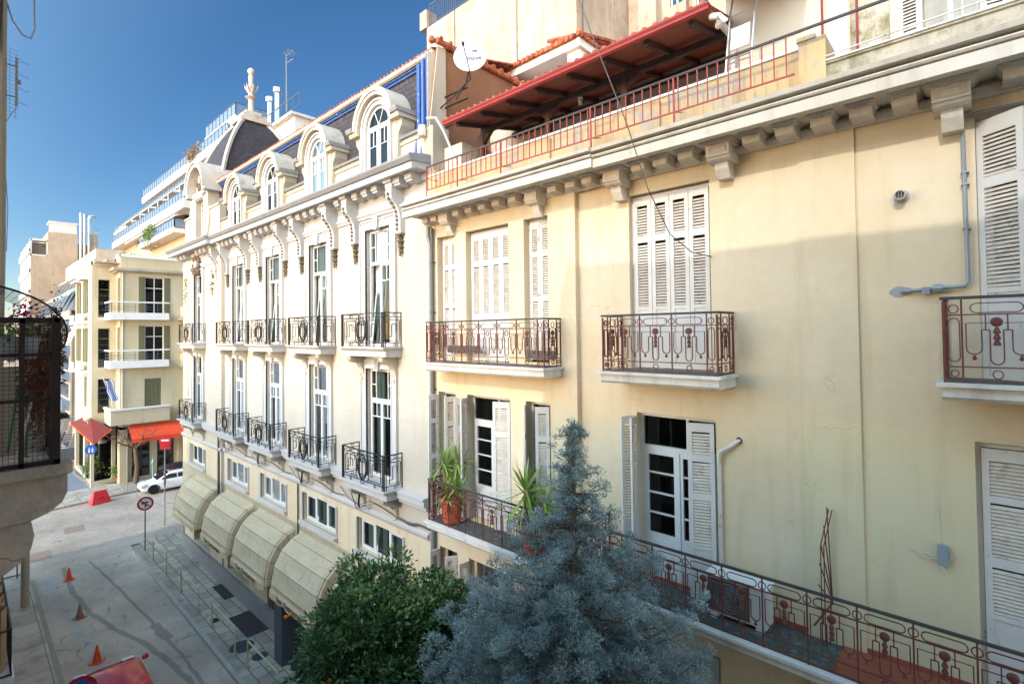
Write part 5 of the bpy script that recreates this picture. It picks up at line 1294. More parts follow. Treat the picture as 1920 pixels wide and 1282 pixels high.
# red plastic barrier
rb = thing('road_barrier', (-45.9, -1.8, 0), 'red plastic road barrier standing at the far kerb', 'barrier')
mb = MB(); mb.loft([[(-.35, -.55, 0), (.35, -.55, 0), (.35, .55, 0), (-.35, .55, 0)], [(-.32, -.55, .12), (.32, -.55, .12), (.32, .55, .12), (-.32, .55, .12)], [(-.1, -.36, .85), (.1, -.36, .85), (.1, .36, .85), (-.1, .36, .85)]]); 
for y in (-.3, .3): mb.box(.2, .36, y-.06, y+.06, .0, .1)
mb.v = [(x*cos(.2)-y*sin(.2)-45.9, x*sin(.2)+y*cos(.2)-1.8, z) for x, y, z in mb.v]; build('body', mb, 'redplastic', rb)
mb = MB(); mb.box(.22, .3, -.14, -.06, .35, .45); mb.box(.22, .3, .06, .14, .35, .45); mb.v = [(x*cos(.2)-y*sin(.2)-45.9, x*sin(.2)+y*cos(.2)-1.8, z) for x, y, z in mb.v]; build('grip_hole', mb, 'signred', rb)

def disc(mb, c, n, r0, r1, t0, t1, seg=28):
    """ring or disc facing direction n (unit, horizontal)"""
    n = Vector(n).normalized(); u = Vector((0, 0, 1)).cross(n).normalized(); rings = []
    for k in range(seg+1):
        a = 2*pi*k/seg; e = u*cos(a)+Vector((0, 0, 1))*sin(a)
        rings.append([tuple(Vector(c)+e*r0+n*t0), tuple(Vector(c)+e*r1+n*t0), tuple(Vector(c)+e*r1+n*t1), tuple(Vector(c)+e*r0+n*t1)])
    mb.loft(rings, cap=False)
def flat(mb, c, n, pts, t0, t1):
    n = Vector(n).normalized(); u = Vector((0, 0, 1)).cross(n).normalized(); z = Vector((0, 0, 1)); c = Vector(c)
    mb.loft([[tuple(c+u*a+z*b+n*t) for a, b in pts] for t in (t0, t1)])
def barpts(x0, y0, x1, y1, w):
    d = Vector((x1-x0, y1-y0)).normalized()*w/2; return [(x0-d.y, y0+d.x), (x0+d.y, y0-d.x), (x1+d.y, y1-d.x), (x1-d.y, y1+d.x)]
SN = (.96, -.27, 0)
sg = thing('road_sign', (-33.6, -1.66, .13), 'round no left turn sign with red ring on a dark post at the pavement corner', 'road sign')
mb = MB(); mb.tube([(-33.6, -1.66, .13), (-33.6, -1.66, 2.95)], .032, 8); build('post', mb, 'darkpost', sg, True)
C0 = Vector((-33.55, -1.66, 2.62))
mb = MB(); disc(mb, C0, SN, 0, .36, .0, .012); build('plate', mb, 'signwhite', sg)
mb = MB(); disc(mb, C0, SN, .28, .37, -.004, .02); flat(mb, C0, SN, barpts(-.22, .2, .22, -.2, .06), .02, .024); build('ring', mb, 'signred', sg)
mb = MB(); flat(mb, C0, SN, [(-.03, -.2), (.04, -.2), (.04, .08), (-.03, .08)], .014, .018); flat(mb, C0, SN, [(-.03, .03), (.14, .03), (.14, .10), (-.03, .10)], .014, .0185); flat(mb, C0, SN, [(-.20, .04), (-.06, .14), (-.06, -.05)], .014, .018); build('arrow', mb, 'signblack', sg)
sg = thing('stop_sign', (-37.0, -.1, 0), 'pinkish back-lit octagonal sign on a thin post beside the first beige awning', 'road sign')
mb = MB(); mb.tube([(-36.9, .0, .13), (-36.9, .0, 5.6)], .035, 8); build('post', mb, 'pole', sg, True)
mb = MB(); flat(mb, (-36.85, 0, 2.9), (.35, .94, 0), [(cos(pi/8+k*pi/4)*.42, sin(pi/8+k*pi/4)*.46) for k in range(8)], 0, .01); build('plate', mb, 'signred', sg)
mb = MB(); flat(mb, (-36.85, 0, 2.9), (.35, .94, 0), [(cos(pi/8+k*pi/4)*.38, sin(pi/8+k*pi/4)*.42) for k in range(8)], -.012, -.002); build('plate_back', mb, mat('faded_pink_metal', 'c08f86', .1, 5, .6), sg)
mb = MB(); flat(mb, (-36.85, 0, 5.3), (.75, -.65, 0), [(cos(k*pi/8)*.36, sin(k*pi/8)*.36) for k in range(16)], 0, .012); flat(mb, (-36.85, 0, 5.3), (.75, -.65, 0), [(-.3, .0), (.3, .0), (.3, -.55), (-.3, -.55)], -.02, -.005); build('red_plate', mb, 'signred', sg)
mb = MB(); flat(mb, (-36.85, 0, 5.3), (.75, -.65, 0), barpts(-.22, 0, .22, 0, .1), .014, .018); build('white_bar', mb, 'signwhite', sg)
sg = thing('parking_sign', (-51.2, -1.68, .12), 'round blue sign with two white figures on a white post by the plant pots', 'road sign')
mb = MB(); mb.tube([(-50.6, -1.68, .12), (-50.6, -1.68, 2.9)], .04, 8); build('post', mb, 'bigwhite', sg, True)
C0 = Vector((-50.55, -1.68, 3.0)); mb = MB(); disc(mb, C0, (.97, -.2, 0), 0, .36, 0, .012); build('plate', mb, 'signblue', sg)
mb = MB()
for x in (-.1, .1): flat(mb, C0, (.97, -.2, 0), [(x-.05, -.22), (x+.05, -.22), (x+.06, .06), (x-.06, .06)], .013, .018); flat(mb, C0, (.97, -.2, 0), [(x+cos(k*pi/4)*.045, .13+sin(k*pi/4)*.045) for k in range(8)], .013, .018)
build('figures', mb, 'signwhite', sg)
mb = MB(); mb.tube([(-47.5, .05, .12), (-47.5, .05, 3.4)], .035, 8); pl = build('thin_post', mb, 'pole', None, True); tag(pl, 'thin bare grey post on the far pavement right of the orange flower pot', 'post')
up_ = thing('utility_pole', (-30.6, -6.55, .13), 'thick tan utility pole on the left pavement below the caged balcony', 'utility pole')
mb = MB(); mb.tube([(-30.6, -6.55, .1), (-30.65, -6.55, 9.5)], [.15, .11], 12); build('shaft', mb, 'utility', up_, True)
mb = MB(); mb.tube([(-34.3, -6.6, .13), (-34.3, -6.6, 2.9)], .03, 8); tp = thing('street_sign', (-34.3, -6.6, .13), 'thin dark sign post at the left pavement corner throwing a round shadow', 'road sign'); build('post', mb, 'darkpost', tp, True)
mb = MB(); disc(mb, (-34.3, -6.6, 3.1), (-.97, .2, 0), 0, .33, 0, .012); build('plate', mb, 'signred', tp)
np_ = thing('no_parking_sign', (-20.2, -6.1, .13), 'blue and red no parking sign cut by the bottom edge beside the red car', 'road sign')
mb = MB(); mb.tube([(-19.4, -6.12, .13), (-19.4, -6.12, 1.85)], .03, 8); build('post', mb, 'pole', np_, True)
C0 = Vector((-19.36, -6.12, 1.5)); SN2 = (.98, -.1, .25); mb = MB(); disc(mb, C0, SN2, 0, .40, 0, .012); build('plate', mb, 'signblue', np_)
mb = MB(); disc(mb, C0, SN2, .32, .41, -.003, .02); flat(mb, C0, SN2, barpts(-.27, -.27, .27, .27, .09), .012, .02); build('ring', mb, 'signred', np_)
def manhole(x, y, r, label):
    mb = MB(); mb.lathe([(r, 0), (r, .008), (r-.03, .01), (.001, .01)], (x, y, .131), 24)
    for k in range(-4, 5):
        for q in range(-4, 5):
            a, b = k*r/5, q*r/5
            if a*a+b*b < (r-.08)**2: mb.box(x+a-.03, x+a+.03, y+b-.03, y+b+.03, .141, .147)
    tag(build('manhole_cover', mb, mat('cast_iron_cover', '55555a', .2, 9, .6, .4)), label, 'manhole cover', 'round manhole covers on the pavement')
manhole(-20.5, -1.34, .42, 'large round cast iron manhole cover on the pavement'); manhole(-19.4, -1.12, .26, 'small round manhole cover just beside the larger one')
for (x0, x1, y0, y1, l) in ((-22.9, -20.9, -1.0, .0, 'large dark floor mat on the pavement at the restaurant entrance'), (-26.3, -24.6, -.6, .0, 'narrow dark wet mat under the second beige awning'), (-18.2, -17.2, -.6, -.05, 'dark mat on the pavement close to the orange tree')):
    mb = MB(); mb.box(x0, x1, y0, y1, .131, .142); tag(build('floor_mat', mb, 'matblack'), l, 'floor mat')
mb = MB(); mb.box(-23.35, -23.0, -1.55, -1.3, .131, .138); tag(build('drain_cover', mb, 'iron'), 'small square drain cover between the guard rails', 'drain cover')

# ------------------------------------------------------------------ cars
def make_car(name, x, y, rz, label, paint, scale=1.0, L=4.2, W=1.72, H=1.44):
    t = thing(name, (0, 0, 0), label, 'car')
    h = W/2
    # stations along x: (x, z_bottom, z_belt, z_shoulder half width)
    st = [(-L/2, .38, .62, .62), (-L/2+.08, .26, .80, .80), (-L/2+.35, .20, .90, .97), (-L/2+.9, .18, .93, 1.0), (-.3, .18, .95, 1.0), (.6, .18, .93, 1.0), (1.0, .18, .90, .99), (L/2-.5, .20, .78, .96), (L/2-.15, .24, .68, .86), (L/2, .36, .56, .66)]
    mb = MB(); rings = []
    for (sx, zb, zt_, k) in st:
        w_ = h*k; rings.append([(sx, -w_*.9, zb), (sx, -w_, zb+.12), (sx, -w_*1.0, (zb+zt_)/2), (sx, -w_*.96, zt_-.06), (sx, -w_*.86, zt_), (sx, 0, zt_+.03), (sx, w_*.86, zt_), (sx, w_*.96, zt_-.06), (sx, w_, (zb+zt_)/2), (sx, w_, zb+.12), (sx, w_*.9, zb), (sx, 0, zb-.02)])
    mb.loft(rings); body = build('body', mb, paint, t, True)
    b = body.modifiers.new('s', 'SUBSURF'); b.levels = b.render_levels = 1
    # cabin
    ca = [(-L/2+.12, .90, .86, .60), (-L/2+.42, 1.30, .78, .52), (-L/2+.9, H-.02, .76, .5), (-.2, H, .76, .5), (.25, H-.06, .77, .5), (1.12, .92, .86, .6)]
    mb = MB(); rings = []
    for sx, zt_, k, _ in ca: rings.append([(sx, -h*.88, .86), (sx, -h*(k+.02 if zt_ > 1.1 else .86), max(.9, zt_-.07)), (sx, -h*(k-.1), zt_), (sx, 0, zt_+.015), (sx, h*(k-.1), zt_), (sx, h*(k+.02 if zt_ > 1.1 else .86), max(.9, zt_-.07)), (sx, h*.88, .86)])
    mb.loft(rings); build('roof', mb, paint, t, True)
    # glass set just proud of the cabin
    def g(name_, quad): mb = MB(); mb.face(quad); build(name_, mb, 'carglass', t)
    g('windscreen', [(1.08, -h*.76, .955), (1.08, h*.76, .955), (.32, h*.62, H-.06), (.32, -h*.62, H-.06)])
    g('rear_window', [(-L/2+.13, -h*.66, .98), (-L/2+.13, h*.66, .98), (-L/2+.40, h*.58, 1.30), (-L/2+.40, -h*.58, 1.30)])
    for s in (-1, 1):
        for q in ([(.95, .96), (.25, H-.12), (-.18, H-.1), (-.18, .97)], [(-.26, .97), (-.26, H-.1), (-.95, H-.12), (-1.05, .97)], [(-1.13, .97), (-1.03, H-.13), (-1.45, 1.28), (-1.75, 1.0)]):
            mb = MB(); mb.face([(a, s*(h*(.885-(z-.9)*.27)+.012), z) for a, z in q]); build('side_window', mb, 'carglass', t)
        mb = MB(); mb.lathe([(.001, -.1), (.07, -.08), (.09, 0), (.07, .08), (.001, .1)], (.85, s*(h+.1), 1.0), 8, 1); build('mirror', mb, paint, t, True)
        mb = MB(); mb.ext([(L/2-.42, .66), (L/2-.06, .56), (L/2-.1, .70), (L/2-.45, .79)], 1, min(s*h*.55, s*h*.93), max(s*h*.55, s*h*.93)); build('headlight', mb, 'headlamp', t)
        mb = MB(); mb.box(-L/2-.01, -L/2+.12, min(s*h*.5, s*h*.82), max(s*h*.5, s*h*.82), .70, .86); build('tail_light', mb, 'lampred', t)
        for wx in (L/2-.82, -L/2+.72):
            mb = MB(); mb.lathe([(.20, -.1), (.31, -.1), (.325, -.06), (.325, .06), (.31, .1), (.20, .1)], (wx, s*(h-.10), .32), 24, 1); tyre = build('wheel', mb, 'rubber', t, True)
            mb = MB(); yy = s*(h-.0); mb.lathe([(.205, -.02), (.205, .0), (.05, .01), (.001, .012)], (wx, s*(h-.02), .32), 20, 1)
            build('rim', mb, 'hub', tyre)
            mb = MB()
            for k in range(7): a = k*2*pi/7; mb.box(wx+cos(a)*.13-.022, wx+cos(a)*.13+.022, yy-.002 if s > 0 else yy-.006, yy+.006 if s > 0 else yy+.002, .32+sin(a)*.13-.022, .32+sin(a)*.13+.022)
            build('rim_opening', mb, 'rubber', tyre)
            mb = MB(); mb.arch(wx, .32, .335, .39, s*(h-.05), s*(h+.004), -.1, pi+.1, 16); mb.v = [(x, yv, z) for x, yv, z in mb.v]; build('wheel_arch', mb, 'rubber', t)
    mb = MB(); mb.box(L/2-.05, L/2+.012, -.5, .5, .30, .42); build('grille', mb, 'rubber', t)
    mb = MB(); mb.box(L/2+.0, L/2+.02, -.26, .26, .44, .54); build('number_plate', mb, 'signwhite', t)
    t.location = (x, y, 0); t.rotation_euler = (0, 0, rz); t.scale = (scale,)*3
    return t
wc = make_car('parked_car', -46.0, 2.55, radians(-92), 'white hatchback with a black roof box parked at the far kerb', 'carwhite')
rbx = thing('roof_box', (0, 0, 0), 'black roof box strapped on top of the white hatchback', 'roof box')
mb = MB(); rings = []
for x, k, z in ((-.95, .5, .1), (-.85, .8, .22), (-.4, 1, .32), (.3, 1, .32), (.75, .85, .24), (1.0, .55, .1)): rings.append([(x, -.38*k, 0), (x, -.4*k, z*.5), (x, -.3*k, z), (x, .3*k, z), (x, .4*k, z*.5), (x, .38*k, 0)])
mb.loft(rings); build('shell', mb, 'signblack', rbx, True)
mb = MB(); mb.box(-.5, -.44, -.6, .6, -.07, -.02); mb.box(.4, .46, -.6, .6, -.07, -.02)
for x in (-.47, .43):
    for y in (-.55, .55): mb.box(x-.03, x+.03, y-.03, y+.03, -.14, -.02)
build('roof_bars', mb, 'chrome', rbx)
mb = MB(); mb.box(.1, .3, .395, .402, .1, .16); build('sticker', mb, 'signred', rbx)
rbx.location = (-46.0, 2.75, 1.56); rbx.rotation_euler = (0, 0, radians(-92))
make_car('parked_car', -20.0, -5.2, radians(180), 'glossy red car cut off by the bottom edge of the photo', 'carred', L=3.9)
make_car('parked_car', -80.5, -1.6, radians(0), 'silver saloon car far down the street behind the mesh cage', 'carsilver')

# ------------------------------------------------------------------ people
def person(x, y, z, label, top, legs, lean=0):
    t = thing('person', (x, y, z), label, 'person')
    me = bpy.data.meshes.new('body')
    V = [(0, 0, .95), (0, 0, 1.2), (0, 0, 1.42), (0, 0, 1.52), (0, 0, 1.62), (0, 0, 1.74), (0, .1, .9), (.04, .11, .5), (-.02, .12, .06), (.1, .12, .03), (0, -.1, .9), (-.05, -.11, .5), (-.15, -.12, .08), (-.03, -.12, .03), (0, .2, 1.40), (.02, .26, 1.12), (.1, .24, .88), (0, -.2, 1.40), (-.02, -.26, 1.12), (.06, -.24, .88)]
    E_ = [(0, 1), (1, 2), (2, 3), (3, 4), (4, 5), (0, 6), (6, 7), (7, 8), (8, 9), (0, 10), (10, 11), (11, 12), (12, 13), (2, 14), (14, 15), (15, 16), (2, 17), (17, 18), (18, 19)]
    Rr = [.15, .15, .17, .06, .10, .085, .10, .07, .05, .04, .10, .07, .05, .04, .075, .055, .04, .075, .055, .04]
    me.from_pydata(V, E_, []); o = bpy.data.objects.new('body', me); COL.objects.link(o); o.parent = t; ORG[o] = ORG[t]
    sk = o.modifiers.new('skin', 'SKIN')
    for i, r in enumerate(Rr): me.skin_vertices[0].data[i].radius = (r, r)
    me.skin_vertices[0].data[0].use_root = True
    ss = o.modifiers.new('sub', 'SUBSURF'); ss.levels = ss.render_levels = 1; me.materials.append(M[top])
    mb = MB(); mb.lathe([(.001, 1.60), (.09, 1.63), (.105, 1.70), (.10, 1.76), (.06, 1.81), (.001, 1.83)], (x-.01, y, z), 10); build('hair', mb, 'hair', t, True)
    mb = MB(); mb.lathe([(.001, 1.56), (.06, 1.57), (.085, 1.63), (.085, 1.70), (.001, 1.74)], (x+.035, y, z), 10); build('face', mb, 'skin', t, True)
    mb = MB(); mb.lathe([(.14, .55), (.16, .8), (.19, 1.0), (.17, 1.25), (.21, 1.4), (.10, 1.48)], (x, y, z), 10); build('jacket', mb, top, t, True)
    mb = MB()
    for s, dx in ((.1, .0), (-.1, -.08)): mb.tube([(x, y+s, z+.95), (x+dx*.3, y+s*1.1, z+.5), (x+dx, y+s*1.2, z+.07)], [.11, .085, .06], 8)
    build('trousers', mb, legs, t, True)
    return t
person(-75, -.75, .05, 'person in a black jacket far down the street, left one of two', 'blackcloth', 'blackcloth')
person(-72, -.80, .05, 'person in a dark navy coat nearer the red awning, right one of two', 'navycloth', 'navycloth')

# ------------------------------------------------------------------ satellite dish
SD = thing('satellite_dish', (-9.6, -.3, 18.9), 'white satellite dish with navy lettering mounted beside the brown gable', 'satellite dish')
n_ = Vector((.62, -.74, .26)).normalized(); mq = n_.to_track_quat('Z', 'Y').to_matrix().to_4x4()
Cd = Vector((-9.55, .35, 18.78)); mb = MB(); mb.lathe([(.001, -.10), (.2, -.09), (.34, -.05), (.42, .0), (.432, .0), (.428, -.02), (.34, -.08), (.2, -.13), (.001, -.14)], (0, 0, 0), 32)
mb.T = None; mb.v = [tuple(mq @ Vector((x, y*1.08, z)) + Cd) for x, y, z in mb.v]; mb.T = lambda a, b, c: (a, b, c); build('reflector', mb, 'dishwhite', SD, True)
Up = (Vector((0, 0, 1))-n_*n_.z).normalized(); Rt = Up.cross(n_).normalized()
mt = Matrix((( Rt.x, Up.x, n_.x, 0), (Rt.y, Up.y, n_.y, 0), (Rt.z, Up.z, n_.z, 0), (0, 0, 0, 1)))
mt.translation = Cd+Rt*.1+Up*.02-n_*.07; text('lettering', 'nova', .2, mt, 'textblue', SD, .004)
mb = MB(); cc = Cd+Rt*.1+Up*.18-n_*.055
for a in (30, 65, 100, 135):
    a = radians(a+5); p = cc+Rt*cos(a)*.09+Up*sin(a)*.09; q = cc+Rt*cos(a)*.035+Up*sin(a)*.035; mb.tube([tuple(q), tuple((p+q)/2+n_*.0), tuple(p)], [.008, .016, .004], 5)
build('emblem', mb, 'textblue', SD)
mb = MB(); lo = Cd-Up*.45; hd = Cd-Rt*.12+n_*.42-Up*.02
mb.tube([tuple(lo), tuple(hd)], .012, 5); mb.tube([tuple(hd-n_*.03), tuple(hd+n_*.05)], .035, 8); build('feed_arm', mb, 'iron', SD)
mb = MB(); mb.tube([tuple(lo), tuple(lo-Up*.12-n_*.15), (-10.2, .4, 18.0), (-10.78, .35, 17.8)], .02, 5); mb.tube([tuple(Cd-n_*.14), (-10.0, .6, 18.3), (-10.3, .5, 17.95)], .022, 5); build('mount', mb, 'iron', SD)

# ================================================================== BACKGROUND BUILDINGS
XF = lambda X0: (lambda s, o, z: (X0+o, s, z))     # facade that faces +X
# cream corner apartment house across the junction
CH = thing('cream_corner_house', (-52, 2, 0), 'cream corner apartment house with wrapped balconies and olive shutters above red awnings', 'building')
T = XF(-50)
mb = MB(T)
hs = [(1.62, 2.92, 12.85 if 0 else 13.3, 16.45), (1.62, 2.92, 9.35, 12.5), (1.62, 2.75, 5.8, 8.2)]
wall(mb, 0, 6.5, 4.5, 18.1, 0, hs, .2); mb.box(6.45, 6.5, -12, 0, 0, 18.1)
wall(mb, 0.0, 6.5, 0, 4.5, -.6, [(.9, 2.1, .3, 3.6), (2.6, 3.8, .2, 3.4), (4.3, 5.4, .2, 3.4)], .2)
mb.box(0, .5, -.9, 0, 0, 4.5); mb.box(0, 6.5, -1, 0, 4.3, 4.5); mb.box(3.98, 4.25, -.6, 0, 0, 4.5)
build('wall', mb, 'house', CH)
T2 = lambda s, o, z: (s, -o, z)
mb = MB(T2)   # faces towards the street (-Y)
wall(mb, -51.5, -50, 4.5, 18.1, 0, [(-51.1, -50.45, 13.5, 16.3), (-51.1, -50.45, 9.6, 12.4)], .2)
wall(mb, -60, -51.5, 0, 17.5, 1.54, [(-55.0, -53.6, 13.6, 16.2), (-55.0, -53.6, 9.6, 12.3), (-55.0, -53.6, 5.9, 8.4), (-58.5, -57.0, 13.6, 16.2), (-58.5, -57.0, 9.6, 12.3), (-59.4, -55.2, .3, 3.9), (-54.6, -52.0, .3, 3.9)], .25)
mb.box(-60, -50.1, -5, 1.5, 17.45, 17.5)
mb.box(-60, -59.9, -5, 1.54, 0, 17.5)
build('side_wall', mb, 'house', CH)
T3 = XF(-51.5)
mb = MB(T3); wall(mb, -1.54, 0.0, 0, 17.5, 0, [(-1.15, -.4, 13.2, 16.2), (-1.15, -.4, 9.2, 12.3), (-1.15, -.4, 5.6, 8.3), (-1.35, -.25, .3, 3.9)], .25); build('corner_wall', mb, 'house', CH)
mb = MB(); mb.box(-59.8, -50.4, -1.2, 6.3, 4.6, 4.7); mb.box(-52.6, -52.5, .1, 6.3, 0, 18); mb.box(-59, -51.8, -.95, -.9, 0, 17.4); mb.box(-52.8, -52.7, -1.4, 0, 0, 17.4); build('interior', mb, 'dark', CH)
# parapet, cornice
mb = MB(); mb.box(-51.5, -49.93, -.07, .0, 17.95, 18.2); mb.box(-50.0, -49.93, -.07, 6.5, 17.95, 18.2); mb.box(-60, -51.43, -1.62, -1.5, 17.35, 17.62); mb.box(-51.5, -51.43, -1.6, 0, 17.35, 17.62); build('parapet_cap', mb, 'white_soffit', CH)
mb = MB(); mb.box(-51.9, -49.55, -.5, 6.5, 16.86, 17.06); mb.box(-52.2, -49.8, -.3, 6.5, 16.74, 16.86); build('cornice', mb, 'greyplaster', CH)
for (a, b, c_, d_) in ((1.62, 2.92, 13.3, 16.45), (1.62, 2.92, 9.35, 12.5)):
    w_ = window(CH, T, a, b, c_, d_, -.12, 'two', curt=0)
    for x0, x1 in ((a-.42, a-.02), (b+.02, b+.42)):
        mb = MB(T); mb.box(x0, x1, .0, .05, c_, d_)
        z = c_+.15
        while z < d_-.1: mb.box(x0+.06, x1-.06, .05, .06, z, z+.04); z += .11
        build('shutter', mb, 'olive', w_)
mb = MB(T); mb.box(1.62, 2.75, -.12, -.06, 5.8, 8.2)
for k in range(4): mb.box(1.64+k*.28, 1.64+k*.28+.02, -.06, -.04, 5.8, 8.2)
build('closed_shutter', mb, 'olive', CH)
for (c_, d_) in ((13.2, 16.2), (9.2, 12.3), (5.6, 8.3)):
    window(CH, T3, -1.15, -.4, c_, d_, -.12, 'narrow', m='olive', curt=0)
for (c_, d_) in ((13.5, 16.3), (9.6, 12.4)):
    mb = MB(T2); mb.box(-51.1, -50.45, -.1, -.04, c_, d_); mb.box(-50.42, -50.1, 0, .05, c_, d_); build('shutter', mb, 'olive', CH)
for s in (-55.0, -58.5):
    for (c_, d_) in ((13.6, 16.2), (9.6, 12.3)):
        mb = MB(T2); 
        for k in (0, .75, 1.5): mb.box(s+k-.3, s+k+.2, 1.56, 1.62, c_, d_)
        build('shutter', mb, 'olive', CH)
        mb = MB(T2); mb.box(s-.4, s+1.9, 1.54, 2.1, c_-.9, c_-.65); mb.box(s-.3, s+1.8, 2.0, 2.05, c_-.65, c_-.1); mb.box(s-.5, s+2.0, 1.54, 2.0, d_+.1, d_+.25); build('balcony', mb, 'white_soffit', CH)
mb = MB(T2); mb.box(-52.5, -51.4, 1.54, 1.9, 5.1, 5.25); mb.box(-56, -51.5, 1.54, 1.75, 4.5, 5.3); build('balcony', mb, 'house', CH)
def wrap_balcony(z, solid=False):
    mb = MB()
    if not solid:
        mb.box(-51.5, -48.9, -.75, -.0, z-.02, z+.52); mb.box(-49.99, -48.9, 0, 3.05, z-.02, z+.52)
        b = build('balcony', mb, 'white_soffit', CH)
        r = MB()
        for zz in (.78, .98): r.tube([(-51.4, -.72, z+zz), (-48.95, -.72, z+zz), (-48.95, 3.02, z+zz), (-49.95, 3.02, z+zz)], .02, 4)
        for k in range(6): r.tube([(-48.95, -.72+k*.748, z+.5), (-48.95, -.72+k*.748, z+1.3)], .02, 4)
        for k in range(3): r.tube([(-48.95-k*1.1, -.72, z+.5), (-48.95-k*1.1, -.72, z+1.3)], .02, 4)
        build('railing', r, 'darkpost', b)
        r = MB(); r.box(-51.4, -48.85, -.78, -.66, z+1.3, z+1.4); r.box(-49.0, -48.85, -.66, 3.08, z+1.3, z+1.4); build('handrail', r, 'white_soffit', b)
    else:
        mb.box(-51.5, -48.9, -.75, -.0, z-.02, z+1.1); mb.box(-49.99, -48.9, 0, 3.1, z-.02, z+1.1); b = build('balcony', mb, 'house', CH)
        r = MB(); r.box(-51.5, -48.8, -.82, -.6, z+1.1, z+1.22); r.box(-49.1, -48.8, -.6, 3.15, z+1.1, z+1.22); build('coping', r, 'white_soffit', b)
wrap_balcony(12.98); wrap_balcony(9.2); wrap_balcony(4.85, True)
# small side balconies at the right end
for z in (13.1, 9.2, 5.2): 
    mb = MB(); mb.box(-49.99, -49.2, 4.1, 5.2, z, z+1.0); mb.box(-49.99, -49.0, 3.95, 5.3, z-.15, z); mb.box(-49.99, -49.3, 4.3, 5.2, z-3.0 if z > 6 else 2.5, z-.15); build('oriel', mb, 'house', CH)
mb = MB(T); mb.tube([(.15, .08, 17), (.15, .08, 5)], .05, 5); build('drainpipe', mb, 'slat', CH)
mb = MB(T)
for a, b, z1 in ((.9, 2.1, 3.6), (2.6, 3.8, 3.4), (4.3, 5.4, 3.4)):
    mb.box(a, b, -.75, -.7, .25, z1)
g = build('shop_window', mb, 'carglass', CH)
mb = MB(T)
for a, b, z1 in ((.9, 2.1, 3.6), (2.6, 3.8, 3.4), (4.3, 5.4, 3.4)):
    for k in (0, .5, 1): mb.box(a+(b-a)*k-.05, a+(b-a)*k+.05, -.7, -.62, .25, z1)
    mb.box(a, b, -.7, -.62, .25, .9)
build('shop_frame', mb, 'timber', g)
# awnings of the corner cafe
mb = MB(); mb.loft([[(-49.4, .45, 4.62), (-49.4, 4.3, 4.62), (-49.4, 4.3, 4.66), (-49.4, .45, 4.66)], [(-48.0, .42, 3.75), (-48.0, 4.35, 3.75), (-48.0, 4.35, 3.79), (-48.0, .42, 3.79)]]); a_ = build('awning', mb, 'awnorange', CH)
mb = MB(); mb.box(-48.02, -47.98, .42, 4.35, 3.48, 3.77); build('valance', mb, 'awnorange', a_)
mb = MB(); P1, PC, P2, P3, P4 = (-54.0, -1.62, 5.2), (-51.35, -1.6, 5.33), (-49.6, -.53, 4.52), (-49.4, -1.68, 3.58), (-55.0, -2.4, 4.62)
for tri in ((P4, P1, PC), (P4, PC, P3), (PC, P2, P3)): mb.face(tri)
a_ = build('awning', mb, 'awnred', CH)
mb = MB(); mb.tube([(-49.6, -.53, 4.50), (-49.4, -1.68, 3.56), (-55.0, -2.4, 4.58)], .04, 5); build('awning_bar', mb, 'awnorange', a_)

# flag on the corner balcony
FL = thing('flag', (-49.0, -.6, 6), 'small blue and white striped flag on a leaning pole at the corner balcony', 'flag')
mb = MB(); mb.tube([(-48.9, -.55, 6.0), (-48.75, -1.05, 8.0), (-48.7, -1.25, 8.6)], .035, 6); build('flag_pole', mb, 'bigwhite', FL)
for i in range(9):
    mb = MB(); a0 = .0
    pts = []
    for k in range(9):
        z = 8.35-k*.2; yy = -1.18+.045*(k)+ i*.055+.05*sin(k*1.1); pts.append((-48.7+.06*sin(i*.9+k*.8), yy, z))
    A = mb.P(pts); B = mb.P([(x+.03*sin(i), y+.056, z) for x, y, z in pts])
    for k in range(8): mb.f.append([A[k], A[k+1], B[k+1], B[k]])
    build('stripe', mb, 'signblue' if i % 2 == 0 else 'signwhite', FL)

def railing_glass(parent, pts, z, h, m='balcglass', posts=1.2):
    g = MB(); r = MB()
    for (xa, ya), (xb, yb2) in zip(pts, pts[1:]):
        L = sqrt((xb-xa)**2+(yb2-ya)**2); n = max(1, int(L/posts))
        r.tube([(xa, ya, z+h), (xb, yb2, z+h)], .05, 4); r.tube([(xa, ya, z+.08), (xb, yb2, z+.08)], .03, 4)
        for k in range(n+1): t = k/n; x, y = xa+(xb-xa)*t, ya+(yb2-ya)*t; r.tube([(x, y, z), (x, y, z+h)], .045, 4)
        for k in range(n):
            t0, t1 = (k+.08)/n, (k+.92)/n
            g.face([(xa+(xb-xa)*t0, ya+(yb2-ya)*t0, z+.12), (xa+(xb-xa)*t1, ya+(yb2-ya)*t1, z+.12), (xa+(xb-xa)*t1, ya+(yb2-ya)*t1, z+h-.05), (xa+(xb-xa)*t0, ya+(yb2-ya)*t0, z+h-.05)])
    rr_ = build('railing', r, 'darkpost', parent)
    if m: build('glass_panel', g, m, rr_)
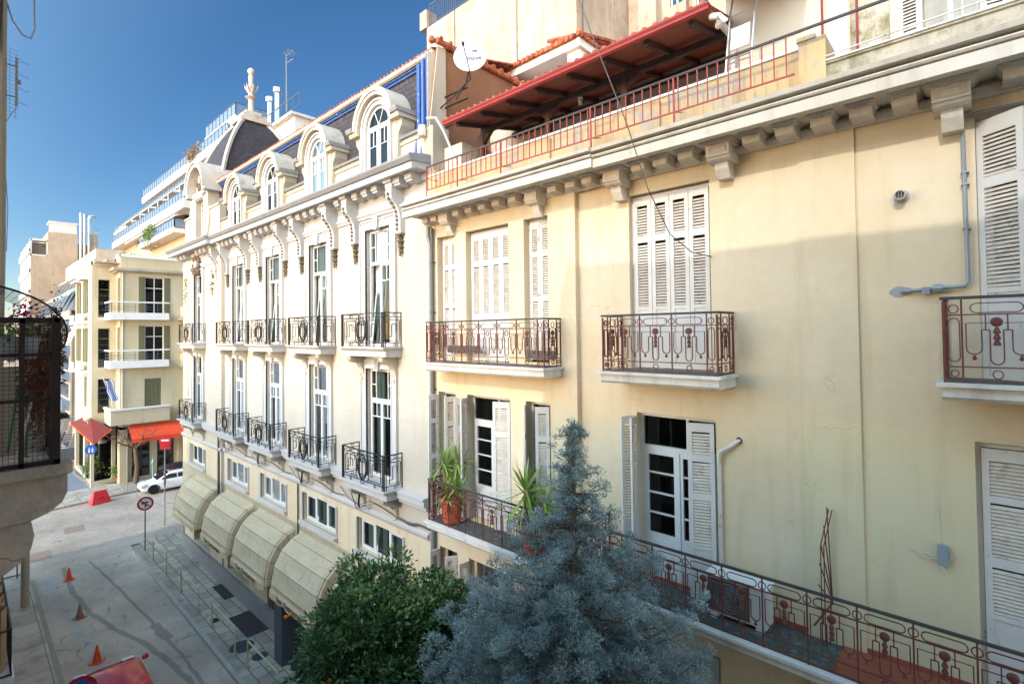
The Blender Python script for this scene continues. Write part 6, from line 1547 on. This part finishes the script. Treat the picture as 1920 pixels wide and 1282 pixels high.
# stepped white apartment block behind
TB = thing('terraced_apartment_block', (-80, 12, 0), 'white stepped apartment block with glass railed terraces behind the cream corner house', 'building')
mb = MB(); mb.box(-118, -70, 10.6, 30, 0, 27.3); mb.box(-118, -66, 12.5, 30, 27.3, 30.6); mb.box(-105, -60, 14, 30, 30.6, 35.8)
build('wall', mb, 'soffit_tan', TB)
def terrace(x0, x1, y, z, th=.6, back=4.0, rail=1.2):
    mb = MB(); mb.box(x0, x1, y, y+back, z, z+th); mb.box(x0, x1, y, y+.15, z+th, z+th+.12); t = build('terrace_slab', mb, 'bigwhite', TB)
    railing_glass(t if False else TB, [(x0, y+.1), (x1-.1, y+.1), (x1-.1, y+back)], z+th, rail)
terrace(-90.5, -72.4, 9, 24.3, .55, 3); terrace(-109.8, -68.2, 9, 26.6, .95, 4)
terrace(-118, -64, 10.6, 30.0, .7, 4, 1.0); terrace(-98.5, -60.5, 11, 32.7, .9, 4, 1.3); terrace(-72, -61.5, 12.3, 35.6, .85, 4, 1.5)
mb = MB()
for x in range(-106, -70, 5): mb.tube([(x, 9.3, 27.5), (x, 9.3, 29.6), (x+.5, 9.6, 30)], .08, 5)
build('pergola_post', mb, 'bigwhite', TB)
mb = MB()
for k in range(6): x = -103+k*6; mb.loft([[(x, 9.2, 29.6), (x+5, 9.2, 29.6), (x+5, 9.2, 29.7), (x, 9.2, 29.7)], [(x, 12.4, 30.0), (x+5, 12.4, 30.0), (x+5, 12.4, 30.1), (x, 12.4, 30.1)]])
build('canopy', mb, 'slabw', TB)
mb = MB(); mb.loft([[(-100, 9.05, 26.2), (-72, 9.05, 26.2), (-72, 9.05, 26.35), (-100, 9.05, 26.35)], [(-100, 9.9, 26.5), (-72, 9.9, 26.5), (-72, 9.9, 26.6), (-100, 9.9, 26.6)]]); build('folded_awning', mb, 'slabw', TB)
mb = MB()
for x in (-88, -83, -78, -74): mb.box(x, x+2.2, 10.5, 10.6, 24.9, 26.6); mb.box(x-8, x-5.5, 12.4, 12.5, 27.6, 29.8)
build('window', mb, 'carglass', TB)
mb = MB()
for (x, y, h) in ((-66, 15, 39.6), (-68, 15, 39.0), (-58.5, 15, 38.4), (-56.5, 15, 38.8)): mb.tube([(x, y, 33), (x, y, h)], .32, 8); mb.lathe([(.5, h-.6), (.5, h-.1), (.2, h+.1)], (x, y, 0), 8)
build('chimney_flue', mb, 'chrome', TB)
mb = MB(); mb.box(-54, -49, 13.5, 20, 30, 33.0); mb.box(-54.4, -48.6, 13, 20, 33.0, 33.25); build('roof_house', mb, 'bigwhite', TB)
railing_glass(TB, [(-60, 13.1), (-47, 13.1)], 33.3, 1.2, None)
def antenna(x, y, z0, h, label, k=0):
    t = thing('roof_antenna', (x, y, z0), label, 'antenna', 'thin aerials on the distant roofs'); mb = MB(); mb.tube([(x, y, z0), (x, y, z0+h)], .05, 4)
    for i in range(4): mb.tube([(x+.4+.3*i, y-.5, z0+h-.2), (x+.4+.3*i, y+.5, z0+h-.2)], .03, 3)
    mb.tube([(x, y, z0+h-.2), (x+1.6, y, z0+h-.2)], .035, 3); mb.tube([(x, y, z0+h-.9), (x+.9, y+.3, z0+h-.7)], .03, 3); build('aerial', mb, 'pole', t)
antenna(-52, 14, 34.4, 6, 'thin roof aerial right of the finial dome'); 
antenna(-105, 6, 24, 5, 'roof aerial left of the terraced block, nearest to its top terrace'); antenna(-112, 5.2, 23, 5.5, 'roof aerial beside the bent steel flues')
# far slanted-glazing block and beige tower
MBL = thing('slanted_glass_block', (-75, 1, 0), 'grey apartment block with slanted glazing and sea green awnings beyond the corner house', 'building')
TI = [(0, 3.6, -1.3), (3.6, 7.0, -2.1), (7.0, 10.3, -2.1), (10.3, 13.6, -2.1), (13.6, 16.6, -1.2), (16.6, 19.6, .7)]
mb = MB()
for z0, z1, y0 in TI: mb.box(-104, -66, y0+.9, 3.2, z0, z1)
mb.box(-104, -78, 2.4, 5, 19.6, 22.2)
build('wall', mb, 'beigeconc', MBL)
mb = MB()
for z0, z1, y0 in TI[1:]:
    for k in range(9):
        xa = -66-4.0*k
        mb.loft([[(xa-3.7, y0, z0+.75), (xa-.3, y0, z0+.75), (xa-.3, y0+.06, z0+.75), (xa-3.7, y0+.06, z0+.75)], [(xa-3.7, y0+.95, z1-.1), (xa-.3, y0+.95, z1-.1), (xa-.3, y0+1.0, z1-.1), (xa-3.7, y0+1.0, z1-.1)]])
        mb.loft([[(xa-.28, y0-.02, z0+.7), (xa-.02, y0-.02, z0+.7), (xa-.02, y0+.9, z0+.7)], [(xa-.28, y0+.86, z1-.1), (xa-.02, y0+.86, z1-.1), (xa-.02, y0+.95, z1-.1)]]) if k % 2 else None
build('slanted_glazing', mb, 'darkglaze', MBL)
mb = MB()
for z0, z1, y0 in TI:
    mb.box(-104, -65.6, y0-.15, y0+1.4, z0-.22, z0+.12); mb.box(-104, -65.7, y0-.1, y0+.02, z0+.12, z0+.72)
    for k in range(10): xa = -66-4.0*k; mb.loft([[(xa-.15, y0-.1, z0+.7), (xa+.1, y0-.1, z0+.7), (xa+.1, y0+.95, z0+.7), (xa-.15, y0+.95, z0+.7)], [(xa-.15, y0+.9, z1-.05), (xa+.1, y0+.9, z1-.05), (xa+.1, y0+1.0, z1-.05), (xa-.15, y0+1.0, z1-.05)]])
build('balcony_slab', mb, 'greytrim', MBL)
mb = MB(); mb.box(-65.99, -65.9, -.8, 1.5, 11.2, 12.9); mb.box(-65.99, -65.9, .5, 3.2, 14.3, 15.9); mb.box(-65.99, -65.9, 2.2, 4, 17.4, 19.0); build('window', mb, 'carglass', MBL)
for zq, yq in ((12.1, -2.6), (8.6, -2.6), (15.4, -1.4)):
    mb = MB(); mb.loft([[(-74, yq-.5, zq), (-65, yq-.5, zq), (-65, yq-.5, zq+.08), (-74, yq-.5, zq+.08)], [(-74, yq+.8, zq+1.2), (-65, yq+.8, zq+1.2), (-65, yq+.8, zq+1.3), (-74, yq+.8, zq+1.3)]]); build('awning', mb, 'seagreen', MBL)
CB2 = thing('ribbed_concrete_house', (-63, 1, 0), 'beige ribbed concrete house between the slanted glass block and the cream corner house', 'building')
mb = MB(); mb.box(-70, -61, -.6, 5, 0, 4.6); mb.box(-70, -61, -1.75, 5, 4.6, 11.2); mb.loft([[(-70, -1.75, 11.2), (-61, -1.75, 11.2), (-61, 5, 11.2), (-70, 5, 11.2)], [(-70, -.2, 14.6), (-61, -.2, 14.6), (-61, 5, 14.6), (-70, 5, 14.6)]])
build('wall', mb, 'beigeconc', CB2)
mb = MB()
for k in range(9): mb.box(-60.99, -60.96, -1.6+k*.28, -1.57+k*.28, 3, 12.2)
build('rib_grooves', mb, 'timber', CB2)
mb = MB()
for z in (5.0, 7.6, 10.0): mb.box(-69.5, -61.2, -2.3, -1.75, z, z+.9); 
build('balcony', mb, 'balcglass', CB2)
mb = MB()
for z in (6.0, 8.6): mb.box(-69.0, -62, -1.79, -1.76, z, z+1.3)
build('window', mb, 'carglass', CB2)
FB = thing('far_street_house', (-110, -3, 0), 'pale house closing the view far down the street behind the cage', 'building')
mb = MB(); mb.box(-130, -112, -6, 4, 0, 14); mb.box(-100, -88, 1.0, 3, 0, 4); build('wall', mb, 'beigeconc', FB)
mb = MB()
for z in range(4):
    for y in range(5): mb.box(-111.99, -111.9, -5.5+y*1.9, -4.6+y*1.9, 1.4+z*3.2, 3.2+z*3.2)
build('window', mb, 'carglass', FB)
BT = thing('beige_tower', (-120, 1.6, 0), 'tall bare beige tower with a stepped top and steel flues at the left', 'building')
mb = MB(); mb.box(-128, -110, .85, 4.5, 0, 28.6); mb.box(-128, -110, -1.15, .85, 0, 24.6); build('wall', mb, 'towerwall', BT)
mb = MB(); mb.box(-129, -110.2, -1.2, -1.12, 0, 27); 
for z in range(8):
    mb.box(-129, -110, -1.45, -1.15, 1.8+z*3.3, 2.1+z*3.3); mb.box(-129, -110, -1.45, -1.40, 2.1+z*3.3, 2.9+z*3.3)
mb.box(-110.2, -110, -1.2, .85, 24.6, 24.8); mb.box(-111, -110, -1.2, -1.05, 24.6, 27.2); mb.box(-111, -110, .7, .85, 24.6, 27.2); mb.box(-112, -110, -1.2, .85, 27.0, 27.3); mb.box(-114, -110.3, 1.3, 4.4, 28.6, 30.2); mb.box(-114, -110.2, 1.0, 4.6, 30.2, 30.4)
build('balcony_strip', mb, 'bigwhite', BT)
mb = MB(); mb.box(-118, -112, -1.0, .8, 24.6, 26.9); build('top_floor_block', mb, 'greyplaster', BT)  # grey block set back within the open top storey
mb = MB()
for y, h in ((4.9, 32.2), (5.35, 32.1), (5.95, 31.4)): mb.tube([(-110, y, 12), (-110, y, h)], .19, 10)
mb.tube([(-110, 5.95, 31.3), (-110, 6.05, 31.8), (-110, 6.4, 32.0), (-110, 7.0, 31.9)], .24, 10)
build('steel_flue', mb, 'chrome', BT, True)
mb = MB(); mb.box(-114, -110.3, 4.5, 7.0, 0, 27); mb.box(-113, -111, 6.3, 7.3, 20, 29); build('service_shaft', mb, 'greyplaster', BT)
# tall weathered building behind the terrace
BG = thing('tall_weathered_building', (-16, 12, 0), 'tall weathered pale apartment building rising behind the tiled roofs', 'building')
mb = MB(); mb.box(-22.4, -12.3, 9, 14, 14, 28.6); mb.box(-18.6, -12.3, 9, 14, 28.6, 33); mb.box(-22.9, -22.3, 8.9, 9.6, 28.6, 29.6); mb.box(-23.4, -22.2, 8.9, 12, 27.0, 27.3)
build('wall', mb, 'oldwall', BG)
mb = MB(lambda s, o, z: (s, 13.4-o, z)); wall(mb, -12.3, 6, 14, 34, 0, [(-10.2, -9.6, 26.4, 28.3), (-9.0, -7.6, 25.9, 28.0), (-6.2, -4.6, 26.1, 28.6), (-1, .8, 25.5, 28.2)], .3); mb.box(-11.5, -10.6, 0, .6, 14, 34); build('rear_wall', mb, 'oldwall', BG)
for a, b, c_, d_ in ((-10.2, -9.6, 26.4, 28.3), (-9.0, -7.6, 25.9, 28.0), (-6.2, -4.6, 26.1, 28.6), (-1, .8, 25.5, 28.2)): window(BG, lambda s, o, z: (s, 13.4-o, z), a, b, c_, d_, -.15, 'two', curt=0)
mb = MB()
for k in range(24): mb.tube([(-22.3+k*.16, 9.1, 28.6), (-22.3+k*.16, 9.1, 29.9)], .02, 4)
mb.tube([(-22.3, 9.1, 29.9), (-18.6, 9.1, 29.9)], .035, 4); mb.tube([(-22.3, 9.1, 28.75), (-18.6, 9.1, 28.75)], .03, 4); build('roof_railing', mb, 'darkpost', BG)
mb = MB()
for x in (-20, -15.6): mb.tube([(x, 8.97, 29), (x-.1, 8.97, 20)], .02, 3)
mb.tube([(-12.0, 9.0, 28.5), (-12.0, 9.0, 16)], .05, 4); mb.tube([(-9.3, 13.2, 33), (-9.3, 13.2, 22)], .06, 4)
build('wall_cable', mb, 'darkpipe', BG)
# small tiled roof house with white soffit
RH = thing('tiled_roof_house', (-10, 6, 0), 'small roof house with terracotta tiles, white soffit and a flaking brick side wall', 'building')
mb = MB(); mb.box(-15.5, -8.6, 4.3, 8.5, 15, 19.4); build('wall', mb, 'white_soffit', RH)
mb = MB(); mb.box(-8.9, -8.55, 3.8, 8.5, 15, 19.9); mb.box(-8.95, -8.5, 3.75, 4.1, 15, 19.95); build('pier', mb, 'white_soffit', RH)
mb = MB(); mb.box(-8.54, -8.5, 4.1, 8.4, 15, 19.8); build('brick_side', mb, 'brick', RH)
mb = MB(); mb.box(-15.5, -8.4, 3.6, 8.6, 19.95, 20.2); build('soffit', mb, 'white_soffit', RH)
mb = MB(); x = -15.4
while x < -8.3: mb.tube([(x, 3.45, 20.23), (x, 5.5, 20.8)], .065, 6); x += .19
y = 3.6
while y < 8.6: mb.tube([(-8.3, y, 20.22), (-9.6, y+.05, 20.55)], .065, 6); y += .19
mb.lathe([(.05, 20.25), (.11, 20.28), (.1, 20.38), (.001, 20.42)], (-8.4, 3.6, 0), 8); mb.box(-15.4, -8.5, 3.5, 8.5, 20.18, 20.3)
build('roof_tiles', mb, 'tiles', RH, True)

# ================================================================== PLANTS
def tube_tree(mb, p, d, L, r, depth, rnd, out, spread=.6, up_=.15, segs=4, keep=0):
    pts = [Vector(p)]; rr_ = [r]; dd = Vector(d).normalized()
    for k in range(segs):
        dd = (dd+Vector((rnd.uniform(-1, 1), rnd.uniform(-1, 1), rnd.uniform(-1, 1)))*.16+Vector((0, 0, up_*.3))).normalized()
        pts.append(pts[-1]+dd*L/segs); rr_.append(r*(1-.45*(k+1)/segs))
    mb.tube([tuple(q) for q in pts], rr_, 6 if r > .03 else 4)
    if depth == 0: out.append((pts[-1], dd)); return
    for k in range(3 if depth > 1 else 4):
        i = rnd.randint(max(1, segs-2), segs); a = Vector((rnd.uniform(-1, 1), rnd.uniform(-1, 1), rnd.uniform(-.3, .9))).normalized()
        tube_tree(mb, pts[i], (dd*(1-spread)+a*spread), L*rnd.uniform(.55, .8), rr_[i]*.68, depth-1, rnd, out, spread, up_, segs)
# orange tree
OT = thing('orange_tree', (-9.7, -2.5, .13), 'dense dark green orange tree with a few oranges in front of the beige awnings', 'tree')
rnd = random.Random(11); mb = MB(); tips = []
for k in range(5): tube_tree(mb, (-9.0, -2.5, 2.3), (cos(k*1.26)*.6, sin(k*1.26)*.6, .8), 1.6, .09, 2, rnd, tips, .6)
mb.tube([(-9.05, -2.5, .1), (-9.0, -2.48, 1.2), (-9.0, -2.5, 2.4)], [.17, .13, .12], 10); build('trunk', mb, 'bark', OT, True)
def crown(cx, cy, cz, rx, ry, rz, nclump, nleaf, seed, cr=.42, keep=None):
    rng = np.random.default_rng(seed); P = []; S = []; Nn = []
    th = rng.uniform(0, 2*pi, nclump); cz_ = rng.uniform(-.75, 1, nclump); rad = rng.uniform(.62, 1.0, nclump)**.5
    for i in range(nclump):
        q = sqrt(max(0, 1-cz_[i]**2)); u = np.array([cos(th[i])*q, sin(th[i])*q, cz_[i]])
        bum = (1+.13*sin(3*th[i]+2*cz_[i]+seed)+.08*sin(7*th[i]))*(1.13 if i % 5 == 0 else 1)
        c = np.array([cx, cy, cz])+u*np.array([rx, ry, rz])*rad[i]*bum
        if keep is not None and not keep(c): continue
        n = int(nleaf*rng.uniform(.5, 1.4)); r = cr*rng.uniform(.6, 1.25)
        d = rng.normal(size=(n, 3)); d /= np.linalg.norm(d, axis=1)[:, None]; pp = c+d*(r*rng.uniform(.35, 1, n)**.5)[:, None]*[1, 1, .8]
        P.append(pp); Nn.append(d*.8+u*.6+[0, 0, -.15]); S.append(np.clip(rng.normal(.15+.5*rng.random(), .2, n), 0, 1))
    return np.concatenate(P), np.concatenate(Nn), np.concatenate(S)
P_, N_, S_ = crown(-9.05, -2.55, 4.75, 1.85, 1.7, 1.9, 250, 190, 4, .36, lambda c: c[1] < -.75)
leaf_cloud('crown', P_, 'leaf_orange', OT, (.125, .026), 8, N_, .5, S_)
P_, N_, S_ = crown(-9.05, -2.55, 4.6, 1.5, 1.2, 1.4, 160, 90, 14, .5)
leaf_cloud('inner_foliage', P_, 'leaf_orange', OT, (.12, .035), 9, N_, .9, S_*.5)  # inner leaves coloured darker to stand for shade inside the crown
mb = MB()
for (x, y, z) in ((-9.3, -4.25, 5.2), (-10.3, -4.0, 6.1), (-8.6, -4.05, 5.6), (-9.9, -4.3, 4.6), (-11.2, -3.7, 5.6)): mb.lathe([(.001, -.04), (.03, -.03), (.042, 0), (.03, .03), (.001, .04)], (x, y, z), 10)
build('orange_fruit', mb, 'fruit', OT, True)

# blue cypress
CT = thing('blue_cypress_tree', (-4.35, -2.7, .13), 'tall feathery blue grey cypress tree with a pointed top in front of the yellow building', 'tree')
rng = np.random.default_rng(21); rnd = random.Random(21)
mbt = MB(); x0, y0, H = -4.22, -2.75, 10.38
tp_ = [(x0+.1*sin(z*.5)*(1-z/H), y0, z) for z in np.linspace(.1, H-.1, 16)]; mbt.tube(tp_, [.22*(1-k/17)+.008 for k in range(16)], 8)
PP = []; DD = []; SS = []
def tuft(c, d, r, n, shade):
    """a feathery tuft: short scale-leaved shoots radiating up and out"""
    c = np.array(c); d = np.array(d); q = rng.normal(size=(n, 3)); q /= np.linalg.norm(q, axis=1)[:, None]
    rad = rng.uniform(.15, 1, n)[:, None]**.6
    p = c+q*rad*r*np.array([1, 1, .75])+d*r*.4*rng.uniform(0, 1.3, n)[:, None]
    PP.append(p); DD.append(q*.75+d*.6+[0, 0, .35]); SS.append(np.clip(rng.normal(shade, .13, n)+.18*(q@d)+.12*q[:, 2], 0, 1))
RH_, RV = [0, .3, .7, 1.1, 1.45, 1.8, 2.4, 2.8, 3.7, 5, 6.2], [.05, .18, .27, .5, .64, .8, 1.08, 1.42, 1.7, 1.85, 1.7]
h = .1
while h < 6.0:
    z = H-h; R_ = float(np.interp(h, RH_, RV)); nb = int(4+R_*5.2)
    for k in range(nb):
        a = rnd.uniform(0, 2*pi); Rb = R_*rnd.choice((.4, .65, .85, 1.0, 1.28))
        d = Vector((cos(a), sin(a), 0))
        if y0+sin(a)*Rb > -1.05: Rb = min(Rb, abs((-1.05-y0)/max(sin(a), .01)))
        zz = z+rnd.uniform(-.12, .12); pts = []; m_ = 6; rise = rnd.uniform(.1, .45)
        for j in range(m_+1):
            t = j/m_; pts.append(Vector((x0, y0, zz-.1*Rb))+d*Rb*t+Vector((0, 0, Rb*(-.15*t+rise*t*t))))
        mbt.tube([tuple(p) for p in pts], [max(.005, .022*(1-t/m_)*(.5+R_)) for t in range(m_+1)], 4)
        nt_ = max(2, int(Rb*5.5)); shb = rnd.uniform(.2, .62)
        for j in range(nt_+1):
            t = .25+.75*(j/nt_) if Rb > .7 else .1+.9*j/nt_
            i = min(m_-1, int(t*m_)); b = pts[i].lerp(pts[i+1], t*m_-i)
            for q_ in range(2 if Rb > .8 else 1):
                lat = Vector((-d.y, d.x, 0))*rnd.uniform(-1, 1)*Rb*.2*(1.1-t*.7)
                dr = (d*.7+lat*.8+Vector((0, 0, rnd.uniform(0, .7)))).normalized()
                r_ = rnd.uniform(.07, .125)*(.75+.25*min(1, Rb))
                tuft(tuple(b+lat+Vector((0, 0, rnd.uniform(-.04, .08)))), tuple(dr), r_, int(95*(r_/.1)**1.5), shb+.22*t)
    h += .125
for k in range(6): tuft((x0+rnd.uniform(-.02, .02), y0, H-.3+k*.065), (0, 0, 1), .07, 60, .5)
build('trunk', mbt, 'bark', CT, True)
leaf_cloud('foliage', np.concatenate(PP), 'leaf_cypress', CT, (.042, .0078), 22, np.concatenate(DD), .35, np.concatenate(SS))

# yuccas in terracotta pots on the first floor balcony
def yucca(loc, label, seed, heads):
    t = thing('potted_yucca', loc, label, 'potted plant', 'yuccas in terracotta pots on the balcony'); X, Y, Z = loc
    mb = MB(); prf = [(.001, 0), (.20, 0), (.235, .05), (.25, .25), (.285, .50), (.31, .53), (.31, .60), (.28, .6), (.26, .56), (.001, .55)]
    n = 22; rings = []
    for r, z in prf: rings.append([(X+cos(2*pi*k/n)*r*(1+(.02 if k % 2 else 0)), Y+sin(2*pi*k/n)*r*(1+(.02 if k % 2 else 0)), Z+z) for k in range(n)])
    mb.loft(rings); build('pot', mb, 'pot', t, False)
    rd = random.Random(seed); mb = MB(); bl = MB(); sh = []
    for (dx, dy, h, R_, nl) in heads:
        top = Vector((X+dx, Y+dy, Z+.55+h)); mb.tube([(X+dx*.3, Y+dy*.3, Z+.5), (X+dx*.8, Y+dy*.8, Z+.55+h*.5), tuple(top)], [.045, .04, .035], 7)
        for k in range(nl):
            a = rd.uniform(0, 2*pi); e = rd.uniform(-.75, 1.35); L = R_*rd.uniform(.75, 1.1); w_ = .022
            d = Vector((cos(a)*cos(e), sin(a)*cos(e), sin(e))); sd = Vector((-sin(a), cos(a), 0)); b0 = top+Vector((0, 0, rd.uniform(-.22, .02)))
            sag = -.16*L if e < .6 else -.03
            q = [b0+d*L*t+Vector((0, 0, sag*t*t)) for t in (0, .35, .7, 1)]; ws = (.016, w_, w_*.75, .001)
            A = bl.P([tuple(p-sd*w_) for p, w_ in zip(q, ws)]); B = bl.P([tuple(p+sd*w_+Vector((0, 0, .006))) for p, w_ in zip(q, ws)])
            for i in range(3): bl.f.append([A[i], A[i+1], B[i+1], B[i]])
            sh += [rd.uniform(.1, 1)]*3
    build('cane', mb, 'canebark', t, True)
    fo = build('blades', bl, 'leaf_yucca', t); at = fo.data.attributes.new('shade', 'FLOAT', 'FACE'); at.data.foreach_set('value', np.array(sh, dtype=np.float32))
    return t
yucca((-9.42, -.5, 7.17), 'potted yucca with dry lower leaves at the left end of the first floor balcony', 3, ((-.28, -.05, .85, .55, 46), (.05, .1, .95, .5, 40), (.25, -.05, .35, .5, 46), (0, -.15, .2, .45, 40), (-.05, 0, .5, .4, 40)))
yucca((-6.9, -.5, 7.17), 'brighter potted yucca half hidden by the blue cypress on the first floor balcony', 5, ((-.1, -.1, .75, .75, 60), (.35, .0, .6, .55, 50), (.45, -.1, .25, .5, 40), (.1, 0, .2, .45, 40)))

# bare tree in front of the corner cafe
BTR = thing('bare_street_tree', (-49.2, .9, .12), 'leafless pruned street tree with thin bare twigs in front of the corner cafe', 'tree')
rnd = random.Random(8); mb = MB(); tips = []
mb.tube([(-49.2, .9, .1), (-49.15, .98, 1.5), (-49.2, .85, 3.0)], [.2, .15, .15], 8)
for k, a in enumerate((0.2, 1.4, 2.6, 3.7, 5.0)): tube_tree(mb, (-49.2, .85, 2.9), (cos(a)*.8, sin(a)*.9, .55), 1.5, .085, 3, rnd, tips, .55, .2)
build('trunk', mb, 'bark', BTR)
# pots, screens and fence of the cafe
def potted(x, y, label, pm, s=1.0, seed=1):
    t = thing('potted_shrub', (x, y, .12), label, 'potted plant', 'pot plants along the cafe terrace'); mb = MB()
    mb.lathe([(.2*s, .12), (.3*s, .12+.55*s), (.33*s, .12+.6*s), (.28*s, .12+.6*s), (.26*s, .12+.54*s), (.001, .12+.54*s)], (x, y, 0), 12); build('pot', mb, pm, t, True)
    r_ = np.random.default_rng(seed); leaf_cloud('foliage', r_.normal(size=(420, 3))*[.24*s, .24*s, .26*s]+[x, y, 1.1*s+.12], 'leaf_pot', t, (.16, .05), seed)
potted(-52.3, -1.25, 'tall dark planter with a bushy shrub next to the blue sign', 'darkpot', 1.15, 1); potted(-52.9, -.35, 'grey planter with a bushy plant, second from the blue sign', 'darkpot', .95, 2)
potted(-53.3, .2, 'dark planter with a bushy plant just left of the orange pot', 'darkpot', .95, 3); potted(-51.0, .1, 'orange clay pot with pale green leaves on the cafe terrace', 'pot', .8, 4)
gs = thing('glass_wind_screen', (-53.5, -.6, .12), 'row of clear glass wind screens behind the cafe plant pots', 'wind screen')
mb = MB(); mb.face([(-52.9, -1.7, .2), (-54.2, 1.4, .2), (-54.2, 1.4, 2.0), (-52.9, -1.7, 2.0)]); build('glass_panel', mb, 'clearglass', gs)
mb = MB()
for t in (0, .34, .67, 1): mb.tube([(-52.9-1.3*t, -1.7+3.1*t, .12), (-52.9-1.3*t, -1.7+3.1*t, 2.1)], .04, 4)
build('frame', mb, 'chrome', gs)
fe = thing('slatted_fence', (-63, -1.6, .12), 'low black slatted fence at the back of the cafe terrace', 'fence')
mb = MB(); mb.box(-63.1, -63, -2.2, .4, .12, 1.3)
for k in range(6): mb.box(-63.1, -63, -2.2, .4, 1.4+k*.22, 1.48+k*.22)
for y in (-2.2, -.9, .4): mb.box(-63.15, -62.95, y-.06, y+.06, .12, 2.8)
build('panel', mb, 'darkpost', fe)
mo = thing('parked_motorbike', (-54.5, -1.6, .12), 'black motorbike parked in the shade behind the blue sign', 'motorbike')
for k in (-.7, .7):
    mb = MB(); mb.lathe([(.2, -.06), (.32, -.06), (.33, 0), (.32, .06), (.2, .06)], (-54.5+k, -1.5, .45), 16, 1); build('wheel', mb, 'rubber', mo, True)
mb = MB(); mb.loft([[(-55.3, -1.55, .75), (-55.3, -1.4, .75), (-55.3, -1.4, .95), (-55.3, -1.55, .95)], [(-54.6, -1.68, .5), (-54.6, -1.3, .5), (-54.6, -1.3, 1.0), (-54.6, -1.68, 1.0)], [(-54.1, -1.62, .6), (-54.1, -1.35, .6), (-54.1, -1.35, 1.15), (-54.1, -1.62, 1.15)], [(-53.8, -1.52, .9), (-53.8, -1.45, .9), (-53.8, -1.45, 1.2), (-53.8, -1.52, 1.2)]]); build('body', mb, 'signblack', mo, True)
mb = MB(); mb.tube([(-53.95, -1.9, 1.25), (-53.85, -1.48, 1.2), (-53.95, -1.1, 1.25)], .03, 5); build('handlebar', mb, 'chrome', mo)
for i, (x, y, z, l) in enumerate(((-50.3, .55, 3.5, 'round grey pendant lamp by the cafe pillar'), (-51.2, -.9, 3.4, 'round white pendant lamp under the dark red awning'))):
    lt = thing('pendant_lamp', (x, y, z), l, 'lamp'); mb = MB(); mb.lathe([(.001, .25), (.1, .22), (.26, .05), (.28, -.1), (.001, -.12)], (x, y, z), 14); build('lamp_shade', mb, 'greytrim', lt, True); mb = MB(); mb.tube([(x, y, z+.2), (x, y, z+1.0)], .02, 4); build('cord', mb, 'iron', lt)
mb = MB(); mb.lathe([(.1, .12), (.14, .2), (.05, .3), (.04, 1.4), (.12, 1.6), (.04, 1.8), (.001, 2.2)], (-48.9, 1.95, 0), 8); tag(build('closed_parasol', mb, 'seagreen'), 'closed pale parasol standing next to the bare street tree', 'parasol')
# cycads on the cream house roof
def roofplant(x, y, z, r, label, seed):
    t = thing('roof_cycad', (x, y, z), label, 'plant', 'spiky green plants on the cream corner house roof'); rd = random.Random(seed); bl = MB(); sh = []
    for k in range(90):
        a = rd.uniform(0, 2*pi); e = rd.uniform(.1, 1.3); L = r*rd.uniform(.6, 1.1); d = Vector((cos(a)*cos(e), sin(a)*cos(e), sin(e))); sd = Vector((-sin(a), cos(a), 0))*.05
        c_ = Vector((x+rd.uniform(-.8, .8)*r, y+rd.uniform(-.6, .6)*r, z)); q = [c_+d*L*t_+Vector((0, 0, -.25*L*t_*t_)) for t_ in (0, .5, 1)]
        A = bl.P([tuple(p-sd) for p in q]); B = bl.P([tuple(p+sd) for p in q])
        for i in range(2): bl.f.append([A[i], A[i+1], B[i+1], B[i]])
        sh += [rd.random()]*2
    o = build('fronds', bl, 'leaf_yucca', t); at = o.data.attributes.new('shade', 'FLOAT', 'FACE'); at.data.foreach_set('value', np.array(sh, dtype=np.float32))
roofplant(-51.8, .9, 17.9, .95, 'larger clump of spiky plants on the roof near the terraced block', 1); roofplant(-53.5, -.9, 17.4, .75, 'smaller clump of spiky plants at the left roof corner', 2)
t = thing('terrace_shrub', (-84, 9.3, 25), 'bushy shrub on the small lower terrace of the white stepped block', 'plant'); leaf_cloud('foliage', np.random.default_rng(3).normal(size=(900, 3))*[1.6, .3, .6]+[-84, 9.2, 25.6], 'leaf_pot', t, (.3, .1), 3)
t = thing('terrace_shrub', (-72, 11.4, 33), 'dry brown shrub on the upper terrace above the corner dormer', 'plant'); leaf_cloud('foliage', np.random.default_rng(3).normal(size=(900, 3))*[1.2, .3, .5]+[-72, 11.3, 34.0], 'dryleaf', t, (.3, .1), 3)
